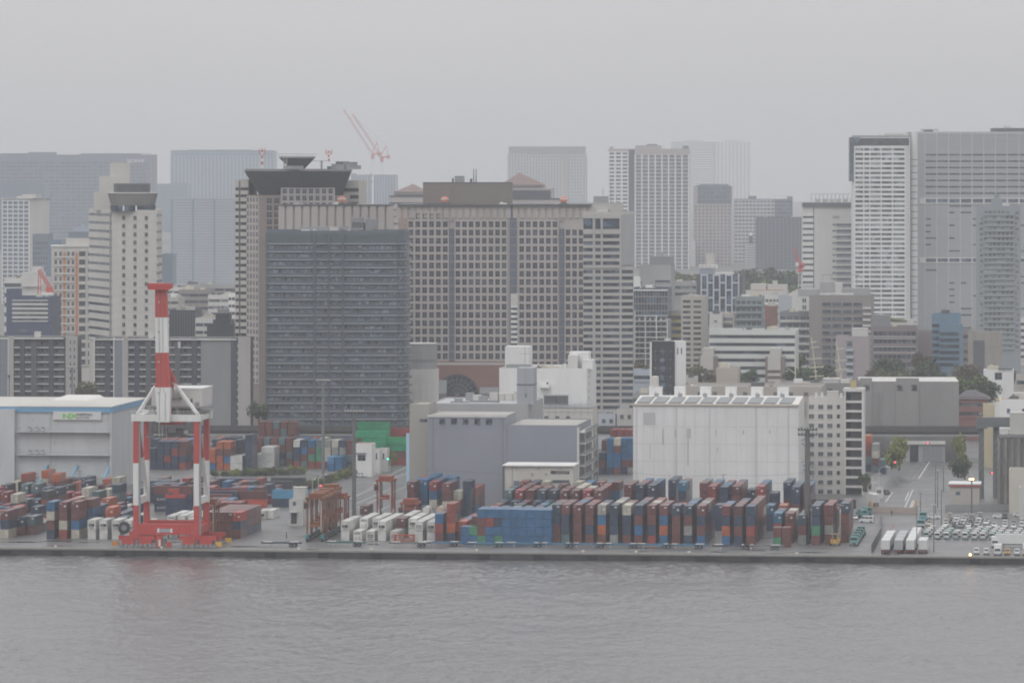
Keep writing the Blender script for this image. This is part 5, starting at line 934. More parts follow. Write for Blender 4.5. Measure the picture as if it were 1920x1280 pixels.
for p0, p1 in ((1025, 1047), (1048, 1069)): mb = MB(); mb.fbox(fr, fx(p0), fx(p1), 6, 9, z(756), z(740), CT); mb.fbox(fr, fx(p0) - .2, fx(p1) + .2, 5.8, 9.2, z(740), z(738), STEEL); mb.build('cooling_tower', b.root)
mb = MB(); mb.fbox(fr, fx(990), fx(1120), .3, 16, 0, z(760), mat('annex_pale', (.53, .51, .46))); mb.fbox(fr, fx(990) - .2, fx(1120), .2, 16.2, z(760), z(758.5), STEEL)
mb.build('lower_wing', b.root); mb = MB(); [mb.fbox(fr, fx(p), fx(p + 8), 16, 16.08, z(784), z(775.5), DARK) for p in (1010, 1030, 1050, 1070)]; mb.build('window', b.root)
mb = MB()
for p in range(990, 1122, 12): mb.fbox(fr, fx(p), fx(p) + .12, 16.0, 16.12, z(775), z(752), STEEL)
for y in (752, 756, 768): mb.fbox(fr, fx(990), fx(1120), 16.02, 16.1, z(y) - .06, z(y) + .06, STEEL)
mb.build('roof_railing', b.root); b.done()
for i, (x0, x1, yt, w, label) in enumerate(((1122, 1154, 779, mat('shed_pale_blue', (.47, .50, .54), .6, .05, .1), 'small pale blue pitched shed right of the white cold store'), (1156, 1187, 771, CREAM, 'small cream flat house with outside stair next to the pale blue shed'))):
    b = simple('building', label, 'building', x0, x1, yt, 1990, w, 0, D=10, clut=2, seed=60 + i); b.punch(0, [b.fx(0, x0 + 10), b.fx(0, x0 + 24)], [b.fz(yt + 10)], 1.4, 1.5); b.done()
# white tank warehouse
Yw = 1683
b = Bd('warehouse', 'large white windowless warehouse with sloped roof panels and six white roof boxes', 'warehouse', R(1187, 1497, Yw, 34), 758.5, mat('warehouse_white', (.69, .69, .685), .6, .035, .22, .07), PALE, parapet=0)
fr = b.fr(0); fx = lambda p: b.fx(0, p); z = lambda py: b.fz(py); L = fr[3]; WPANEL = mat('joint_line', (.50, .50, .495), .7, .05)
for y in (800, 832.5, 865): b.wall.fbox(fr, 0.01, L - .01, 0, .035, z(y) - .06, z(y) + .06, WPANEL)
for i in range(1, 16): b.wall.fbox(fr, L * i / 16 - .05, L * i / 16 + .05, 0, .03, 0, b.h - .7, WPANEL)
for p in (1268, 1417): b.wall.fbox(fr, fx(p) - .12, fx(p) + .12, .036, .26, 0, b.h - .6, PALE)
b.wall.fbox(fr, fx(1206), fx(1228.5), .04, .14, z(796), z(774), mat('vent_panel_grey', (.46, .46, .47), .6, .03)); mb = MB(); mb.fbox(fr, -.2, L + .2, .0, .5, b.h - .5, b.h + .05, mat('eave_tan', (.50, .43, .36), .6, .05)); mb.build('gutter', b.root)
P = lambda s, n, zz: (*(fr[0] + fr[1] * s + fr[2] * n), zz); mb = MB(); zr, zt_ = b.h + .06, b.h + 1.7
mb.hexa([P(0, 0, b.h - .003), P(L, 0, b.h - .003), P(L, -34, b.h - .003), P(0, -34, b.h - .003), P(.3, -.2, zr), P(L - .3, -.2, zr), P(L, -26, zt_), P(0, -26, zt_)], ROOFW); mb.build('sloped_roof', b.root)
SLATE = mat('roof_panel_grey', (.20, .215, .225), .4, .08, .15)
for i in range(10): mb = MB(); s0 = 1.2 + (L - 2.4) * i / 10; s1 = s0 + (L - 2.4) / 10 - 1.2; mb.hexa([P(s0, -1.2, zr + .15), P(s1, -1.2, zr + .15), P(s1 + .2, -19, zr + 1.3), P(s0 + .2, -19, zr + 1.3), P(s0, -1.2, zr + .5), P(s1, -1.2, zr + .5), P(s1 + .2, -19, zr + 1.5), P(s0 + .2, -19, zr + 1.5)], SLATE); mb.build('skylight_panel', b.root)
for p0, p1 in ((1200, 1224), (1248, 1268), (1297, 1317), (1345, 1366), (1394, 1416), (1444, 1465)): b.unit(p0 + 3, p1 + 3, 2.8, 27, 4, WHITE, z=zt_ - .3)
mb = MB(); q = fr[0] + fr[1] * fx(1213.5) - fr[2] * 29; mb.cyl((q.x, q.y), 1.25, zt_ + 2.6, zt_ + 6.0, CREAM, 14); mb.cyl((q.x, q.y), 1.35, zt_ + 6.0, zt_ + 6.3, PALE, 14, .8); mb.build('water_tank', b.root)
for p in (1216, 1261, 1308, 1358, 1408, 1455): mb = MB(); x = fx(p); mb.fbox(fr, x, x + 1.4, -22, -21, zt_ - .6, zt_ + .9, STEEL); mb.fbox(fr, x + .3, x + .5, -22, -21.8, zt_ + .9, zt_ + 1.6, STEEL); mb.build('roof_fan', b.root)
STN = mat('rain_stain', (.50, .495, .48), .7, .12, .4, .1); rg = random.Random(40)
for p, y0, y1, w in ((1243, 803, 834, .5), (1291, 803, 822, 1.6), (1290, 822, 872, .5), (1267, 805, 822, .6), (1343, 805, 815, .3), (1345, 838, 848, .4), (1394, 806, 814, .5), (1443, 805, 812, .4), (1219, 832, 860, .25)): mb = MB(); b.wall.fbox(fr, fx(p) - w / 2, fx(p) + w / 2, .036, .042, z(y1), z(y0), STN)
for p in (1193, 1330, 1478): b.wall.fbox(fr, fx(p), fx(p) + .16, .04, .22, 0, b.h - .7, PALE)
f1 = b.fr(1); rg = random.Random(3)
for i in range(8): mb = MB(); s_ = rg.uniform(8, f1[3] - 2); z_ = rg.uniform(8, b.h - 5); mb.fbox(f1, s_, s_ + 1.4, 0, 1.0, z_, z_ + .3, STEEL); mb.fbox(f1, s_, s_ + .1, .9, 1.0, z_, z_ + 1.1, STEEL); mb.build('wall_bracket', b.root)
b.wall.fbox(f1, f1[3] - 1.6, f1[3] - .6, 0, .9, z(792), b.h - .2, BEIGE); b.done()
for i, (x0, x1, yt, m_, label, D) in enumerate(((1283, 1540, 729, mat('hall_tan', (.40, .37, .33), .7, .06, .1), 'long low tan hall behind the white tank warehouse roof', 30), (1343, 1383, 694, mat('box_tan', (.42, .38, .33), .7, .05, .1), 'plain tan box building rising over the long low tan hall', 14), (1186, 1224, 741, GREY, 'low grey shed left of the black and white building', 16), (1460, 1560, 722, GREY, 'long flat grey hall at the foot of the training ship masts', 20), (1254, 1302, 712, PALE, 'low pale hall with round vents right of the black and white building', 18))):
    b = simple('building', label, 'building', x0, x1, yt, 1900 + 36 * i, m_, 0, D=D, clut=5, seed=30 + i); b.punch(0, [b.fx(0, x0 + (x1 - x0) * j / 9) for j in range(1, 9)], [b.fz(yt + 9)], 1.5, 1.2) if i != 1 else None; b.done()
b = simple('building', 'pale blue low building with a row of small windows left of the black tower', 'building', 1186, 1230, 697, 2080, mat('pale_blue_render2', (.45, .50, .56), .6, .05, .1), 1, D=12, clut=2, seed=39, fh=.4); b.done()
# white slab block with square windows
b = Bd('apartment_block', 'white eight-storey block with square windows and open stair landings beside the floodlight mast', 'apartment block', R(1516, 1583, 1722, 16), 749, mat('block_white', (.56, .545, .51), .65, .04, .08, .05), parapet=.6); fr = b.fr(0); fx = lambda p: b.fx(0, p); z = lambda py: b.fz(py)
for j in range(10): [b.win(0, fx(p), z(762.5 + 17.65 * j), w, 1.35, G) for p, w in ((1521.5, 1.7), (1539, 1.7), (1556, 1.7), (1572, 1.1))]
for j in range(10): [b.wall.fbox(fr, fx(p) - .95, fx(p) + .95, 0, .2, z(762.5 + 17.65 * j) - .86, z(762.5 + 17.65 * j) - .69, PALE) for p in (1521.5, 1539, 1556)]
s0, s1 = fx(1583), fx(1621); b.wall.fbox(fr, fx(1583.3), fx(1586), -8, 1.2, 0, z(729), PALE); b.wall.fbox(fr, fx(1616), fx(1620.5), -8, 1.2, 0, z(729), PALE); b.wall.fbox(fr, s0 - .3, s1, -8.2, 1.3, z(733.5), z(727.5), PALE); b.wall.fbox(fr, fx(1586.1), fx(1615.9), -8, -3, 0, z(735), MID)
for j in range(10): mb = MB(); y = 753 + 17.65 * j; mb.fbox(fr, fx(1586.02), fx(1615.98), -2.9, 1.1, z(y + 1.5), z(y - 2.6), PALE); mb.build('stair_landing', b.root)
[b.win(0, fx(1591), z(744 + 17.65 * j), 1.2, 2.0, DARK, -2.9, 'stair_door') for j in range(9)]
b.unit(1549, 1570, 2.4, 5, 4, CREAM); b.unit(1594, 1604, 2.2, 3, 3, YB, z=z(727)); b.unit(1527, 1531, 2.0, 4, 1, WHITE); b.unit(1538, 1542, 2.0, 4, 1, WHITE); b.unit(1574, 1578, 1.8, 4, 1, WHITE); b.done()
# grey concrete store with kanji
b = Bd('cold_store', 'long grey concrete store with three black kanji beyond the street', 'warehouse', R(1612, 1798, 1935, 40, .05), 715, mat('store_concrete', (.265, .262, .258), .75, .06, .1, .06), PALE, parapet=0); fr = b.fr(0); fx = lambda p: b.fx(0, p); z = lambda py: b.fz(py)
for p0, p1 in ((1612, 1635), (1680, 1723)): b.wall.fbox(fr, fx(p0), fx(p1), 0, .6, 0, z(708.5), b.wm)
for i in range(28): b.wall.fbox(fr, fx(1612) + 1.34 * i, fx(1612) + 1.34 * i + .06, .0, .05, 0, b.h - .2, GREY)
for p, ch_ in ((1619.5, '京'), (1681.5, '定'), (1708, '温')): b.sign(0, fx(p), z(731.2), ch_, 2.5, MATS['kanji_black'], .68, 1.0, .06)
for p in (1652, 1645): b.wall.fbox(fr, fx(p), fx(p) + .3, .06, .5, 0, z(733), STEEL)
b.unit(1540, 1612, .1, .5, 1, GREY); b.done()
b = simple('building', 'plain grey concrete annex left of the kanji concrete store', 'building', 1541, 1612, 722, 1965, mat('store_concrete', (.26, .26, .26)), 0, D=20, clut=4, seed=44); b.unit(1542, 1572, 2.2, 3, 9, PALE); b.unit(1576, 1592, 1.6, 3, 9, WHITE); b.win(0, b.fx(0, 1556), b.fz(730), 1.8, .5, G); b.done()
b = simple('building', 'dark hipped-roof brick building right of the kanji concrete store', 'building', 1796, 1852, 748, 2050, BRICK, 2, D=14, fh=.4, clut=0, gl=GL); mb = MB(); fr = b.fr(0); L = fr[3]; P = lambda s, n, zz: (*(fr[0] + fr[1] * s + fr[2] * n), zz); h = b.h; SL = mat('slate_roof', (.10, .10, .11), .6, .1, .3); mb.hexa([P(-1, 1, h), P(L + 1, 1, h), P(L + 1, -15, h), P(-1, -15, h), P(3, -5, h + 3.2), P(L - 5, -5, h + 3.2), P(L - 5, -9, h + 3.2), P(3, -9, h + 3.2)], SL); mb.build('hipped_roof', b.root); b.done()
b = simple('building', 'white corner building with an orange terrace roof at the frame edge', 'building', 1874, 1960, 753, 1850, WHITE, 0, D=16, clut=3, seed=50); b.punch(0, [b.fx(0, 1891), b.fx(0, 1920)], [b.fz(770)], 1.2, 1.6); mb = MB(); mb.fbox(b.fr(0), b.fx(0, 1868), b.fx(0, 1940), -14, -1, b.h, b.h + .5, mat('terrace_orange', (.40, .26, .08), .8, .15, .4)); mb.build('terrace', b.root); b.unit(1898, 1940, 2.6, 8, 6, PALE); b.done()
b = simple('building', 'dull yellow blank box building beside the grey steel portal frame', 'building', 1843, 1864, 762, 1870, mat('dull_yellow', (.50, .44, .30), .65, .05, .2), 0, D=8, clut=0); b.done()
b = Bd('silo_building', 'tall streaked concrete silo building with a shed on its roof', 'silo', R(1873, 1960, 1668, 24), 816, mat('silo_concrete', (.235, .225, .21), .8, .18, .25, .3), parapet=.3); fr = b.fr(0); vstripes(b, 0, 7, 0, b.h - .5, 1.0, b.wm, .9); b.unit(1893, 1950, 7.0, 3, 10, mat('shed_grey_green', (.44, .44, .41), .6, .05, .2)); b.unit(1874, 1890, 1.8, 3, 5, PALE); b.wall.fbox(fr, -.3, fr[3], .95, 1.3, b.h - .5, b.h, MID); b.done()
b = simple('building', 'pale cream depot building with cables in front of the concrete silo', 'building', 1892, 1960, 886, 1626, mat('depot_cream', (.50, .48, .42), .65, .05, .2), 0, D=14, clut=1, seed=58); b.done()
b = simple('building', 'low white shed building at the right frame edge below the cream depot', 'building', 1911, 1990, 919, 1600, mat('shed_white', (.50, .50, .49), .6, .05, .2), 0, D=8, clut=0); b.done()
b = Bd('gatehouse', 'small beige gatehouse with a red and white fascia by the car park', 'gatehouse', R(1781, 1836, 1652, 12), 906, BEIGE, PALE, parapet=0, h=None); fr = b.fr(0); fx = lambda p: b.fx(0, p); z = lambda py: b.fz(py); mb = MB(); mb.fbox(fr, -.4, fr[3] + .4, .0, .5, b.h - 1.0, b.h - .4, mat('fascia_red', (.38, .06, .06), .5, .05)); mb.fbox(fr, -.5, fr[3] + .5, -12, .6, b.h - .4, b.h, WHITE); mb.build('fascia', b.root); b.win(0, fx(1796), z(924.5), 1.4, 1.1, GB); b.done()
b = Bd('workshop_shed', 'low flat beige shed among the containers right of the floodlight mast', 'shed', R(1512, 1580, 1543, 18), 938, mat('shed_tan', (.42, .40, .37), .7, .06, .2), mat('shed_roof', (.40, .39, .37), .7, .06, .2), parapet=.2, h=6.0); b.mast(1545, 3.2, 6, .5, DARK); b.done()
b = Bd('control_hut', 'small white yard control hut with steps on the left road', 'hut', R(542, 568, 1572, 7), 934, mat('hut_white', (.48, .48, .46), .65, .06, .3), parapet=0, h=8.2); fr = b.fr(0); b.unit(548, 570, 3.4, 2, 5, mat('hut_white', (.48, .48, .46)), 'lookout_cabin'); b.win(0, b.fx(0, 552), 6.9, 1.0, 1.2, G); b.wall.fbox(fr, b.fx(0, 545), b.fx(0, 558), 0, 1.5, 4.2, 4.5, PALE); b.win(0, b.fx(0, 551), 2.4, 1.8, 3.4, GD, name='door'); b.done()
b = Bd('gate_office', 'two-storey white gate office with a dark opening by the green containers', 'office building', R(666, 697, 1815, 9), 833, WHITE, mat('gate_roof_red', (.33, .12, .11), .6, .1, .3), parapet=.2); b.win(0, b.fx(0, 678), b.fz(858), 2.8, 2.0, GD); b.wall.fbox(b.fr(0), .05, 4.0, 0, .5, b.fz(850), b.fz(848), STEEL); b.done()
for i, (p0, p1, yt, lab) in enumerate(((700, 712, 842, 'white cabin right of the two-storey white gate office'), (712, 726, 841, 'white cabin beside the green traffic light'))):
    b = Bd('site_cabin', lab, 'cabin', R(p0, p1, 1835 + 9 * i, 6), yt, PALE, MATS['gate_roof_red'], parapet=.1); b.win(0, b.fr(0)[3] * .5, b.fz(855), .5, 2.2, G); b.done()
# pale blue sign pylon
b = Bd('pylon', 'narrow pale blue pylon standing against the taupe end block', 'pylon', R(761.5, 767.5, 1668, 1.2), 812, mat('pylon_blue', (.36, .52, .64), .5, .04), parapet=0); b.done()
# viaduct
r = empty('viaduct', (100, 1912, 0), 'long dark elevated expressway crossing behind the container yards', 'viaduct'); a = -.02
fv = (Vector((-330, 1915)), Vector((1, -.018)).normalized(), Vector((-.018, -1)).normalized(), 700); VD = mat('viaduct_dark', (.06, .06, .065), .7, .15, .1, .1)
mb = MB(); mb.fbox(fv, 0, 700, -20, 0, 10.2, 12.0, VD); mb.build('deck', r); mb = MB(); mb.fbox(fv, 0, 700, 0.01, .5, 11.2, 13.4, mat('noise_wall_dark', (.075, .073, .075), .6, .12, .2)); [mb.fbox(fv, 3.5 * i, 3.5 * i + .15, .5, .6, 11.3, 13.3, VD) for i in range(200)]; mb.build('noise_wall', r)
mb = MB(); mb.fbox(fv, 0, 700, .02, .3, 9.6, 10.15, GREY); mb.build('edge_beam', r)
for i in range(17): mb = MB(); s = 20 + 40 * i; mb.fbox(fv, s - 1.2, s + 1.2, -12, -8, 0, 8.8, GREY); mb.fbox(fv, s - 1.5, s + 1.5, -19, -1, 8.8, 10.19, GREY); mb.build('pillar', r)
b = Bd('underpass_block', 'low concrete underpass portal where the street goes under the viaduct', 'portal', R(1672, 1772, 1905, 1.5, 0), 822, GREY, parapet=0, h=7.8); fr = b.fr(0); fx = lambda p: b.fx(0, p); b.wall.fbox(fr, fx(1706), fx(1722), .01, .1, .1, 6.2, BLACK); b.wall.fbox(fr, fx(1730), fx(1768), .01, .08, .1, 6.0, MID); b.wall.fbox(fr, -.5, fr[3], .0, .7, 6.6, 7.9, PALE); b.done()
# steel portal frame
SP = mat('portal_steel', (.13, .14, .145), .55, .1, .3); r = empty('portal_frame', (PX(1855, 1700), 1700, 0), 'tall grey steel portal frame standing left of the concrete silo', 'gantry')
for p, Y in ((1840, 1700), (1867, 1702), (1868, 1722)): mb = MB(); x = PX(p, Y); mb.box(x - .85, x + .85, Y - .8, Y + .8, 0, PZ(800, 1700), SP); [mb.bar((x - .8, Y - .85, 3 + 3 * i), (x + .8, Y - .85, 5.4 + 3 * i), .14, STEEL) for i in range(7)]; mb.build('leg', r)
mb = MB(); mb.box(PX(1832, 1700), PX(1893, 1700), 1699, 1701.4, PZ(800, 1700) + .0, PZ(782, 1700), SP); mb.box(PX(1830, 1700), PX(1850, 1700), 1698, 1698.9, PZ(803, 1700), PZ(790, 1700), SP); mb.build('crossbeam', r)
# ------------------------------------------------------------------ trees and shrubs
def leafmat(name, c):
    m = bpy.data.materials.new(name); m.use_nodes = True; t = m.node_tree; b = t.nodes['Principled BSDF']; b.inputs['Roughness'].default_value = .75; b.inputs['Specular IOR Level'].default_value = .2
    geo = t.nodes.new('ShaderNodeNewGeometry'); mr = t.nodes.new('ShaderNodeMapRange'); mr.inputs['To Min'].default_value = .55; mr.inputs['To Max'].default_value = 1.5
    hs = t.nodes.new('ShaderNodeHueSaturation'); hs.inputs['Color'].default_value = (*c, 1); t.links.new(geo.outputs['Random Per Island'], mr.inputs['Value']); t.links.new(mr.outputs[0], hs.inputs['Value']); t.links.new(hs.outputs[0], b.inputs['Base Color']); return m
LEAF = {'d': leafmat('foliage_dark', (.070, .098, .060)), 'g': leafmat('foliage_green', (.110, .145, .060)), 'y': leafmat('foliage_spring', (.20, .22, .07)), 'o': leafmat('foliage_olive', (.140, .145, .080)), 'b': leafmat('foliage_brownish', (.125, .105, .075))}
BARK = mat('bark', (.07, .058, .048), .9, .2, 1.0)
def crown_mesh(seed, n, leaf, tall):
    """leaf clumps through the volume of several overlapping boughs"""
    rg = random.Random(seed); me = MB(); mm = LEAF['g']; bl = []
    for i in range(9): a = rg.uniform(0, 6.283); r = rg.uniform(.1, .62); bl.append((r * math.cos(a), r * math.sin(a), rg.uniform(.14, .80), rg.uniform(.24, .42)))
    for i in range(n):
        bx, by, bz, br = rg.choice(bl); d = Vector((rg.gauss(0, 1), rg.gauss(0, 1), rg.gauss(0, 1))).normalized() * br * (rg.random() ** .4)
        p = Vector((bx + d.x, by + d.y, bz + d.z * .85)); s = leaf * rg.uniform(.6, 1.3)
        u = Vector((rg.gauss(0, 1), rg.gauss(0, 1), rg.gauss(0, .6))).normalized(); v = u.cross(Vector((rg.gauss(0, 1), rg.gauss(0, 1), rg.gauss(0, 1)))).normalized()
        me.face([p - u * s - v * s * .5, p + u * s * .2 - v * s * .7, p + u * s + v * s * .4, p - u * s * .2 + v * s * .7], mm)
    return me.mesh('crown')
CROWNS = [crown_mesh(i, 1500, .062, False) for i in range(5)]
TR = MB(); TR.cyl((0, 0), .05, 0, .55, BARK, 8, .025)
for i in range(5): a = i * 1.3; TR.bar((0, 0, .32 + .04 * i), (.4 * math.cos(a), .4 * math.sin(a), .62 + .05 * i), .03, BARK, .012)
TRM = TR.mesh('trunk')
NT = [0]
def tree(px, py, Y, h, w, c, label, group=None, name='broadleaf_tree', base=None):
    """px, py: where the crown's top is seen; Y depth; h, w its real height and width"""
    NT[0] += 1; rg = random.Random(NT[0] * 7); x = PX(px, Y); z = PZ(py, Y) - h if base is None else base
    z = max(0, z) if base is None else base; h = PZ(py, Y) - z
    r = empty(name, (x, Y, z), label, 'tree', group, rg.uniform(0, 6)); t = obj('trunk', TRM, r); t.scale = (w * .8, w * .8, h)
    me = CROWNS[NT[0] % 5]; o = obj('crown', me, r, (0, 0, h * .06)); o.scale = (w * .62, w * .62, h * .86); o.material_slots[0].link = 'OBJECT'; o.material_slots[0].material = LEAF[c]
for a in [  # px, py top, depth, height, width, colour, label, group
    (1405, 502, 3600, 16, 26, 'd', 'dark wooded crown left of the far hillside clump'), (1428, 497, 3600, 18, 28, 'd', 'dark tall crown in the middle of the far hillside clump'), (1452, 500, 3580, 17, 28, 'd', 'dark crown of the far hillside clump before the charcoal block'), (1478, 505, 3560, 16, 24, 'd', 'dark crown at the end of the far hillside clump by the red crane'),
    (1425, 524, 3300, 15, 24, 'g', 'rounded green tree above the cream rooftop apartments'), (1448, 519, 3320, 16, 28, 'g', 'broad green tree topping the mound behind the cream roofs'), (1474, 524, 3280, 15, 24, 'g', 'green tree low beside the red crane base'), (1382, 512, 3500, 14, 20, 'o', 'hazy olive tree left of the far dark clump'), (1280, 508, 3400, 14, 24, 'o', 'hazy olive tree right of the grey stepped office'), (1300, 512, 3420, 13, 18, 'o', 'hazy olive tree just left of the staggered-frame building'),
    (1655, 666, 2250, 12, 17, 'd', 'dark evergreen crown in front of the brown-purple office'), (1672, 672, 2240, 12, 15, 'd', 'second dark evergreen beside the brown-purple office windows'), (1640, 690, 2200, 10, 14, 'b', 'brownish budding tree below the dark evergreens'), (1664, 690, 2190, 10, 15, 'o', 'olive tree at the foot of the brown-purple office'), (1690, 692, 2190, 10, 12, 'o', 'olive tree by the small white lamp before the brown annex'),
    (1733, 655, 2270, 14, 13, 'b', 'tall brownish tree left of the bright blue building'), (1747, 662, 2250, 14, 14, 'd', 'dark green tree at the left corner of the bright blue building'), (1728, 680, 2220, 12, 14, 'd', 'dark tree between the brown annex and the blue building'), (1760, 690, 2200, 11, 14, 'd', 'dark low tree under the blue building'), (1808, 680, 2200, 12, 13, 'b', 'bare brown tree between the blue building and bare concrete block'),
    (1790, 700, 2090, 11, 12, 'y', 'yellow-green tree at the end of the kanji concrete store roof'), (1812, 695, 2090, 13, 17, 'g', 'large round green tree behind the hipped brick building'), (1836, 699, 2085, 12, 16, 'g', 'round green tree left of the white flat-roofed house'), (1852, 712, 2080, 10, 12, 'd', 'darker tree tucked below the white flat-roofed house'), (1885, 690, 2200, 10, 14, 'b', 'brown bare tree behind the dark upper box house'),
    (1500, 686, 2230, 12, 16, 'd', 'dark tree left of the rigged mast'), (1520, 676, 2240, 13, 16, 'g', 'green tree directly behind the rigged mast'), (1545, 682, 2230, 13, 17, 'd', 'dark green tree right of the rigged mast'), (1556, 700, 2180, 9, 13, 'o', 'olive bushy tree at the foot of the second rigged mast'), (1535, 715, 2120, 8, 12, 'o', 'olive bush tree below the rigged mast yards'), (1490, 660, 2380, 11, 12, 'o', 'olive tree by the right stair tower of the banded office'),
    (1205, 672, 2150, 9, 15, 'o', 'olive tree left of the black and white building'), (1196, 680, 2140, 8, 12, 'b', 'brown tree against the white beam grid block'), (1300, 682, 2200, 9, 14, 'o', 'olive tree under the beige two-bay office'), (1312, 693, 2190, 8, 12, 'b', 'brownish tree left of the first stair tower'), (1350, 702, 2100, 9, 14, 'd', 'dark tree beside the plain tan box building'), (1392, 703, 2140, 8, 12, 'd', 'dark tree right of the plain tan box building'), (1410, 690, 2200, 8, 10, 'd', 'dark tree in front of the brick podium'), (1385, 694, 2230, 6, 8, 'd', 'small dark tree on the brick podium terrace'),
    (166, 712, 1960, 10, 10, 'o', 'olive tree between the two dark apartment slabs'), (155, 722, 1950, 8, 8, 'b', 'brown tree beside the left apartment slab end wall'), (485, 745, 1985, 10, 9, 'd', 'dark tree between the grey gable and the balcony tower'), (776, 752, 2040, 6, 8, 'd', 'dark tree at the foot of the round pale building'), (80, 630, 2250, 9, 12, 'd', 'dark tree over the left apartment slab roof'),
    (1686, 814, 1825, 13, 9, 'y', 'tall spring-green street tree on the left of the street, near the underpass'), (1672, 832, 1790, 9, 9, 'y', 'spring-green street tree nearest the white slab block'), (1799, 803, 1800, 12, 7, 'y', 'yellow-green tree right of the underpass portal'), (1808, 850, 1740, 8, 9, 'o', 'olive tree left of the steel portal frame'), (1797, 858, 1730, 7, 7, 'd', 'dark bush tree by the street right of the lamp posts'), (1620, 886, 1668, 5, 6, 'd', 'dark bushy tree at the corner of the white slab block'), (1627, 900, 1655, 4, 5, 'b', 'brown shrubby tree by the street lamps'),
    (735, 842, 1850, 6, 5, 'y', 'pale spring tree beside the green traffic light')]:
    tree(*a)
# shrub belt along the yard fence
rg = random.Random(8)
for i in range(30):
    t = i / 29; px = 408 + 330 * t if t < .5 else 560 + 110 * (t - .5) * 2; py = 890 - 14 * t if t < .5 else 884 + 34 * (1 - (t - .5) * 2)
    Y = GY(py + 5); h, w = rg.uniform(2.2, 4.2), rg.uniform(4, 7); NT[0] += 1
    o = obj('shrub', CROWNS[i % 5], None, (PX(px, Y), Y, -.1), rg.uniform(0, 6)); o.scale = (w * .7, w * .5, h); o.material_slots[0].link = 'OBJECT'; o.material_slots[0].material = LEAF[rg.choice('ogdybg')]
    tag(o, 'low mixed shrub in the green belt between container yard and road', 'shrub', 'shrubs along the container yard belt')
HEDGE = MB(); rgh = random.Random(2)
for px0, py0, px1, py1 in ((466, 891, 502, 889), (575, 917, 640, 893), (640, 893, 668, 880)):
    a, c = Vector(gp(px0, py0)), Vector(gp(px1, py1))
    for i in range(700):
        p = a.lerp(c, rgh.random()) + Vector((rgh.gauss(0, 1.2), rgh.gauss(0, 1.5), abs(rgh.gauss(.9, .5)))); s = rgh.uniform(.15, .4); u = Vector((rgh.gauss(0, 1), rgh.gauss(0, 1), rgh.gauss(0, 1))).normalized(); v = u.cross(Vector((rgh.gauss(0, 1), rgh.gauss(0, 1), 1))).normalized()
        HEDGE.face([p - u * s, p - v * s, p + u * s, p + v * s], LEAF['y'] if px0 == 466 else LEAF['g'])
tag(HEDGE.build('ground_cover'), kind='stuff')
# training ship masts
SPAR = mat('spar_cream', (.58, .54, .42), .5, .05, .4)
for px, yt, yb, Y, yards, label in ((1526.5, 631, 740, 2160, ((641, -7, 5), (651, -6, 9), (672, -9, 14), (688, -9, 18), (705, -9, 18)), 'cream rigged ship mast with four slanting yards before the trees'), (1573.5, 640, 740, 2165, ((653.5, -6, 9), (675.5, -9, 15), (692.5, -9, 18)), 'cream rigged ship mast with three yards by the pinkish apartments')):
    x = PX(px, Y); r = empty('ship_mast', (x, Y, 0), label, 'mast', 'training ship masts'); mb = MB(); mb.bar((x - 1.2, Y, PZ(yt, Y)), (x + .8, Y, PZ(yb - 36, Y)), .3, SPAR, .5); mb.bar((x + .8, Y, PZ(yb - 36, Y)), (x + .9, Y, 0), .7, SPAR, .9); mb.build('pole', r)
    for y, a0, a1 in yards: mb = MB(); k = Y / F; mb.bar((x + a0 * k, Y - .6, PZ(y + 1.0, Y)), (x + a1 * k, Y - .6, PZ(y - 1.0, Y)), .38, SPAR); mb.build('yard', r)
    mb = MB(); [mb.bar((x - .9, Y, PZ(yt + 12, Y)), (x + sx * 9, Y + 3, 8), .06, STEEL) for sx in (-1, 1)]; mb.box(x - .6, x + 1.6, Y - .5, Y + .5, PZ(688, Y) - 2, PZ(688, Y) - 1.7, SPAR); mb.build('rigging', r)
x = PX(1493, 2150); r = empty('ship_mast', (x, 2150, 0), 'cream boomed mast without yards left of the two rigged masts', 'mast', 'training ship masts'); mb = MB(); mb.bar((x, 2150, 0), (x - .6, 2150, PZ(658, 2150)), .7, SPAR, .4); mb.build('pole', r); mb = MB(); mb.bar((x - .2, 2149, PZ(700, 2150)), (x - 4.6, 2149, PZ(688, 2150)), .3, SPAR); mb.build('boom', r)
# second site crane by the pale sign building
luffer('tower_crane', 'red tower crane partly hidden behind the pale sign building', 1500, 548, 500, 1490, 466, 3390, 1.5, 1494, 480, 1504, zb=0)
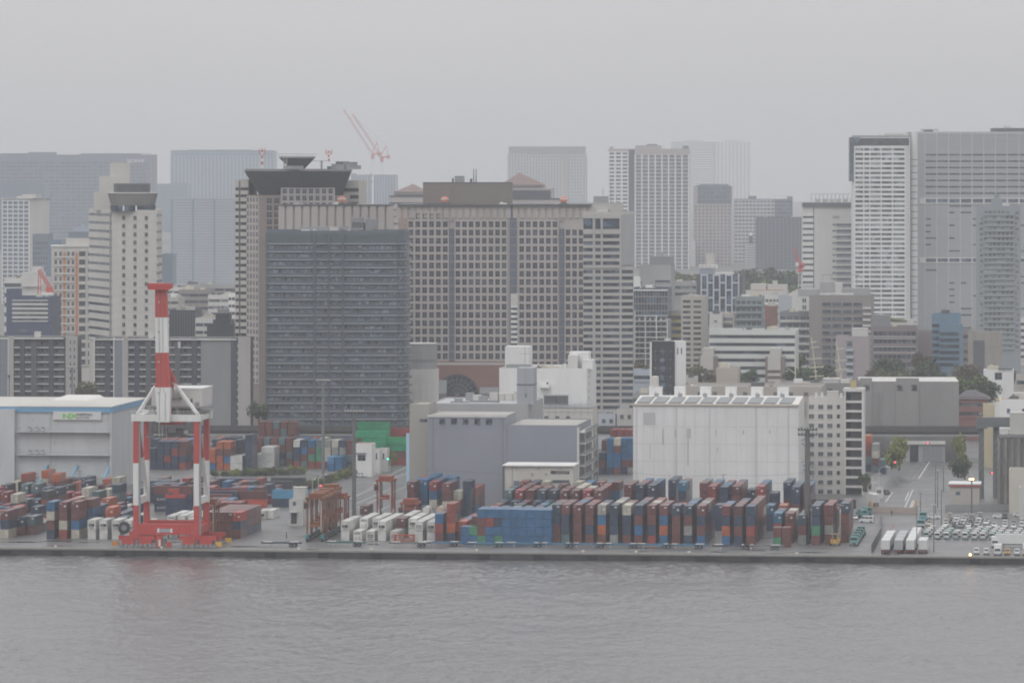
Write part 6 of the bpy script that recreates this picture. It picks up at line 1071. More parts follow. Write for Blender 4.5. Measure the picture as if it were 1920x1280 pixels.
# ------------------------------------------------------------------ the quay crane
def uvb(mb, U0, U1, V0, V1, z0, z1, m):
    q = [UV(U0, V0), UV(U1, V0), UV(U1, V1), UV(U0, V1)]; mb.hexa([(p.x, p.y, z0) for p in q] + [(p.x, p.y, z1) for p in q], m)
VF, VR = 7.0, 23.0
def zpx(py, U, V): return PZ(py, UV(U, V).y)
UL, UR = px2U(255.5, VF), px2U(369, VF); UC = px2U(303, VF); Yc_ = UV(UC, VF).y
zf = lambda py: PZ(py, Yc_)
p = UV((UL + UR) / 2, 15); r = empty('quay_crane', (p.x, p.y, 0), 'tall red and white striped quay crane with its boom raised upright', 'crane')
bands_ = [(0, zf(947), RED), (zf(947), zf(868), CWHITE), (zf(868), zf(790), RED)]
for U in (UL, UR):
    for V, dz in ((VF, 0), (VR, 0)):
        mb = MB()
        for z0, z1, m in bands_: uvb(mb, U - .78, U + .78, V - .8, V + .8, max(z0, 3.2), z1, m)
        mb.build('leg', r)
    mb = MB(); uvb(mb, U - .6, U + .6, VF + .81, VR - .81, 12.6, 14.6, CWHITE); uvb(mb, U - .65, U + .65, VF + .81, VR - .81, 4.0, 6.2, RED); mb.build('side_tie', r)
    mb = MB(); a, c = UV(U + .3, VF + .8), UV(U + .3, VR - .8); mid = .47
    P_ = lambda t: Vector((a.x + (c.x - a.x) * t, a.y + (c.y - a.y) * t, zf(795) + (15 - zf(795)) * t)); mb.bar(P_(0), P_(mid), .9, RED); mb.bar(P_(mid), P_(1), .9, CWHITE); mb.build('diagonal_brace', r)
for V, h0, h1, x0, x1 in ((VF, zf(789.5), zf(777), UL - 1.3, UR + 1.3), (VR, zf(789.5) + .2, zf(777) + .6, UL - 1.3, UR + 1.6)):
    mb = MB(); uvb(mb, x0, x1, V - 1.0, V + 1.0, h0, h1, CWHITE); mb.build('portal_beam', r)
mb = MB()
for U in (UL, UR): uvb(mb, U - .9, U + .9, VF + 1.01, VR - 1.01, zf(788), zf(778.5), CWHITE)
mb.build('top_side_beam', r)
for V in (VF, VR): mb = MB(); uvb(mb, UL + .79, UR - .79, V - .75, V + .75, 3.9, 7.0, RED); SILL = mb.build('sill_beam', r)
mb = MB(); SGN = mat('plate_grey', (.30, .34, .36), .5, .05); uvb(mb, px2U(299, VF), px2U(321, VF), VF - .8, VF - .751, 4.6, 5.6, SGN); uvb(mb, px2U(296, VF), px2U(299.6, VF), VF - .82, VF - .751, 4.5, 5.7, WHITE); uvb(mb, px2U(320.5, VF), px2U(324, VF), VF - .82, VF - .751, 4.5, 5.7, WHITE); mb.build('name_plate', SILL)
# bogies
for V in (VF, VR):
    for U, s in ((UL, -1), (UR, 1)):
        mb = MB(); uvb(mb, U - 5.2, U + 5.6, V - .5, V + .5, 2.3, 3.5, RED); uvb(mb, U - 1.2, U + 1.2, V - .7, V + .7, 2.6, 4.0, RED)
        for q in (-4.0, 1.0): uvb(mb, U + q - .2, U + q + 3.6, V - .55, V + .55, .85, 2.4, RED); uvb(mb, U + q + .9, U + q + 2.5, V - .6, V + .6, 1.9, 2.9, RED)
        q0, q1 = (U - 7.2, U - 5.2) if s < 0 else (U + 5.6, U + 7.4); uvb(mb, q0, q1, V - .4, V + .4, .5, 1.8, YELLOW if s > 0 else mat('buffer_orange', (.45, .20, .04), .5, .1)); BG_ = mb.build('bogie', r)
        wm = MB()
        for q in (-4.4, -3.0, -1.2, .2, 1.4, 2.8, 4.2, 5.4): c = UV(U + q, V); ring = [[(c.x + .6 * math.cos(t_) * U2.x + w_ * V2.x, c.y + .6 * math.cos(t_) * U2.y + w_ * V2.y, .66 + .6 * math.sin(t_)) for t_ in [k_ * math.pi / 6 for k_ in range(12)]] for w_ in (-.62, .62)]; wm.face(ring[0], MID); wm.face(ring[1][::-1], MID); [wm.face([ring[0][k_], ring[0][(k_ + 1) % 12], ring[1][(k_ + 1) % 12], ring[1][k_]], TYRE) for k_ in range(12)]
        wm.build('wheel_set', BG_)
mb = MB(); U = px2U(309, VF); uvb(mb, px2U(294, VF), px2U(303.5, VF), VF - .9, VF + .9, .25, 3.4, RED); uvb(mb, px2U(298, VF), px2U(302.5, VF), VF - .96, VF - .91, .5, 2.4, PALE); uvb(mb, px2U(313, VF), px2U(321, VF), VF - .6, VF + .6, .25, 1.7, RED); mb.build('drive_cabinet', r)
mb = MB(); c = UV(px2U(234, VF), VF - 1.0); mb.cyl((c.x, zf(989)), 1.75, c.y - .5, c.y + .5, BLACK, 26, axis='y'); mb.cyl((c.x, zf(989)), .8, c.y - .7, c.y - .5, MID, 18, axis='y'); mb.cyl((c.x, zf(989)), 1.9, c.y + .1, c.y + .25, STEEL, 26, axis='y'); mb.build('cable_reel', r); mb = MB(); uvb(mb, px2U(234, VF), UL, VF - .4, VF - .1, zf(991), zf(987), STEEL); mb.build('reel_arm', r)
# boom standing upright on the waterside, slightly leaning
BV = VF - 3.0
def bx(px, py): return px2U(px, BV)
mb = MB()
for y0, y1, cx0, cx1, w0, w1, m in ((545, 595, 301.2, 302, 10.5, 11.2, RED), (595, 661, 302, 303, 11.2, 11.6, CWHITE), (661, 726, 303, 304.3, 11.6, 12.4, RED), (726, 791, 304.5, 306.5, 14.4, 11.2, CWHITE)):
    Yq = UV(bx(303, 600), BV).y
    A4 = [UV(px2U(cx1 + s * w1, BV), BV + v_) for s, v_ in ((-1, 0), (1, 0), (1, 2.2), (-1, 2.2))]; B4 = [UV(px2U(cx0 + s * w0, BV), BV + v_) for s, v_ in ((-1, 0), (1, 0), (1, 2.2), (-1, 2.2))]
    mb.hexa([(q.x, q.y, PZ(y1, Yq)) for q in A4] + [(q.x, q.y, PZ(y0, Yq)) for q in B4], m)
for p in (298.5, 309.5): uvb(mb, px2U(p, BV), px2U(p + .8, BV), BV - .12, BV, PZ(788, Yq), PZ(735, Yq), STEEL)
BOOM = mb.build('boom', r)
mb = MB(); uvb(mb, px2U(278, BV), px2U(321.5, BV), BV - 1.0, BV + 2.6, PZ(541, Yq), PZ(531, Yq), RED); uvb(mb, px2U(278.5, BV), px2U(321, BV), BV - 1.2, BV - 1.01, PZ(543, Yq), PZ(541.0, Yq), RED)
for i in range(9): uvb(mb, px2U(279 + 5.2 * i, BV), px2U(279.6 + 5.2 * i, BV), BV - 1.15, BV - 1.01, PZ(541, Yq), PZ(536, Yq), RED)
uvb(mb, px2U(291, BV), px2U(313, BV), BV - .3, BV + 2.4, PZ(546, Yq), PZ(541.0, Yq), RED); mb.build('boom_head', BOOM)
for y_, c_ in ((566, WHITE), (622, DARK), (678, WHITE), (736, MID)): mb = MB(); uvb(mb, px2U(297, BV), px2U(299, BV), BV - .25, BV - .01, PZ(y_ + 1.5, Yq), PZ(y_ - 1, Yq), c_); mb.build('boom_lamp', BOOM)
# A-frame: four stays to a top frame behind the boom
AV = VF + 4
for p0, y0, V0_, p1, y1, V1_, m0 in ((291, 724, AV, 257.5, 777, VF, CWHITE), (327, 718, AV, 371, 777, VF, CWHITE), (320, 706, AV, 334, 777, VR - 4, CWHITE), (333, 726, AV, 348, 775, VR, CWHITE)):
    a, c = UV(px2U(p0, V0_), V0_), UV(px2U(p1, V1_), V1_); za, zc_ = PZ(y0, a.y), PZ(y1, c.y); mb = MB(); mb.bar((a.x, a.y, za), (c.x, c.y, zc_), .75, m0); mb.build('a_frame_stay', r)
mb = MB(); a, c = UV(px2U(317, AV), AV), UV(px2U(332, AV), AV); mb.bar((a.x, a.y, PZ(690, a.y)), (c.x, c.y, PZ(726, c.y)), .95, RED); a = UV(px2U(317, AV), AV); mb.bar((a.x, a.y, PZ(690, a.y)), (a.x + .4, a.y, PZ(777, a.y)), .9, RED); uvb(mb, px2U(291, AV), px2U(326, AV), AV - .5, AV + .5, PZ(727, a.y), PZ(721, a.y), RED); mb.build('a_frame', r)
# machinery house on the landward girder
MV0, MV1 = VR - 8, VR + 9; MHW = mat('machine_house_white', (.56, .54, .53), .55, .05, .2, .06); ym_ = UV(UC, MV0).y; zm = lambda py: PZ(py, ym_)
mb = MB(); uvb(mb, px2U(284, MV0), px2U(379, MV0), MV0, MV1, zm(761), zm(729), MHW); uvb(mb, px2U(283.5, MV0), px2U(379.5, MV0), MV0 - .15, MV1 + .15, zm(729), zm(727), WHITE); [uvb(mb, px2U(318 + 4 * i, MV0), px2U(318.6 + 4 * i, MV0), MV0 - .06, MV0, zm(760), zm(730), PALE) for i in range(15)]; MHO = mb.build('machine_house', r)
mb = MB(); uvb(mb, px2U(317, MV0), px2U(341, MV0), MV0 - .9, MV0 - .1, zm(748), zm(746), MID); uvb(mb, px2U(357, MV0), px2U(361, MV0), MV0 - .12, MV0 - .01, zm(754), zm(747), DARK); uvb(mb, px2U(367, MV0), px2U(373, MV0), MV0 - .7, MV0 - .01, zm(757), zm(753), STEEL); uvb(mb, px2U(283, MV0), px2U(392, MV0), MV0 - 1.2, MV0 + 8, zm(764.5), zm(761.0), MID); mb.build('house_platform', MHO)
mb = MB(); uvb(mb, px2U(296, VF), px2U(303.5, VF), VF - 2, VR + 26, zf(791), zf(781), CWHITE); uvb(mb, px2U(311, VF), px2U(318, VF), VF - 2, VR + 26, zf(791), zf(781), CWHITE); mb.build('main_girder', r)
mb = MB(); uvb(mb, px2U(297, VF), px2U(338, VF), VF + 3, VF + 7, zf(797), zf(791.5), RED); uvb(mb, px2U(320, VF), px2U(352, VF), VF + 8, VF + 10, zf(799), zf(793), MID); mb.build('trolley', r)
mb = MB(); uvb(mb, px2U(302, VF), px2U(342, VF), VF + 5, VF + 9, zf(818), zf(806), mat('trolley_dark', (.12, .12, .12), .6, .1)); uvb(mb, px2U(339, VF), px2U(345, VF), VF + 4.5, VF + 6.5, zf(815), zf(808), PALE); uvb(mb, px2U(310, VF), px2U(324, VF), VF + 4, VF + 5, zf(812), zf(801), STEEL); [uvb(mb, px2U(p, VF), px2U(p + 1.1, VF), VF + 4.4, VF + 4.8, zf(820), zf(792), CWHITE) for p in (292.5, 298.5, 306)]; mb.build('operator_cab', r)
mb = MB(); uvb(mb, px2U(263.5, VF), px2U(277, VF), VF + 8, VF + 11, zf(823), zf(821.5), STEEL); [uvb(mb, px2U(263.5 + 2.2 * i, VF), px2U(263.8 + 2.2 * i, VF), VF + 8, VF + 8.05, zf(822), zf(813), STEEL) for i in range(7)]; uvb(mb, px2U(269, VF), px2U(274, VF), VF + 8.2, VF + 10.6, zf(788), zf(822), MID); mb.build('lift_shaft', r)
mb = MB(); rg = random.Random(6)
for i in range(8): px = rg.uniform(268, 345); a = UV(px2U(px, VR - 3), VR - 3); mb = MB(); mb.bar((a.x, a.y, PZ(778, a.y)), (a.x + rg.uniform(-1.5, 1.5), a.y + rg.uniform(-1, 2), PZ(rg.uniform(748, 768), a.y)), .28, rg.choice((STEEL, MID, CWHITE))); mb.build('gear_strut', r)
for i in range(4): px = 333 + 6 * i; a = UV(px2U(px, VR - 2), VR - 2); mb = MB(); mb.cyl((a.x, a.y), .7, PZ(777, a.y), PZ(765, a.y), STEEL, 10); mb.build('rope_drum', r)
# ropes, ladders and handrails
mb = MB(); a = UV(px2U(321, AV), AV); [mb.bar((a.x + q, a.y, PZ(692, a.y)), (PX(298 + 9 * i, Yq), Yq + 2.4, PZ(545, Yq)), .16, STEEL) for i, q in enumerate((-.5, .5))]; [mb.bar((PX(p, Yq), Yq - .1, PZ(735, Yq)), (PX(p - 3, Yq), Yq - .1, PZ(548, Yq)), .1, MID) for p in (300, 307)]; mb.build('hoist_ropes', r)
mb = MB()
for V, z0 in ((VF - 1.05, zf(777)), (VR + 1.05, zf(777) + .6)): uvb(mb, UL - 1.3, UR + 1.3, V - .04, V + .04, z0 + 1.0, z0 + 1.1, PALE); uvb(mb, UL - 1.3, UR + 1.3, V - .03, V + .03, z0 + .5, z0 + .56, PALE); [uvb(mb, UL - 1.3 + i * 1.4, UL - 1.24 + i * 1.4, V - .03, V + .03, z0, z0 + 1.0, PALE) for i in range(15)]
mb.build('handrail', r)
for U in (UL, UR): mb = MB(); [uvb(mb, U + .8, U + 1.3, VF - .5 + q, VF - .44 + q, 4, zf(790), STEEL) for q in (0, .6)]; [uvb(mb, U + .8, U + 1.25, VF - .44, VF + .1, 5 + 1.2 * i, 5.08 + 1.2 * i, STEEL) for i in range(24)]; mb.build('ladder', r)
# spreader hanging under the crane's landward side
mb = MB(); VS = 140; ys = UV(px2U(330, VS), VS).y
U0, U1 = px2U(309, VS), px2U(346, VS); uvb(mb, U0, U1, VS, VS + 2.2, 5.6, 6.5, RED); uvb(mb, U0 + 1, U1 - 2, VS + .3, VS + 1.8, 6.5, 8.4, mat('spreader_red', (.36, .06, .045), .55, .12, .6)); uvb(mb, U0 + 1, U0 + 2.6, VS, VS + .2, 6.7, 7.3, DARK); p = UV((U0 + U1) / 2, VS)
o = mb.build('container_spreader'); tag(o, 'red container spreader frame resting on navy containers behind the crane', 'spreader')
# ------------------------------------------------------------------ straddle carriers
def carrier_root(U, V, label, h=13.2, rz=0.0, red=False, loadz=6.0, W=4.6, Lg=10.0):
    p = UV(U, V); r = empty('straddle_carrier', (p.x, p.y, 0), label, 'straddle carrier', 'straddle carriers', -A + rz); M_ = mat('carrier_red', (.25, .062, .035), .5, .15, .6) if red else ORANGE
    def B(name, *boxes):
        mb = MB(); [mb.box(*q) for q in boxes]; o = mb.build(name, r, False); return o
    for sx in (-1, 1):
        x = sx * W / 2
        for y in (-Lg / 2 + 1.4, Lg / 2 - 1.4): B('leg', (x - .2, x + .2, y - .26, y + .26, 1.4, h, M_))
        WBm = B('wheel_beam', (x - .4, x + .4, -Lg / 2, Lg / 2, 1.0, 1.8, mat('carrier_dark', (.07, .075, .07), .6, .15, .5)), (x - .41, x + .41, -Lg / 2 - .02, -Lg / 2 + 1.2, 1.0, 2.2, TEALM)); B('top_beam', (x - .35, x + .35, -Lg / 2, Lg / 2, h, h + .7, M_))
        for y in (-4.0, -1.6, 1.2, 3.8):
            mb = MB(); mb.cyl((y, .78), .78, x - .3, x + .3, TYRE, 14, axis='x'); mb.cyl((y, .78), .35, x - .34, x + .34, WHITE, 8, axis='x'); mb.build('wheel', WBm, False)
        mb = MB(); mb.bar((x, -Lg / 2 + 1.4, 2), (x, 0, h * .55), .18, M_); mb.bar((x, Lg / 2 - 1.4, 2), (x, 0, h * .55), .18, M_); mb.box(x - .1, x + .1, -Lg / 2 + 1.7, Lg / 2 - 1.7, h * .55, h * .55 + .25, M_); mb.build('side_brace', r, False)
        for y in (-3.0, 3.0): B('hoist_cylinder', (x - sx * .55 - .14, x - sx * .55 + .14, y - .14, y + .14, 3.0, h - .4, PALE if y < 0 else DARK))
    for y in (-Lg / 2 + 1.2, Lg / 2 - 1.6): B('cross_beam', (-W / 2 + .36, W / 2 - .36, y, y + .5, h + .05, h + .65, M_))
    B('spreader', (-1.25, 1.25, -5.8, 5.8, loadz, loadz + .4, M_), (-.9, .9, -2, 2, loadz + .4, loadz + 1.2, M_)); B('engine_deck', (-W / 2 + .1, W / 2 - .1, -1.6, 2.4, h + .71, h + 1.7, M_), (-W / 2 + .4, W / 2 - .8, 2.41, 3.4, h + .71, h + 1.3, DARK)); B('driver_cab', (-W / 2 - .75, -W / 2 + .5, -Lg / 2 - .5, -Lg / 2 + 1.0, h - 2.8, h - .7, M_), (-W / 2 - .7, -W / 2 + .4, -Lg / 2 - .56, -Lg / 2 - .5, h - 2.4, h - 1.1, GD))
    return r
for i, (px, V, lab, h, red) in enumerate(((594, 39, 'front orange straddle carrier of the tight parked group by the apron', 12.6, 0), (603, 50.5, 'second orange straddle carrier in the tight parked group', 12.4, 0), (612, 62, 'third orange straddle carrier wedged inside the parked group', 12.4, 0), (621, 73.5, 'fourth bright orange straddle carrier of the tight parked group', 13.0, 0), (636, 86, 'red straddle carrier at the far side of the tight parked group', 9.5, 1),
        (724, 132, 'red-orange straddle carrier standing alone by the floodlight mast', 12.0, 1), (392, 31, 'straddle carrier with an orange load beside the brown block near the crane', 11.2, 0), (770, 100, 'low red straddle carrier behind the white reefers', 7.0, 1))):
    carrier_root(px2U(px, V), V, lab, h, 0.0, bool(red), 4.5 + i % 3)
# ------------------------------------------------------------------ containers
CC = {'n': ('navy', (.034, .056, .095)), 'b': ('blue', (.028, .14, .27)), 'B': ('mid-blue', (.032, .135, .25)), 'R': ('rust brown', (.145, .046, .046)), 'r': ('dull red', (.26, .042, .042)), 'o': ('orange', (.40, .082, .045)), 'c': ('cream', (.48, .45, .38)), 'g': ('grey', (.26, .26, .25)), 't': ('grey-teal', (.10, .155, .165)), 'e': ('green', (.06, .22, .115)), 'w': ('white reefer', (.60, .60, .575)), 'p': ('pale white', (.55, .55, .53)), 'k': ('dark charcoal', (.05, .055, .065)), 'G': ('bright green', (.02, .26, .11)), 's': ('sky blue', (.08, .25, .42))}
CM = {}
def cmat(k):
    if k in CM: return CM[k]
    n_, c = CC[k]; m = bpy.data.materials.new('container_' + n_.replace(' ', '_').replace('-', '_')); m.use_nodes = True; t = m.node_tree; b = t.nodes['Principled BSDF']; b.inputs['Roughness'].default_value = .33
    oi = t.nodes.new('ShaderNodeObjectInfo'); geo = t.nodes.new('ShaderNodeNewGeometry'); nz = t.nodes.new('ShaderNodeTexNoise'); nz.inputs['Scale'].default_value = .45; nz.inputs['Detail'].default_value = 6
    mr = t.nodes.new('ShaderNodeMapRange'); mr.inputs['From Min'].default_value = .3; mr.inputs['From Max'].default_value = .75; mr.inputs['To Min'].default_value = .72; mr.inputs['To Max'].default_value = 1.2
    mr2 = t.nodes.new('ShaderNodeMapRange'); mr2.inputs['To Min'].default_value = .78; mr2.inputs['To Max'].default_value = 1.25; mu = t.nodes.new('ShaderNodeMath'); mu.operation = 'MULTIPLY'
    mr3 = t.nodes.new('ShaderNodeMapRange'); mr3.inputs['To Min'].default_value = .488; mr3.inputs['To Max'].default_value = .512; mr4 = t.nodes.new('ShaderNodeMath'); mr4.operation = 'FRACT'; m5 = t.nodes.new('ShaderNodeMath'); m5.operation = 'MULTIPLY'; m5.inputs[1].default_value = 17.3
    hs = t.nodes.new('ShaderNodeHueSaturation'); hs.inputs['Color'].default_value = (*c, 1); L_ = t.links.new
    L_(geo.outputs['Position'], nz.inputs['Vector']); L_(nz.outputs[0], mr.inputs['Value']); L_(oi.outputs['Random'], mr2.inputs['Value']); L_(mr.outputs[0], mu.inputs[0]); L_(mr2.outputs[0], mu.inputs[1]); L_(mu.outputs[0], hs.inputs['Value'])
    L_(oi.outputs['Random'], m5.inputs[0]); L_(m5.outputs[0], mr4.inputs[0]); L_(mr4.outputs[0], mr3.inputs['Value']); L_(mr3.outputs[0], hs.inputs['Hue']); L_(hs.outputs[0], b.inputs['Base Color'])
    # a soft sheen of weathered grey on the roof, where the paint has faded
    CM[k] = m; return m
CW, CH = 2.44, 2.6
BODY = {}
def cbody(L, H, k):
    key = (round(L, 1), round(H, 2), k)
    if key in BODY: return BODY[key]
    m = cmat(k); mb = MB(); x, y = CW / 2, L / 2
    mb.box(-x + .06, x - .06, -y + .06, y - .06, .12, H - .06, m)                       # panels, set in from the frame
    for sx in (-1, 1):
        for sy in (-1, 1): mb.box(sx * x - (.14 if sx > 0 else 0), sx * x + (0 if sx > 0 else .14), sy * y - (.14 if sy > 0 else 0), sy * y + (0 if sy > 0 else .14), .02, H, m)
        for z0, z1 in ((.03, .19), (H - .11, H - .004)): mb.box(sx * x - (.1 if sx > 0 else 0) - .0, sx * x + (0 if sx > 0 else .1), -y + .141, y - .141, z0, z1, m)
    for sy in (-1, 1):
        for z0, z1 in ((.03, .2), (H - .12, H - .005)): mb.box(-x + .141, x - .141, sy * y - (.08 if sy > 0 else 0), sy * y + (0 if sy > 0 else .08), z0, z1, m)
    n = int(L / .55)
    for i in range(n):                                                                   # corrugation of the long sides
        yy = -y + .3 + (L - .6) * i / n
        for sx in (-1, 1): mb.box(sx * (x - .06) - (.035 if sx < 0 else 0), sx * (x - .06) + (.035 if sx > 0 else 0), yy, yy + .26, .2, H - .12, m)
    BODY[key] = mb.mesh('container'); return BODY[key]
PLATE = mat('marking_white', (.62, .62, .60), .6, .1, 2.0); GRILL = mat('grille_black', (.025, .025, .028), .6, .1)
DOORS = {}
def cdoors(H, k, v):
    key = (round(H, 2), k, v)
    if key in DOORS: return DOORS[key]
    m = cmat(k); mb = MB(); x = CW / 2; rod = m if v != 2 else PLATE
    for px_ in (-.85, -.35, .35, .85): mb.box(px_ - .035, px_ + .035, -.045, 0, .12, H - .12, rod)
    mb.box(-.03, .03, -.02, 0.004, .12, H - .12, GRILL)
    if v == 1: mb.box(.2, .95, -.06, -.046, H - .75, H - .4, PLATE)
    if v == 2: mb.box(-x + .02, x - .02, -.05, -.046, H - .16, H - .03, PLATE); mb.box(x - .14, x - .04, -.05, -.046, .1, H - .16, PLATE)
    if v == 3: mb.box(-.95, -.25, -.06, -.046, H - .6, H - .42, PLATE); mb.box(.3, .9, -.06, -.046, H - 1.5, H - 1.0, PLATE)
    DOORS[key] = mb.mesh('doors'); return DOORS[key]
def creefer(H, v):
    key = ('reefer', round(H, 2), v)
    if key in DOORS: return DOORS[key]
    mb = MB(); w = cmat('w')
    if v == 0: mb.box(-.98, .98, -.05, .03, .15, H - .15, w); mb.box(-.85, .85, -.09, -.051, .95, 1.75, GRILL); mb.box(-.6, .6, -.1, -.051, .4, .75, MID); mb.cyl((-.3, 1.35), .3, -.13, -.092, MID, 12, axis='y')
    elif v == 1: mb.box(-.98, .98, -.05, .03, .15, H - .15, w); [mb.box(a, a + .42, -.09, -.051, z0, z0 + .3, GRILL) for a in (-.75, -.15, .4) for z0 in (1.55, 1.0)]; mb.box(-.8, .8, -.09, -.051, .35, .6, MID)
    else: mb.box(-.98, .98, -.05, .03, .15, H - .15, w); mb.box(-.9, .9, -.09, -.051, H - .95, H - .45, MID); [mb.box(a, a + .12, -.1, -.051, .3, 1.2, DARK) for a in (-.6, -.2, .4, .7)]
    DOORS[key] = mb.mesh('cooling_unit'); return DOORS[key]
SPEC = []
ORD = ['first', 'second', 'third', 'fourth', 'fifth', 'sixth', 'seventh', 'eighth', 'ninth', 'tenth', 'eleventh', 'twelfth', 'thirteenth', 'fourteenth', 'fifteenth', 'sixteenth', 'seventeenth', 'eighteenth', 'nineteenth', 'twentieth']
def stack(block, U, V, cols, L=12.19, H=2.9, where='', rot=0.0, front=True):
    """cols: colours bottom to top; U, V: centre of the front end (rot=0: long axis inland)"""
    for i, k in enumerate(cols): SPEC.append(dict(block=block, U=U, V=V, z=i * H, k=k, L=L, H=H, tier=i, n=len(cols), where=where, rot=rot, front=front))
def px_cols(s): return [c for c in reversed(s)]       # strings are written top to bottom
rg = random.Random(21)
def mixc(n, pal='RRRRrnnnnnBbcgtr'): return ''.join(rg.choice(pal) for _ in range(n))
# A: the tall quay block, columns 23 px apart, front ends as photographed (top to bottom)
fa = ['nnRR', 'Rnnt', 'RRRR', 'RRnR', 'cboR', 'nnng', 'cnnR', 'nRbR', 'RRnr', 'RboB', 'nRRR', 'nRgn', 'RnRb', 'RnoB', 'RnRn', 'nnrR']
pa = [1043, 1059.6, 1082.5, 1105, 1128, 1151, 1175, 1197, 1221.7, 1244, 1267.5, 1290, 1314, 1361, 1384, 1407]
dep = [(4, 4, 3), (4, 4, 3), (4, 4, 4, 3), (4, 4, 3, 3), (4, 4, 3), (4, 4, 4), (4, 4, 3), (4, 4, 4, 3), (4, 4, 4), (4, 4, 3), (4, 3, 3), (4, 4, 4, 2), (4, 4, 4), (4, 4, 3, 3), (4, 4, 4), (4, 4, 4, 4)]
RK = ['front rank', 'second rank', 'third rank', 'fourth rank', 'fifth rank', 'sixth rank']
for i, (px, f_, d_) in enumerate(zip(pa, fa, dep)):
    U = px2U(px, 34)
    for j, n in enumerate(d_):
        cols = px_cols(f_) if j == 0 else px_cols(mixc(n, 'RRRRnnnnBBcgr')); stack('tall quay block', U, 34 + j * 12.8, cols, where=(ORD[i] + ' row', RK[j]))
# B: right end of the quay block
for i, (px, f_, V, ns) in enumerate(((1457, 'Re', 30, 0), (1474, 'RR', 30, 0), (1458, 'brR', 47, 2), (1480, 'RrR', 47, 2), (1504, 'nRg', 40, 2), (1529.5, 'nneR', 38, 2), (1554, 'RRgR', 42, 2), (1584, 'nRRR', 50, 1))):
    U = px2U(px, V); stack('yard end block', U, V, px_cols(f_), where=(ORD[i] + ' row', RK[0]), L=12.19 if i > 1 else 6.06)
    for j in range(ns): stack('yard end block', U, V + 12.8 * (j + 1), px_cols(mixc(len(f_) if j == 0 else len(f_) - 1, 'RRrnnBBc')), where=(ORD[i] + ' row', RK[j + 1]))
# C: the tight blue block
fc = ['bb', 'eb', 'bRRe', 'brbb', 'bnbe', 'bbbb', 'bbbb', 'bbbb', 'bbbb', 'bbbb', 'bbbb']
for i, f_ in enumerate(fc):
    U = px2U(871.5, 31) + i * 2.47; V = 31 if i < 7 else 29.6; f2 = f_.replace('b', 'B')
    stack('tight blue block', U, V, px_cols(f2), 6.06, 2.6, (ORD[i] + ' row', RK[0])); stack('tight blue block', U, V + 6.3, px_cols(f2 if i > 1 else f2 + 'BB'[:2]), 6.06, 2.6, (ORD[i] + ' row', RK[1])) if i > 1 else None
    if i == 1: stack('tight blue block', U, V + 6.4, px_cols('RRB'), 6.06, 2.6, (ORD[i] + ' row', RK[1]))
# D: columns between reefers and blue block
for i, (px, f_, V, ns) in enumerate(((823, 'brR', 34, 1), (845, 'rron', 36, 1), (866, 'or', 42, 2))):
    U = px2U(px, V); stack('red and blue trio', U, V, px_cols(f_), where=(ORD[i] + ' row', RK[0]), L=6.06 if i < 2 else 12.19)
    for j in range(ns): stack('red and blue trio', U, V + (6.5 if i < 2 else 12.8) * (j + 1), px_cols(mixc(len(f_), 'RrnB')), where=(ORD[i] + ' row', RK[j + 1]), L=6.06 if i < 2 else 12.19)
# E: reefers left of them
re = [(647, (2, 2, 1)), (670, (1, 2, 2)), (694, (1, 2, 2)), (716, (2, 2, 2)), (739, (1, 'R1', 2, 2)), (762, (0, 2, 2, 2)), (785, (2, 2, 2)), (808, (2, 2, 2))]
for i, (px, ds) in enumerate(re):
    U = px2U(px, 40)
    for j, n in enumerate(ds):
        if n == 'R1': stack('reefer field', U, 40 + j * 12.9, ['w', 'R'], where=(ORD[i] + ' row', RK[j]))
        elif n: stack('reefer field', U, 40 + j * 12.9, ['w'] * n, where=(ORD[i] + ' row', RK[j]))
# F: reefers around the crane's foot
for i, px in enumerate((172, 194, 217, 240, 297, 316, 335, 352)):
    U = px2U(px, 36)
    for j, n in enumerate((2,) if px < 250 else (1 if px != 352 else 2, 2, 2)): stack('crane-foot reefers', U, 36 + j * 12.9 + (8 if px > 250 else 0), ['w'] * n, where=(ORD[i] + ' row', RK[j]))
# G: far left stacks
for i, (px, f_, V) in enumerate(((8, 'Rnc', 36), (38, 'nR', 48), (58, 'tR', 52), (94.5, 'bcRn', 37), (118, 'RRcr', 37), (141, 'RRbc', 38), (166, 'RBBR', 51), (205, 'oRn', 54), (226, 'nn', 50), (246, 'nn', 51))):
    U = px2U(px, V); stack('left yard front', U, V, px_cols(f_), where=(ORD[i] + ' row', RK[0]), H=2.75)
    for j in range(2): stack('left yard front', U + (rg.choice((0, 0, 0))), V + 12.8 * (j + 1), px_cols(mixc(max(1, len(f_) - (j + (rg.random() < .5))), 'RRrnnBtc')), where=(ORD[i] + ' row', RK[j + 1]), H=2.75)
k = 0
FV = (94, 110, 126, 142, 160, 178, 196, 214, 232)
for V in FV:
    for px in range(-30, 266, 19):
        if rg.random() < .17 or (V > 200 and px > 235) : continue
        n = rg.choice((1, 1, 2, 2, 3) if V < 110 else (1, 1, 2, 2, 3)); k += 1
        stack('left yard field', px2U(px, V), V, px_cols(mixc(n, 'RRrnnnnBtrcok')), where=(ORD[(px + 30) // 19] + ' row', 'rank %d' % (1 + FV.index(V))), H=2.75)
# H: long brown block right of the crane
for i in range(4):
    for j in range(3): stack('brown block', px2U(398, 44) + 2.47 * i, 44 + 12.4 * j, list('RRR' if i < 3 else ('Rno' if j == 0 else 'nRR')), 12.19, 2.6, (ORD[i] + ' row', RK[j]))
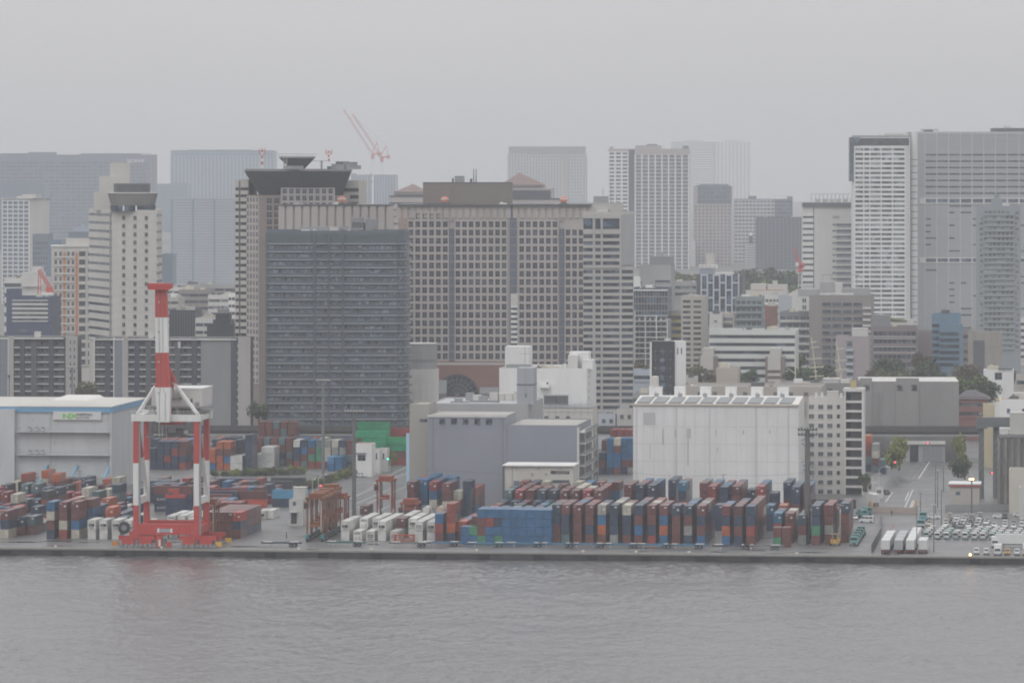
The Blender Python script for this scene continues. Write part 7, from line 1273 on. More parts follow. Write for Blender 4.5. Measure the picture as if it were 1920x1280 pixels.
# I: containers lying along the quay (long side seen) behind the crane
for i, (px, V, f_, lab) in enumerate(((324, 157, 'Rnn', 0), (410, 175, 'nn', 1), (398, 160, 'RB', 2), (330, 190, 'RR', 3), (428, 190, 'Rk', 4), (465, 178, 'Ro', 5), (545, 182, 'sn', 6))):
    stack('side-on containers', px2U(px, V), V, px_cols(f_), 12.19, 2.75, (ORD[i] + ' stack', 'behind the crane'), rot=math.pi / 2)
for i, (px, V, f_) in enumerate(((540, 292, 'k'), (515, 272, 'k'), (490, 125, 'w'), (505, 128, 'w'), (682, 150, 'R'))): stack('roadside singles', px2U(px, V), V, list(f_), 12.19, 2.7, (ORD[i] + ' box', 'left road edge'), rot=math.pi / 2 if f_ in 'k' else 0)
stack('spreader stand', px2U(328, 140), 140, ['n', 'n'], 6.06, 2.75, ('only stack', 'under the red spreader'), rot=math.pi / 2)
# J: middle field behind the tall block (lower) and its high back towers
for i, px in enumerate(range(890, 1073, 22)):
    for j, V in enumerate((48, 61, 74, 88, 102, 116, 130, 144, 158) if px < 1035 else (92, 105, 118, 131, 144, 158)):
        n = (4 if V > 104 else 3) - (rg.random() < .3); stack('low middle field', px2U(px, 34), V, px_cols(mixc(n, 'RRrnnBtcegR')), where=(ORD[i] + ' row', 'rank %d' % (j + 1)), H=2.6)
for i, (px, V, f_, d) in enumerate(((770, 143, 'RRRn', 3), (794, 155, 'bbbb', 3), (812, 143, 'rBcg', 3), (836, 136, 'RRcg', 2), (875, 148, 'nnnn', 1), (857, 142, 'cRn', 1), (884, 156, 'rRB', 2), (846, 165, 'BBBB', 1))):
    for j in range(d): stack('left back towers', px2U(px, V), V + 12.8 * j, px_cols(f_ if j == 0 else mixc(len(f_), 'RnBBr')), where=(ORD[i] + ' tower', RK[j]), H=2.75)
for i, (px, V, f_, d) in enumerate(((1177, 137, 'RRnR', 2), (1199, 137, 'nnRR', 3), (1221, 135, 'nnRr', 3), (1260, 163, 'nnRR', 2), (1279, 150, 'BnRr', 2), (1319, 149, 'RRrn', 2), (1335, 134, 'rrRn', 3), (1357, 130, 'nnsR', 3), (1379, 133, 'RRnR', 3), (1409, 160, 'nRR', 1), (1425, 133, 'rrRn', 3), (1451, 144, 'nRR', 1), (1476, 155, 'nnRR', 2), (1491, 133, 'nnRr', 3), (1513, 140, 'RRRR', 2), (1155, 150, 'RBnR', 1), (1140, 160, 'crn', 1))):
    for j in range(d): stack('right back towers', px2U(px, V), V + 12.8 * j, px_cols(f_ if j == 0 else mixc(len(f_), 'RnnBrt')), where=(ORD[i] + ' tower', RK[j]), H=2.75)
for i in range(13):
    for j, V in enumerate((94, 107)): stack('right middle field', px2U(1180 + 24 * i, V), V, px_cols(mixc(2 if j else 3, 'RRnnBro')), where=(ORD[i] + ' row', RK[j]), H=2.6)
for i, px in enumerate(range(288, 520, 15)):
    for j, V in enumerate((196, 210, 226, 242)): n = rg.choice((1, 1, 2, 2)) if px < 470 else rg.choice((1, 1, 1, 2)); stack('yard behind the crane', px2U(px, V), V, px_cols(mixc(n, 'RRrnnnBk')), where=(ORD[i] + ' row', RK[j]), H=2.7)
for i, px in enumerate((396, 412, 428, 444)):
    for j, V in enumerate((108, 122, 136)): stack('yard beside the brown block', px2U(px, V), V, px_cols(mixc(rg.choice((1, 2, 2)), 'RRrnB')), where=(ORD[i] + ' row', RK[j]), H=2.7)
# K: the deep yard left of the cold store
def yardrow(block, V, px_list, H=2.6, rot=0.0, L=12.19):
    for i, (px, f_) in enumerate(px_list): stack(block, px2U(px, V), V, px_cols(f_), L, H, (ORD[i % 20] + ' stack', {374: 'nearest line', 388: 'second line', 402: 'third line', 416: 'fourth line', 430: 'rear line'}.get(V, 'line')), rot)
yardrow('deep yard', 374, [(286, 'nnn'), (300, 'nnnn'), (314, 'nnrn'), (328, 'nrnn'), (342, 'RRnr'), (398, 'oob'), (412, 'oRoo'), (426, 'oRbo'), (436, 'ww'), (448, 'ww'), (466, 'nnnnn'), (620, 'sb'), (634, 'bb')])
yardrow('deep yard', 388, [(290, 'nnnR'), (306, 'rRRR'), (322, 'rRnR'), (338, 'oRnn'), (352, 'snsn'), (404, 'nntR'), (418, 'gte'), (432, 'cRt'), (446, 'nncR'), (485, 'pp'), (496, 'ppp'), (508, 'ppp'), (556, 'pnnr'), (570, 'nbRt'), (584, 'bRer'), (598, 'teer'), (614, 'gccR'), (628, 'cgnR'), (642, 'ngtR'), (656, 'RRtn')])
yardrow('deep yard', 402, [(396, 'gRo'), (410, 'oRnR'), (424, 'nnnR'), (438, 'nnnR'), (486, 'RRnr'), (500, 'tRRt'), (514, 'RtRR'), (528, 'tRnt'), (542, 'RRtR'), (556, 'nRRt'), (570, 'bnRr'), (586, 'rnRt'), (604, 'ctgn'), (640, 'nRnR'), (654, 'nRnB'), (668, 'RRRr')])
yardrow('deep yard', 416, [(490, 'RRRtRR'), (504, 'RRRRtn'), (518, 'tRRRRR'), (532, 'RtRRRn'), (546, 'RRRtRR')])
for i, (px, V, f_) in enumerate(((693, 405, 'GGGrR'), (700, 418, 'GGGGRr'), (752, 412, 'GGRr'), (748, 426, 'rrRGR'))): stack('green stack', px2U(px, V), V, px_cols(f_), 12.19, 2.6, (ORD[i] + ' pile', 'by the gate office'), rot=math.pi / 2)
yardrow('deep yard', 430, [(400, 'gRn'), (418, 'cnn'), (436, 'nnR'), (600, 'nRR'), (620, 'RnR'), (690, 'rGRR'), (708, 'rGrR'), (726, 'RRGR'), (744, 'RGRR')])
# L: stack seen through the gap right of the cold store
for i, (px, V, f_) in enumerate(((1129, 366, 'nRn'), (1144, 365, 'bbbBn'), (1157, 365, 'cRbbR'), (1170, 368, 'BBBRn'), (1183, 368, 'BBBRg'), (1150, 425, 'rrRnR'), (1164, 425, 'rRRnR'), (1178, 425, 'rrRRR'), (1134, 400, 'RRnn'))): stack('gap stack', px2U(px, V), V, px_cols(f_), where=(ORD[i] + ' stack', 'in the gap'), H=2.6)
for i, (px, V, f_) in enumerate(((1627, 395, 'orRtn'), (1641, 388, 'gcRt'), (1654, 380, 'tn'))): stack('roadside stack', px2U(px, V), V, px_cols(f_), where=(ORD[i] + ' stack', 'left of the street'), H=2.6)
# choose the 300 that show largest; the rest stay one mass
occ = {}
for s in SPEC: p = UV(s['U'], s['V']); s['p'] = p; occ[(round(s['U'] / 2.6), round(s['V'] / 6.5), s['tier'])] = 1
def shown(s):
    px = 960 + F * s['p'].x / s['p'].y
    if not -20 < px < 1940: return -1
    top = s['tier'] == s['n'] - 1; cov = any(abs(o['U'] + (s['V'] - o['V']) * 0 - s['U']) < 2.2 and 1 < s['V'] - o['V'] < 14 and o['z'] + o['H'] > s['z'] + .6 * s['H'] for o in SPEC if abs(o['V'] - s['V']) < 14)
    sc_ = (2.6 if not cov else 0) + (1.0 if top else 0); sc_ = 3.0 if s['block'] == 'side-on containers' else sc_; near = 1500 / s['p'].y
    vis = 1.0
    if s['block'] in ('green stack', 'side-on containers'): vis = 1.6
    if s['block'] in ('deep yard',): vis = .8 if not cov else .35
    if s['block'] in ('left yard field', 'right middle field', 'low middle field') and not top: vis = .3
    return sc_ * near * vis * (1.25 if s['L'] > 10 and top else 1)
for s in SPEC: s['score'] = shown(s)
SPEC = [s for s in SPEC if s['score'] >= 0]
SPEC.sort(key=lambda s: -s['score']); ones, rest = SPEC[:296], SPEC[296:]
def tierword(s): return 'only tier' if s['n'] == 1 else ('top tier' if s['tier'] == s['n'] - 1 else ('bottom tier' if s['tier'] == 0 else ORD[s['tier']] + ' tier'))
rg = random.Random(31)
for s in ones:
    p, L, H, k = s['p'], s['L'], s['H'], s['k']; inl = s['rot'] == 0; c = p + V2 * (L / 2 if inl else CW / 2); me = cbody(L, H, k); jx = rg.uniform(-.06, .06)
    o = obj('reefer_container' if k == 'w' else 'shipping_container', me, None, (c.x + jx, c.y, s['z'] + .05), -A + s['rot']); nm = CC[k][0]
    lb = '%s container, %s, %s from left, %s of the %s' % (nm, tierword(s), s['where'][0], s['where'][1], s['block'])
    if len(lb.split()) > 16: lb = lb.replace(' from left', '')
    tag(o, lb, 'container', 'shipping containers in the ' + s['block'])
    if inl:
        v = rg.choice((1, 1, 3, 3, 0))
        if s['block'] == 'tight blue block' and k == 'B' and rg.random() < .5: v = 2
        elif v == 2: v = 0
        if k == 'w': obj('cooling_unit', creefer(H, rg.choice((0, 0, 1, 2))), o, (0, -L / 2, 0))
        else: obj('doors', cdoors(H, k, v), o, (0, -L / 2 - .002, 0))
    s['o'] = o
mb = MB()
for s in rest:
    c = s['p'] + V2 * (s['L'] / 2 if s['rot'] == 0 else CW / 2); a_ = (V2 if s['rot'] == 0 else U2) * (s['L'] / 2 - .02); b_ = (U2 if s['rot'] == 0 else V2) * (CW / 2 - .02); q = [c - a_ - b_, c - a_ + b_, c + a_ + b_, c + a_ - b_] if s['rot'] == 0 else [c - b_ - a_, c - b_ + a_, c + b_ + a_, c + b_ - a_]
    mb.hexa([(v.x, v.y, s['z'] + .06) for v in q] + [(v.x, v.y, s['z'] + s['H'] - .03) for v in q], cmat(s['k']))
    if s['rot'] == 0: f_ = c - a_; [mb.hexa([(*(f_ + b_ * t0 - V2 * .05), s['z'] + .2), (*(f_ + b_ * t1 - V2 * .05), s['z'] + .2), (*(f_ + b_ * t1), s['z'] + .2), (*(f_ + b_ * t0), s['z'] + .2), (*(f_ + b_ * t0 - V2 * .05), s['z'] + s['H'] - .15), (*(f_ + b_ * t1 - V2 * .05), s['z'] + s['H'] - .15), (*(f_ + b_ * t1), s['z'] + s['H'] - .15), (*(f_ + b_ * t0), s['z'] + s['H'] - .15)], cmat(s['k'])) for t0, t1 in ((-.75, -.7), (-.3, -.25), (.25, .3), (.7, .75))]
tag(mb.build('more_containers'), kind='stuff')
print('containers', len(ones), len(rest))
# lettering on the navy side-on boxes
for s in ones:
    if s['block'] == 'side-on containers' and s['where'][0] == 'first stack' and s['tier'] < 2: t_ = text('KMTC', 1.15, PLATE, s['o'], (0, 0, 0), 0, 'lettering', .01, 1.3); t_.location = (-.05 - CW / 2 + 0, 5.3, .75); t_.rotation_euler = (math.radians(90), 0, math.radians(-90))
# the long navy box with line lettering by the white block
p = UV(px2U(1564, 150), 150); o = obj('shipping_container', cbody(13.7, 2.9, 'k'), None, (p.x, p.y, 3.2), -A + math.pi / 2); tag(o, 'long dark navy container with white line lettering on its side, below the white slab block', 'container'); t_ = text('SINOLINES', 1.25, PLATE, o, (0, 0, 0), 0, 'lettering', .01, 1.35); t_.location = (-CW / 2 - .03, 4.2, .9); t_.rotation_euler = (math.radians(90), 0, math.radians(-90)); mb = MB(); mb.box(-CW / 2 - .04, -CW / 2 - .01, 5.0, 6.2, .6, 2.2, PLATE); mb.build('emblem', o, False)
mb = MB(); [mb.box(-1.2, 1.2, y - .2, y + .2, -3.2, -.02, STEEL) for y in (-6, -2, 2, 6)]; st = mb.build('trestle', None); st.location = (p.x, p.y, 3.2); st.rotation_euler.z = -A + math.pi / 2; tag(st, 'steel trestle carrying the long dark navy lettered container', 'trestle')
# flat rack
def flatrack(px, V, label): p = UV(px2U(px, V), V); mb = MB(); mb.box(-3, 3, -1.2, 1.2, .2, .7, ORANGE); [mb.box(x - .15, x + .15, -1.2, 1.2, .7, 2.5, mat('rack_red', (.42, .08, .045), .55, .15, .6)) for x in (-2.85, 2.85)]; mb.box(-3, 3, -1.25, -1.1, 2.2, 2.55, MATS['rack_red']); [mb.box(-2.4 + i * .8, -2.2 + i * .8, -1.22, -1.1, .7, 2.2, MATS['rack_red']) for i in range(7)]; o = mb.build('flat_rack'); o.location = (p.x, p.y, 0); o.rotation_euler.z = -A; tag(o, label, 'flat rack')
flatrack(758, 34.5, 'red-orange flat rack frame standing in front of the white reefers')
# tank containers
for i, px in enumerate((801, 826)):
    p = UV(px2U(px, 82), 82); r = empty('tank_container', (p.x, p.y, 5.3), ('pale tank container above the reefers, left of the pair', 'rusty-ended tank container above the reefers, right of the pair')[i], 'tank container', 'tank containers', -A); mb = MB(); mb.cyl((0, 1.3), 1.12, -2.8, 2.8, CREAM if i == 0 else mat('tank_rose', (.45, .33, .27), .5, .1), 16, axis='y'); mb.build('tank', r, False); mb = MB(); [mb.box(sx * 1.15 - .07, sx * 1.15 + .07, y - .07, y + .07, 0, 2.6, STEEL) for sx in (-1, 1) for y in (-2.95, 2.95)]; [mb.box(sx * 1.15 - .07, sx * 1.15 + .07, -2.88, 2.88, z_, z_ + .14, STEEL) for sx in (-1, 1) for z_ in (0, 2.46)]; mb.build('frame', r, False)
    stack_under = [('w', 0), ('w', 2.65)]
    for k_, z_ in stack_under: q = UV(px2U(px, 82), 82); o = obj('reefer_container', cbody(6.06, 2.6, 'w'), None, (q.x, q.y, z_ + .05), -A); tag(o, 'white container, %s, directly below the %s tank container' % ('bottom one' if z_ == 0 else 'upper one', ('pale', 'rusty-ended')[i]), 'container')
# ------------------------------------------------------------------ chassis trailers along the quay
def chassis(px, V, m, label, L=12.0, blocks=True):
    p = UV(px2U(px, V), V); r = empty('chassis_trailer', (p.x, p.y, 0), label, 'trailer', 'container chassis along the quay', -A); mb = MB()
    mb.box(-L / 2, L / 2, -.75, -.35, .95, 1.42, m); mb.box(-L / 2, L / 2, .35, .75, .95, 1.42, m); [mb.box(x - .12, x + .12, -1.22, 1.22, 1.1, 1.38, m) for x in (-L / 2 + .2, -2, 2, L / 2 - .2)]; mb.build('frame', r, False)
    for x in (L / 2 - 3.2, L / 2 - 1.9):
        for y in (-.95, .95): mb = MB(); mb.cyl((x, .5), .5, y - .25, y + .25, TYRE, 14, axis='y'); mb.cyl((x, .5), .22, y - .28, y + .28, STEEL, 8, axis='y'); mb.build('wheel', r, False)
    mb = MB(); [mb.box(-L / 2 + 2.6, -L / 2 + 2.75, y - .08, y + .08, .05, 1.05, PALE) for y in (-.6, .6)]; mb.build('landing_leg', r, False)
    if blocks: mb = MB(); mb.box(-L / 2 + .6, -L / 2 + 3.2, -1.0, 1.0, 1.41, 1.5, PALE); mb.box(L / 2 - 3.4, L / 2 - 1.0, -1.0, 1.0, 1.41, 1.5, PALE); mb.build('bed_plate', r, False)
TB = mat('chassis_blue', (.06, .17, .27), .5, .1, .5); TN = mat('chassis_dark', (.045, .06, .085), .55, .1, .5); TG_ = mat('chassis_green', (.045, .12, .115), .5, .1, .5); TGY = mat('chassis_grey', (.16, .165, .17), .55, .1, .5)
for i, (px, V, m, lab) in enumerate(((528, 15, TN, 'dark chassis trailer parked alone on the apron left of the carriers'), (648, 19, TG_, 'green chassis trailer below the orange straddle carriers'), (768, 19, TGY, 'grey chassis trailer below the red flat rack'), (828, 22, TB, 'blue chassis trailer below the red and blue trio'), (912, 20, TB, 'blue chassis trailer in front of the tight blue block'), (985, 21, TB, 'blue chassis trailer at the right corner of the tight blue block'), (1045, 21, TB, 'blue chassis trailer under the first rows of the tall block'), (1103, 21, TB, 'blue chassis trailer under the all-brown column'), (1165, 21, TB, 'blue chassis trailer below the cream and orange columns'), (1228, 21, TB, 'blue chassis trailer in the middle of the quay block front'), (1288, 21, TB, 'blue chassis trailer near the aisle of the tall block'), (1374, 20, TN, 'dark chassis trailer right of the container aisle'), (1430, 20, TGY, 'grey chassis trailer near the green-bottomed brown pair'))): chassis(px, V, m, lab)
# ------------------------------------------------------------------ floodlight masts, street lamps, signals
def flood(px, Y, yt, label, z0=0.0, w=1.15, lit=False, heads=2, spread=2.6, col_=None, name='floodlight_mast'):
    x = PX(px, Y); zt = PZ(yt, Y); m = col_ or mat('mast_grey', (.115, .118, .12), .5, .1, .4); r = empty(name, (x, Y, z0), label, 'floodlight'); mb = MB(); mb.cyl((x, Y), w * .5, z0, zt, m, 12, w * .36); mb.build('pole', r)
    mb = MB()
    for j in range(heads): zz = zt - j * 1.5; mb.box(x - spread, x + spread, Y - .5, Y - .38, zz - .1, zz + .1, m); mb.box(x - spread, x + spread, Y + .38, Y + .5, zz - .1, zz + .1, m); mb.box(x - spread, x - spread + .12, Y - .38, Y + .38, zz - .1, zz + .1, m); mb.box(x + spread - .12, x + spread, Y - .38, Y + .38, zz - .1, zz + .1, m)
    [mb.box(x + q * spread - .06, x + q * spread + .06, Y - .51, Y - .39, zt - 1.5 * (heads - 1), zt + .7, m) for q in (-.95, -.5, 0, .5, .95)]; CA = mb.build('crossarm', r)
    for j in range(heads):
        for i in range(7):
            q = -spread + .3 + (2 * spread - .6) * i / 6; mb = MB(); zz = zt - j * 1.5 + .15; mb.box(x + q - .3, x + q + .3, Y - 1.0, Y - .5, zz, zz + .5, m if not lit else DARK); mb.box(x + q - .26, x + q + .26, Y - 1.06, Y - 1.0, zz + .04, zz + .46, (emit('lamp_lit_warm', (1.0, .55, .18), 14.0) if lit and i in (1, 3, 4) else PALE if heads == 1 else mat('lamp_glass_green', (.12, .16, .15), .2, .1))); mb.build('lamp', CA)
flood(664, 1545, 772, 'tall grey floodlight mast right of the orange carriers, with one row of lamps', w=1.35, heads=1, spread=3.0)
flood(606, 1760, 714, 'very tall pale grey floodlight mast in front of the dark balcony tower', w=1.25, heads=1, spread=2.5, col_=mat('mast_pale', (.17, .175, .185), .5, .06, .4))
flood(1514, 1500, 806, 'thick floodlight mast with two rows of lamps in front of the white warehouse', w=1.9, heads=2, spread=2.9)
flood(135, 1900, 689, 'grey floodlight mast in front of the left apartment slab', w=1.0, heads=1, spread=1.9, col_=mat('mast_pale', (.17, .175, .185)))
flood(1822, 1600, 900, 'dark floodlight mast with lit orange lamps beside the gatehouse', w=.55, heads=1, spread=1.3, lit=True)
flood(17, 1900, 706, 'thin dark pole at the pale end of the left apartment slab', w=.6, heads=1, spread=.4)
for i, (px, yb, yt, lab) in enumerate(((1751, 1034, 946, 'lamp post at the front corner of the truck park'), (1726, 962, 925, 'short thin lamp post at the street gate'), (1765, 984, 918, 'thin lamp post beside the kei truck rows'), (1758, 950, 882, 'street lamp post closest to the gatehouse wall'), (1769, 922, 872, 'dark lamp post along the street right side'), (1754, 962, 870, 'dark street pole carrying a red lamp, right side of the street'), (1719, 1038, 950, 'thin camera pole on the quay by the white trailers'), (537, 1008, 995, 'short red stake post on the left apron'))):
    Y = GY(yb); x = PX(px, Y); r = empty('lamp_post', (x, Y, 0), lab, 'lamp post', 'lamp posts around the street and car park'); mb = MB(); mb.cyl((x, Y), .16, 0, PZ(yt, Y), mat('mast_grey', (.115, .118, .12)), 8, .1); mb.build('pole', r); mb = MB(); z_ = PZ(yt, Y); mb.box(x - .7, x + .7, Y - .15, Y + .15, z_, z_ + .18, PALE if i in (0, 3, 7) else MID); mb.build('lamp_head', r)
for px, yb, yt, dx, lab in ((586, 968, 895, 1, 'white curved street lamp left of the carriers'), (597, 960, 890, 1, 'white curved street lamp by the red signal'), (1636, 955, 888, 1, 'white curved street lamp near the white slab block'), (1648, 950, 875, 1, 'tall white curved street lamp at the street corner'), (1627, 960, 905, 1, 'white curved street lamp before the brown shrubby tree')):
    Y = GY(yb); x = PX(px, Y); zt = PZ(yt, Y); r = empty('street_lamp', (x, Y, 0), lab, 'street lamp', 'white curved street lamps'); mb = MB(); mb.cyl((x, Y), .12, 0, zt - 1, PALE, 8, .08); mb.bar((x, Y, zt - 1), (x + dx * .8, Y, zt - .1), .13, PALE); mb.bar((x + dx * .8, Y, zt - .1), (x + dx * 2.2, Y, zt + .1), .11, PALE); mb.build('pole', r); mb = MB(); mb.box(x + dx * 1.9, x + dx * 2.9, Y - .18, Y + .18, zt + .02, zt + .2, WHITE); mb.build('lamp_head', r)
def signal(px, py, Y, c, lab, group=None):
    x, z_ = PX(px, Y), PZ(py, Y); r = empty('traffic_signal', (x, Y, 0), lab, 'traffic light', group); mb = MB(); mb.cyl((x + .9, Y), .13, 0, z_ + .3, STEEL, 8); mb.bar((x + .9, Y, z_ + .1), (x - .8, Y, z_ + .1), .1, STEEL); mb.build('pole', r); mb = MB(); mb.box(x - .75, x + .75, Y - .3, Y - .1, z_ - .28, z_ + .28, MID); HO = mb.build('housing', r); mb = MB(); mb.cyl((x, z_), .26, Y - .36, Y - .3, emit('signal_' + c, (1, .06, .08) if c == 'red' else (.05, .9, .6), 3.5), 12, axis='y'); mb.build('lens', HO)
signal(601, 910, 1640, 'red', 'red traffic light at the left road junction'); signal(727, 860, 1800, 'green', 'green traffic light beside the green containers'); signal(1678, 866, 1770, 'red', 'red traffic light left of the street'); signal(1739, 830, 1880, 'red', 'red traffic light at the underpass'); signal(1860, 886, 1690, 'red', 'red traffic light between the steel portal and silo')
# overhead wire before the white warehouse
r = empty('utility_pole', (PX(1356, 1660), 1660, 0), 'slim utility pole with wires crossing in front of the white warehouse', 'utility pole'); x = PX(1356, 1660); mb = MB(); mb.cyl((x, 1660), .2, 0, PZ(889, 1660), MID, 8, .13); mb.box(x - .9, x + .9, 1659.9, 1660.1, PZ(890, 1660), PZ(889, 1660), MID); mb.build('pole', r)
def wire(a, c, sag, n=14): 
    pr = None
    for i in range(n + 1):
        t = i / n; q = Vector(a).lerp(Vector(c), t); q.z -= sag * 4 * t * (1 - t)
        if pr is not None: WB.bar(pr, q, .055, BLACK)
        pr = q
WB = MB(); wire((PX(1187, 1664), 1664, PZ(886, 1664)), (x, 1660, PZ(889.5, 1660)), .7); wire((x, 1660, PZ(889.5, 1660)), (PX(1530, 1650), 1650, PZ(883, 1650)), .8); wire((x, 1660, PZ(903, 1660)), (PX(1530, 1650), 1650, PZ(905, 1650)), .3); wire((PX(803, 1660), 1660, PZ(879, 1660)), (PX(1187, 1664), 1664, PZ(886, 1664)), 1.2); WB.build('wire', r)
for px, yt, lab in ((802, 880, 'utility pole at the left corner of the cold store'), (1524, 868, 'utility pole by the white slab block with crossarms'), (150, 880, 'pole in front of the logistics warehouse dock')): Y = 1655; x = PX(px, Y); mb = MB(); mb.cyl((x, Y), .2, 0, PZ(yt, Y), MID, 8, .14); [mb.box(x - 1.1, x + 1.1, Y - .08, Y + .08, PZ(yt, Y) - .6 - .9 * i, PZ(yt, Y) - .45 - .9 * i, MID) for i in range(2)]; o = mb.build('utility_pole'); tag(o, lab, 'utility pole')
# ------------------------------------------------------------------ vehicles on the right: vans, cars, trucks, box trailers
def vmat(name, c): return mat(name, c, .35, .06, .6)
VW = vmat('van_white', (.62, .63, .62)); VT = vmat('van_mint', (.38, .52, .48)); VS_ = vmat('car_silver', (.38, .39, .40)); VK = vmat('car_black', (.03, .03, .034)); VC = vmat('car_champagne', (.48, .42, .34)); VB = vmat('cab_teal', (.16, .34, .34)); VBL = vmat('cab_blue', (.04, .16, .26)); VG = vmat('car_grey', (.16, .165, .17)); VY = vmat('truck_yellow', (.55, .30, .03)); CARGL = mat('car_glass', (.02, .022, .025), .12, .05); LAMPR = mat('tail_lamp', (.30, .02, .02), .3, .05); HEADL = mat('head_lamp', (.7, .7, .68), .2, .05)
WHEEL = {}
def wheelmesh(r, w):
    if (r, w) not in WHEEL: mb = MB(); mb.cyl((0, 0), r, -w / 2, w / 2, TYRE, 12, axis='x'); mb.cyl((0, 0), r * .5, -w / 2 - .02, w / 2 + .02, STEEL, 8, axis='x'); WHEEL[(r, w)] = mb.mesh('wheel')
    return WHEEL[(r, w)]
def prof(mb, pr, hw, m, tap=.0):
    """side profile (y, z) swept across the width; the top narrows by tap"""
    zmax = max(z for y, z in pr); zmin = min(z for y, z in pr); L_ = [(-hw + tap * (z - zmin) / (zmax - zmin), y, z) for y, z in pr]; R_ = [(-x, y, z) for x, y, z in L_]
    mb.face(L_, m); mb.face(R_[::-1], m); n = len(pr)
    for i in range(n): j = (i + 1) % n; mb.face([L_[i], L_[j], R_[j], R_[i]], m)
def wheels(r, ys, hw, rad, w=.22):
    for y in ys:
        for s in (-1, 1): obj('wheel', wheelmesh(rad, w), r, (s * (hw - .08), y, rad))
def part(r, name, f): mb = MB(); f(mb); return mb.build(name, r, False)
def kei(r, m, low):   # small cab-over delivery van, front towards -y
    part(r, 'body', lambda mb: (prof(mb, [(-1.65, .3), (1.65, .3), (1.65, 1.86), (-1.0, 1.9), (-1.5, 1.15), (-1.66, .95)], .74, m, .06), mb.box(-.73, .73, -1.69, -1.6, .28, .55, low))); part(r, 'windscreen', lambda mb: mb.hexa([(-.62, -1.52, 1.17), (.62, -1.52, 1.17), (.62, -1.45, 1.17), (-.62, -1.45, 1.17), (-.56, -1.09, 1.8), (.56, -1.09, 1.8), (.56, -1.0, 1.8), (-.56, -1.0, 1.8)], CARGL)); part(r, 'side_window', lambda mb: [mb.box(s * .715 - .02, s * .715 + .02, y0, y0 + .75, 1.2, 1.62, CARGL) for s in (-1, 1) for y0 in (-.9, 0.0, .8)])
    for s in (-1, 1): part(r, 'headlight', lambda mb: mb.box(s * .52 - .14, s * .52 + .14, -1.70, -1.64, .72, .92, HEADL))
    wheels(r, (-1.1, 1.0), .74, .28)
def vanl(r, m, low):  # tall one-box van seen from its back, roof to the camera
    part(r, 'body', lambda mb: (prof(mb, [(-2.3, .32), (2.25, .32), (2.3, .95), (1.75, 1.25), (1.1, 2.1), (-2.25, 2.12), (-2.33, 1.0)], .86, m, .08), mb.box(-.84, .84, -2.4, -2.2, .3, .58, low))); part(r, 'rear_window', lambda mb: mb.box(-.66, .66, -2.345, -2.26, 1.25, 1.85, CARGL)); part(r, 'windscreen', lambda mb: mb.hexa([(-.7, 1.66, 1.3), (.7, 1.66, 1.3), (.7, 1.76, 1.3), (-.7, 1.76, 1.3), (-.66, 1.08, 2.04), (.66, 1.08, 2.04), (.66, 1.18, 2.04), (-.66, 1.18, 2.04)], CARGL)); part(r, 'side_window', lambda mb: [mb.box(s * .81 - .02, s * .81 + .02, y0, y0 + 1.0, 1.3, 1.8, CARGL) for s in (-1, 1) for y0 in (-1.9, -.7, .4)])
    for s in (-1, 1): part(r, 'tail_light', lambda mb: mb.box(s * .74 - .09, s * .74 + .09, -2.37, -2.3, .8, 1.15, LAMPR))
    wheels(r, (-1.4, 1.45), .86, .33)
def car(r, m, low):   # hatch or saloon, front towards -y
    part(r, 'body', lambda mb: prof(mb, [(-2.1, .28), (2.1, .28), (2.15, .85), (1.6, 1.0), (-1.05, .98), (-1.95, .82), (-2.15, .6)], .85, m, .05)); part(r, 'cabin', lambda mb: prof(mb, [(-1.0, .97), (1.75, .97), (1.35, 1.48), (-.35, 1.5)], .76, m, .12)); part(r, 'windscreen', lambda mb: mb.hexa([(-.66, -.98, 1.02), (.66, -.98, 1.02), (.66, -.85, 1.02), (-.66, -.85, 1.02), (-.58, -.42, 1.46), (.58, -.42, 1.46), (.58, -.3, 1.46), (-.58, -.3, 1.46)], CARGL)); part(r, 'side_window', lambda mb: [mb.box(s * .70 - .03, s * .70 + .03, y0, y0 + .8, 1.06, 1.38, CARGL) for s in (-1, 1) for y0 in (-.35, .55)])
    for s in (-1, 1): part(r, 'headlight', lambda mb: mb.box(s * .62 - .16, s * .62 + .16, -2.13, -2.0, .62, .78, HEADL))
    wheels(r, (-1.3, 1.3), .85, .31)
def boxtrailer(r, m, low):   # box body with doors to the camera
    B = 6.1; part(r, 'body', lambda mb: (mb.box(-1.24, 1.24, -B, B, 1.15, 3.95, m), mb.box(-1.24, 1.24, -B - .06, -B, 1.15, 1.3, STEEL)))
    for s in (-1, 1): part(r, 'door', lambda mb: (mb.box(min(s * .02, s * 1.2), max(s * .02, s * 1.2), -B - .08, -B - .005, 1.32, 3.88, m), [mb.box(s * x - .03, s * x + .03, -B - .12, -B - .08, 1.32, 3.86, STEEL) for x in (.35, .9)]))
    part(r, 'chassis', lambda mb: (mb.box(-.9, .9, -B + .2, B - .1, .85, 1.14, DARK), mb.box(-1.1, 1.1, -B - .02, -B + .1, .55, .75, LAMPR))); wheels(r, (-B + 1.0, -B + 2.2), 1.15, .48, .3); part(r, 'landing_leg', lambda mb: [mb.box(x - .07, x + .07, B - 2.4, B - 2.2, .02, .9, STEEL) for x in (-.7, .7)])
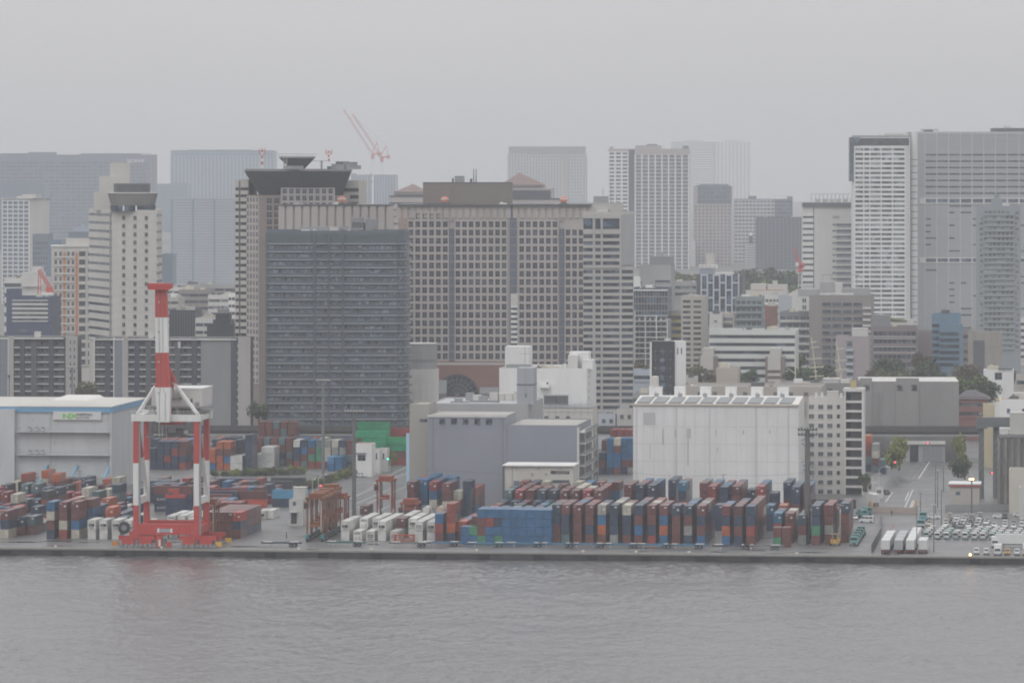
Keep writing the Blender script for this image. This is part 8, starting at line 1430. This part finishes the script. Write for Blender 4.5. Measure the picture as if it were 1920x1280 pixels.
def tractor(r, m, low):
    part(r, 'cab', lambda mb: (prof(mb, [(-1.1, .7), (1.0, .7), (1.0, 2.75), (-.85, 2.8), (-1.12, 1.7)], 1.2, m, .06), mb.box(-1.2, 1.2, -1.2, -1.05, .45, .95, low))); part(r, 'windscreen', lambda mb: mb.hexa([(-1.02, -1.17, 1.72), (1.02, -1.17, 1.72), (1.02, -1.0, 1.72), (-1.02, -1.0, 1.72), (-.98, -.98, 2.5), (.98, -.98, 2.5), (.98, -.8, 2.5), (-.98, -.8, 2.5)], CARGL)); part(r, 'chassis', lambda mb: (mb.box(-.5, .5, -1.0, 4.2, .62, .9, DARK), mb.box(-.6, .6, 2.6, 3.5, .91, 1.1, MID)))
    for s in (-1, 1): part(r, 'headlight', lambda mb: mb.box(s * .85 - .2, s * .85 + .2, -1.24, -1.2, .6, .8, HEADL))
    wheels(r, (-.3, 2.6, 3.6), 1.15, .48, .3)
def boxtruck(r, m, low):
    part(r, 'cab', lambda mb: prof(mb, [(-3.6, .5), (-2.0, .5), (-2.0, 2.2), (-3.3, 2.25), (-3.62, 1.4)], .98, VW, .05)); part(r, 'windscreen', lambda mb: mb.hexa([(-.84, -3.66, 1.42), (.84, -3.66, 1.42), (.84, -3.5, 1.42), (-.84, -3.5, 1.42), (-.8, -3.41, 2.1), (.8, -3.41, 2.1), (.8, -3.2, 2.1), (-.8, -3.2, 2.1)], CARGL)); part(r, 'box_body', lambda mb: mb.box(-1.08, 1.08, -1.9, 3.4, .95, 3.1, m)); part(r, 'chassis', lambda mb: (mb.box(-.4, .4, -3.3, 3.3, .55, .94, DARK), mb.box(-1.0, 1.0, -3.68, -3.55, .35, .62, low)))
    for s in (-1, 1): part(r, 'headlight', lambda mb: mb.box(s * .7 - .16, s * .7 + .16, -3.66, -3.6, .75, .95, HEADL))
    wheels(r, (-2.8, 2.0), .95, .4, .26)
PROTO = {}
def vehicle(kind, fn, name, cat, m, low, px, py, lab, rz=0.0, group=None, UVv=None):
    key = (kind, m.name, low.name)
    if UVv is None: Y = GY(py); p = Vector((PX(px, Y), Y))
    else: p = UVv
    if key not in PROTO:
        r = empty(name, (0, 0, 0)); fn(r, m, low); PROTO[key] = r; note_kids(r)
    else: r = copy_tree(PROTO[key])
    r.location = (p.x, p.y, .0); r.rotation_euler.z = -A + rz; r['label'] = lab; r['category'] = cat
    if len(lab.split()) > 16: print('LONG', lab)
    if group: r['group'] = group
    elif 'group' in r: del r['group']
    LABELS[lab] = LABELS.get(lab, 0) + 1
    if LABELS[lab] > 1: print('DUPLICATE LABEL', lab)
    return r
rg = random.Random(17); WRD = ['front', 'second', 'third', 'fourth', 'fifth', 'sixth']
# white and mint one-box vans, one file per column, roofs stepping back
cl = [(1736, 1010, 4), (1757, 1011, 4), (1774.5, 1011, 3), (1791.5, 1011, 2), (1809, 1011, 3), (1826.5, 1012, 4), (1842.5, 1012, 4), (1859.5, 1012, 4), (1873, 1011, 3), (1889, 1011, 2), (1906, 1011, 3), (1921, 1011, 2)]
for i, (px, py, n) in enumerate(cl):
    V0 = g2uv(px, py); U0 = V0[0]
    for j in range(n):
        m = VS_ if i == 3 and j == 0 else rg.choice((VW, VW, VW, VT)); vehicle('van', vanl, 'delivery_van', 'van', m, TEALM if i < 5 or rg.random() < .4 else DARK, 0, 0, '%s delivery van, %s in the %s van file counted from the lamp post' % ({'van_white': 'white', 'van_mint': 'mint', 'car_silver': 'silver'}[m.name], WRD[j], ORD[i]), math.pi if False else 0.0, 'delivery vans parked in files', UV(U0 + .35 * j, V0[1] + 2.4 + 8.6 * j))
# passenger cars behind them
cc = [(1773, 988, 5), (1788, 990, 5), (1802, 990, 5), (1816.5, 990, 5), (1832, 987, 5), (1849, 984, 2), (1864.5, 989, 1), (1884, 990, 2), (1900.5, 991, 2), (1916, 990, 3)]
for i, (px, py, n) in enumerate(cc):
    V0 = g2uv(px, py)
    for j in range(n):
        m = rg.choice((VW, VW, VW, VS_, VC, VG, VW, VK)); hv = rg.random() < .35
        vehicle('kei' if hv else 'car', kei if hv else car, 'small_van' if hv else 'parked_car', 'van' if hv else 'car', m, DARK, 0, 0, '%s %s, %s in the %s car file, behind the delivery vans' % ({'van_white': 'white', 'car_silver': 'silver', 'car_champagne': 'champagne', 'car_grey': 'grey', 'car_black': 'black'}[m.name], 'small van' if hv else 'car', WRD[j], ORD[i]), 0, 'cars parked in files', UV(V0[0] + rg.uniform(-.2, .2), V0[1] + 2.2 + 8.8 * j))
for px, py, m, lab, rz in ((1874, 971, VW, 'white car parked crosswise near the back of the car park', 1.45), (1884, 972, VK, 'black car at the back of the car park beside the crosswise white car', .1), (1912, 968, VW, 'white car parked crosswise at the right frame edge', 1.5), (1751, 972, VW, 'white van-like car beside the teal lorries at the street gate', 1.5), (1719, 850, VW, 'white car waiting at the far crossing under the viaduct, left one', 1.5), (1752, 853, VS_, 'silver car waiting at the far crossing under the viaduct', 1.5), (1767, 853, VW, 'white car at the far crossing under the viaduct, right one', 1.5), (1698, 853, VW, 'white car turning at the left of the far crossing', 1.4), (1602, 973, VW, 'white car at the left of the two vehicles behind the fence', .2), (1662, 926, VK, 'black car parked by the gate booth on the street', .4), (1742, 985, VC, 'tan car next to the lamp post in front of the white vehicle', .0), (676, 894, VW, 'white car on the left road below the white gate office', 1.2), (690, 888, VW, 'white car further up the left road by the gate office', 1.2)):
    vehicle('car', car, 'parked_car', 'car', m, DARK, px, py, lab, rz)
vehicle('van', vanl, 'delivery_van', 'van', VW, DARK, 1625, 979, 'white van parked sideways behind the fence, left of the street gate', 1.5)
# box trailers at the quay
for i, (px, py, n, m) in enumerate(((1660, 1038, 3, VW), (1684.5, 1038, 3, VS_), (1706.5, 1038, 4, VW), (1730, 1038, 1, VW))):
    V0 = g2uv(px, py)
    for j in range(n): vehicle('box', boxtrailer, 'box_trailer', 'trailer', m if j == 0 or m is VW else VS_, DARK, 0, 0, '%s box trailer, %s in the %s file at the quay edge' % ('silver' if m is VS_ else 'white', WRD[j], ORD[i]), 0, 'box trailers at the quay edge', UV(V0[0], V0[1] + 6.3 + 13.4 * j))
# teal tractor units
V0 = g2uv(1601, 1023)
for j in range(5): vehicle('tractor', tractor, 'tractor_unit', 'lorry', VB, DARK, 0, 0, 'teal lorry tractor unit, %s in the line beside the container yard fence' % WRD[j], 0, 'teal lorry tractor units', UV(V0[0], V0[1] + 1 + 10.5 * j))
for px, py, m, lab in ((1616, 971, VB, 'teal lorry cab at the left street gate, front one'), (1626, 966, VB, 'teal lorry cab at the left street gate, rear one'), (1727, 990, VB, 'teal and blue lorry at the right street gate, front one'), (1731, 975, VB, 'teal lorry at the right street gate, behind the front one'), (1727, 1000, VS_, 'grey flat-fronted lorry just below the teal lorries at the gate')): vehicle('tractor', tractor, 'tractor_unit', 'lorry', m, VBL if m is VB else DARK, px, py, lab, 0 if px > 1700 else .9)
# box trucks at the right edge of the quay
for px, py, fn, k, nm, cat, m, lab in ((1831, 1042, kei, 'kei', 'small_van', 'van', VW, 'small white van at the quay edge, left of the pair'), (1849.5, 1042.5, kei, 'kei', 'small_van', 'van', VW, 'small white van at the quay edge, right of the pair'), (1871, 1043, boxtruck, 'boxtruck', 'box_truck', 'truck', VW, 'white box truck at the quay edge left of the yellow truck'), (1889, 1043, kei, 'kei', 'yellow_van', 'van', VY, 'yellow-fronted van at the quay edge'), (1907, 1043.5, kei, 'kei', 'small_van', 'van', VW, 'white van at the quay edge right of the yellow van'), (1925, 1043, boxtruck, 'boxtruck', 'box_truck', 'truck', VW, 'white truck cut by the right frame edge')): vehicle(k + 'q', fn, nm, cat, m, DARK, px, py - 3, lab)
for px, py, lab in ((1907, 1026, 'long grey-white box trailer lying across behind the yellow van'),): vehicle('boxl', boxtrailer, 'box_trailer', 'trailer', VW, DARK, px, py, lab, math.pi / 2)
vehicle('boxtruckq', boxtruck, 'box_truck', 'truck', VW, DARK, 1866, 1025, 'white box truck standing one row behind the quay edge trucks', .0)
vehicle('box', boxtrailer, 'box_trailer', 'trailer', VW, DARK, 1637, 947, 'small white box trailer at the left gate booth', .2)
# yellow forklift in the yard end
p = UV(*g2uv(1566, 1022)); r = empty('forklift', (p.x, p.y, 0), 'yellow heavy forklift parked under the yard end containers', 'forklift', None, -A); part(r, 'body', lambda mb: (mb.box(-1.3, 1.3, -1.6, 2.4, .7, 1.8, YELLOW), mb.box(-1.1, 1.1, 1.2, 2.5, 1.8, 2.3, YELLOW))); part(r, 'cab', lambda mb: ([mb.box(x - .06, x + .06, y - .06, y + .06, 1.8, 3.3, YELLOW) for x in (-.8, .8) for y in (-.6, 1.0)], mb.box(-.9, .9, -.7, 1.1, 3.3, 3.42, YELLOW), mb.box(-.4, .4, .2, .8, 1.8, 2.4, BLACK))); part(r, 'mast', lambda mb: ([mb.box(x - .1, x + .1, -1.95, -1.7, .2, 3.6, MID) for x in (-.7, .7)], mb.box(-.8, .8, -1.9, -1.75, 3.3, 3.5, MID))); part(r, 'forks', lambda mb: [mb.box(x - .1, x + .1, -3.4, -1.96, .25, .35, MID) for x in (-.6, .6)]); wheels(r, (-.9, 1.6), 1.4, .6, .4)
p = UV(*g2uv(403, 1017)); r = empty('tractor_unit', (p.x, p.y, 0), 'teal lorry cab parked at the foot of the brown block beside the crane', 'lorry', None, -A); tractor(r, VB, WHITE)
# fences, gate, cones, booth
FEN = mat('fence_grey', (.20, .21, .21), .6, .1, .5)
def fence(pts_, h, label, solid=False, m=FEN, sp=3.0):
    a0 = Vector(pts_[0]); r = empty('fence', (a0.x, a0.y, 0), label, 'fence'); mb = MB(); pp = MB()
    for a, c in zip(pts_, pts_[1:]):
        a, c = Vector(a), Vector(c); n = max(1, int((c - a).length / sp)); d = (c - a).normalized(); q = Vector((-d.y, d.x, 0)) * .03
        for i in range(n + 1): t = a.lerp(c, i / n); pp.bar((t.x, t.y, 0), (t.x, t.y, h), .1, m)
        for z in ([h - .1, .2] + ([h * .35, h * .55, h * .75] if not solid else [])): mb.bar((a.x, a.y, z), (c.x, c.y, z), .06, m)
        if solid: mb.hexa([(*(a - q).xy, .1), (*(c - q).xy, .1), (*(c + q).xy, .1), (*(a + q).xy, .1), (*(a - q).xy, h - .05), (*(c - q).xy, h - .05), (*(c + q).xy, h - .05), (*(a + q).xy, h - .05)], m)
        else:
            k_ = int((c - a).length / .9)
            for i in range(k_): t = a.lerp(c, i / k_); mb.bar((t.x, t.y, .2), (t.x, t.y, h - .1), .03, m)
    pp.build('fence_posts', r); mb.build('fence_panels', r)
fence([gp(1634, 1037), gp(1652, 1005), gp(1652, 966)], 2.6, 'grey mesh security fence running from the quay to the street gate', True, mat('fence_dark_mesh', (.13, .135, .135), .6, .1, .5))
fence([gp(1635, 962), gp(1720, 964)], 2.2, 'pinkish sliding gate across the street end', True, mat('gate_pink', (.36, .30, .27), .6, .06, .3))
fence([gp(1772, 960), gp(1900, 958), gp(1960, 960)], 2.4, 'grey panel fence behind the car park below the gatehouse', True, mat('fence_pale', (.27, .275, .275), .6, .08, .3))
fence([gp(404, 893), gp(560, 890)], 1.6, 'thin fence in front of the shrub belt'); fence([gp(1775, 1012.5), gp(1960, 1014)], .9, 'low rail between the van files and the open quay lane')
for px, lab in ((1633, 'yellow-orange gate post at the left end of the sliding gate'), (1717, 'yellow-orange gate post at the right end of the sliding gate')): x, Y, _ = gp(px, 963); mb = MB(); mb.box(x - .3, x + .3, Y - .3, Y + .3, 0, 4.2, mat('post_amber', (.52, .30, .08), .5, .1)); mb.box(x - .36, x + .36, Y - .36, Y + .36, 4.2, 4.35, YELLOW); tag(mb.build('gate_post'), lab, 'post')
b = Bd('gate_booth', 'small pale gate booth with pinkish box beside the street', 'booth', R(1642, 1656, GY(934), 3), 910, PALE, parapet=0, h=3.6); b.win(0, 1.1, 2.3, 1.2, 1.0, GB); b.done()
CONE = mat('cone_orange', (.62, .12, .05), .6, .05, 1.0); me = MB(); me.box(-.22, .22, -.22, .22, 0, .05, CONE); me.cyl((0, 0), .16, .05, .75, CONE, 10, .04); me.cyl((0, 0), .115, .38, .5, WHITE, 10, .095); me = me.mesh('traffic_cone')
for px, py in ((1667, 1000), (1670, 994), (1674, 988), (1737, 1030), (1743, 1031), (1676, 984)): x, Y, _ = gp(px, py); tag(obj('traffic_cone', me, None, (x, Y, .03)), 'orange traffic cone with a white band near the box trailers', 'cone', 'orange traffic cones')
x, Y, _ = gp(1672, 966); r = empty('person', (x, Y, 0), 'person in dark clothes walking by the sliding gate', 'person'); mb = MB(); mb.cyl((-.1, 0), .09, 0, .82, DARK, 8, .11); mb.cyl((.1, .12), .09, 0, .82, DARK, 8, .11); mb.cyl((0, .03), .19, .8, 1.45, BLACK, 10, .22); mb.cyl((0, .03), .07, 1.45, 1.55, CREAM, 8); mb.cyl((0, .03), .11, 1.53, 1.76, mat('skin', (.42, .28, .2), .6), 10, .09); mb.bar((-.25, .03, 1.4), (-.3, -.05, .8), .1, BLACK, .08); mb.bar((.25, .03, 1.4), (.3, .12, .8), .1, BLACK, .08); o = mb.build('body', r, False)
# amber warning lamp at the quay edge
x, Y, _ = gp(1819, 1044); r = empty('warning_lamp', (x, Y, 0), 'glowing amber warning lamp low at the quay edge by the small white vans', 'lamp'); mb = MB(); mb.box(x - .3, x + .3, Y - .3, Y + .3, .02, .5, MID); mb.build('base', r); mb = MB(); mb.cyl((x, Y), .28, .5, 1.0, emit('lamp_lit_warm', (1.0, .55, .18), 14.0), 12, .2); mb.build('lamp', r)
texts_to_mesh()
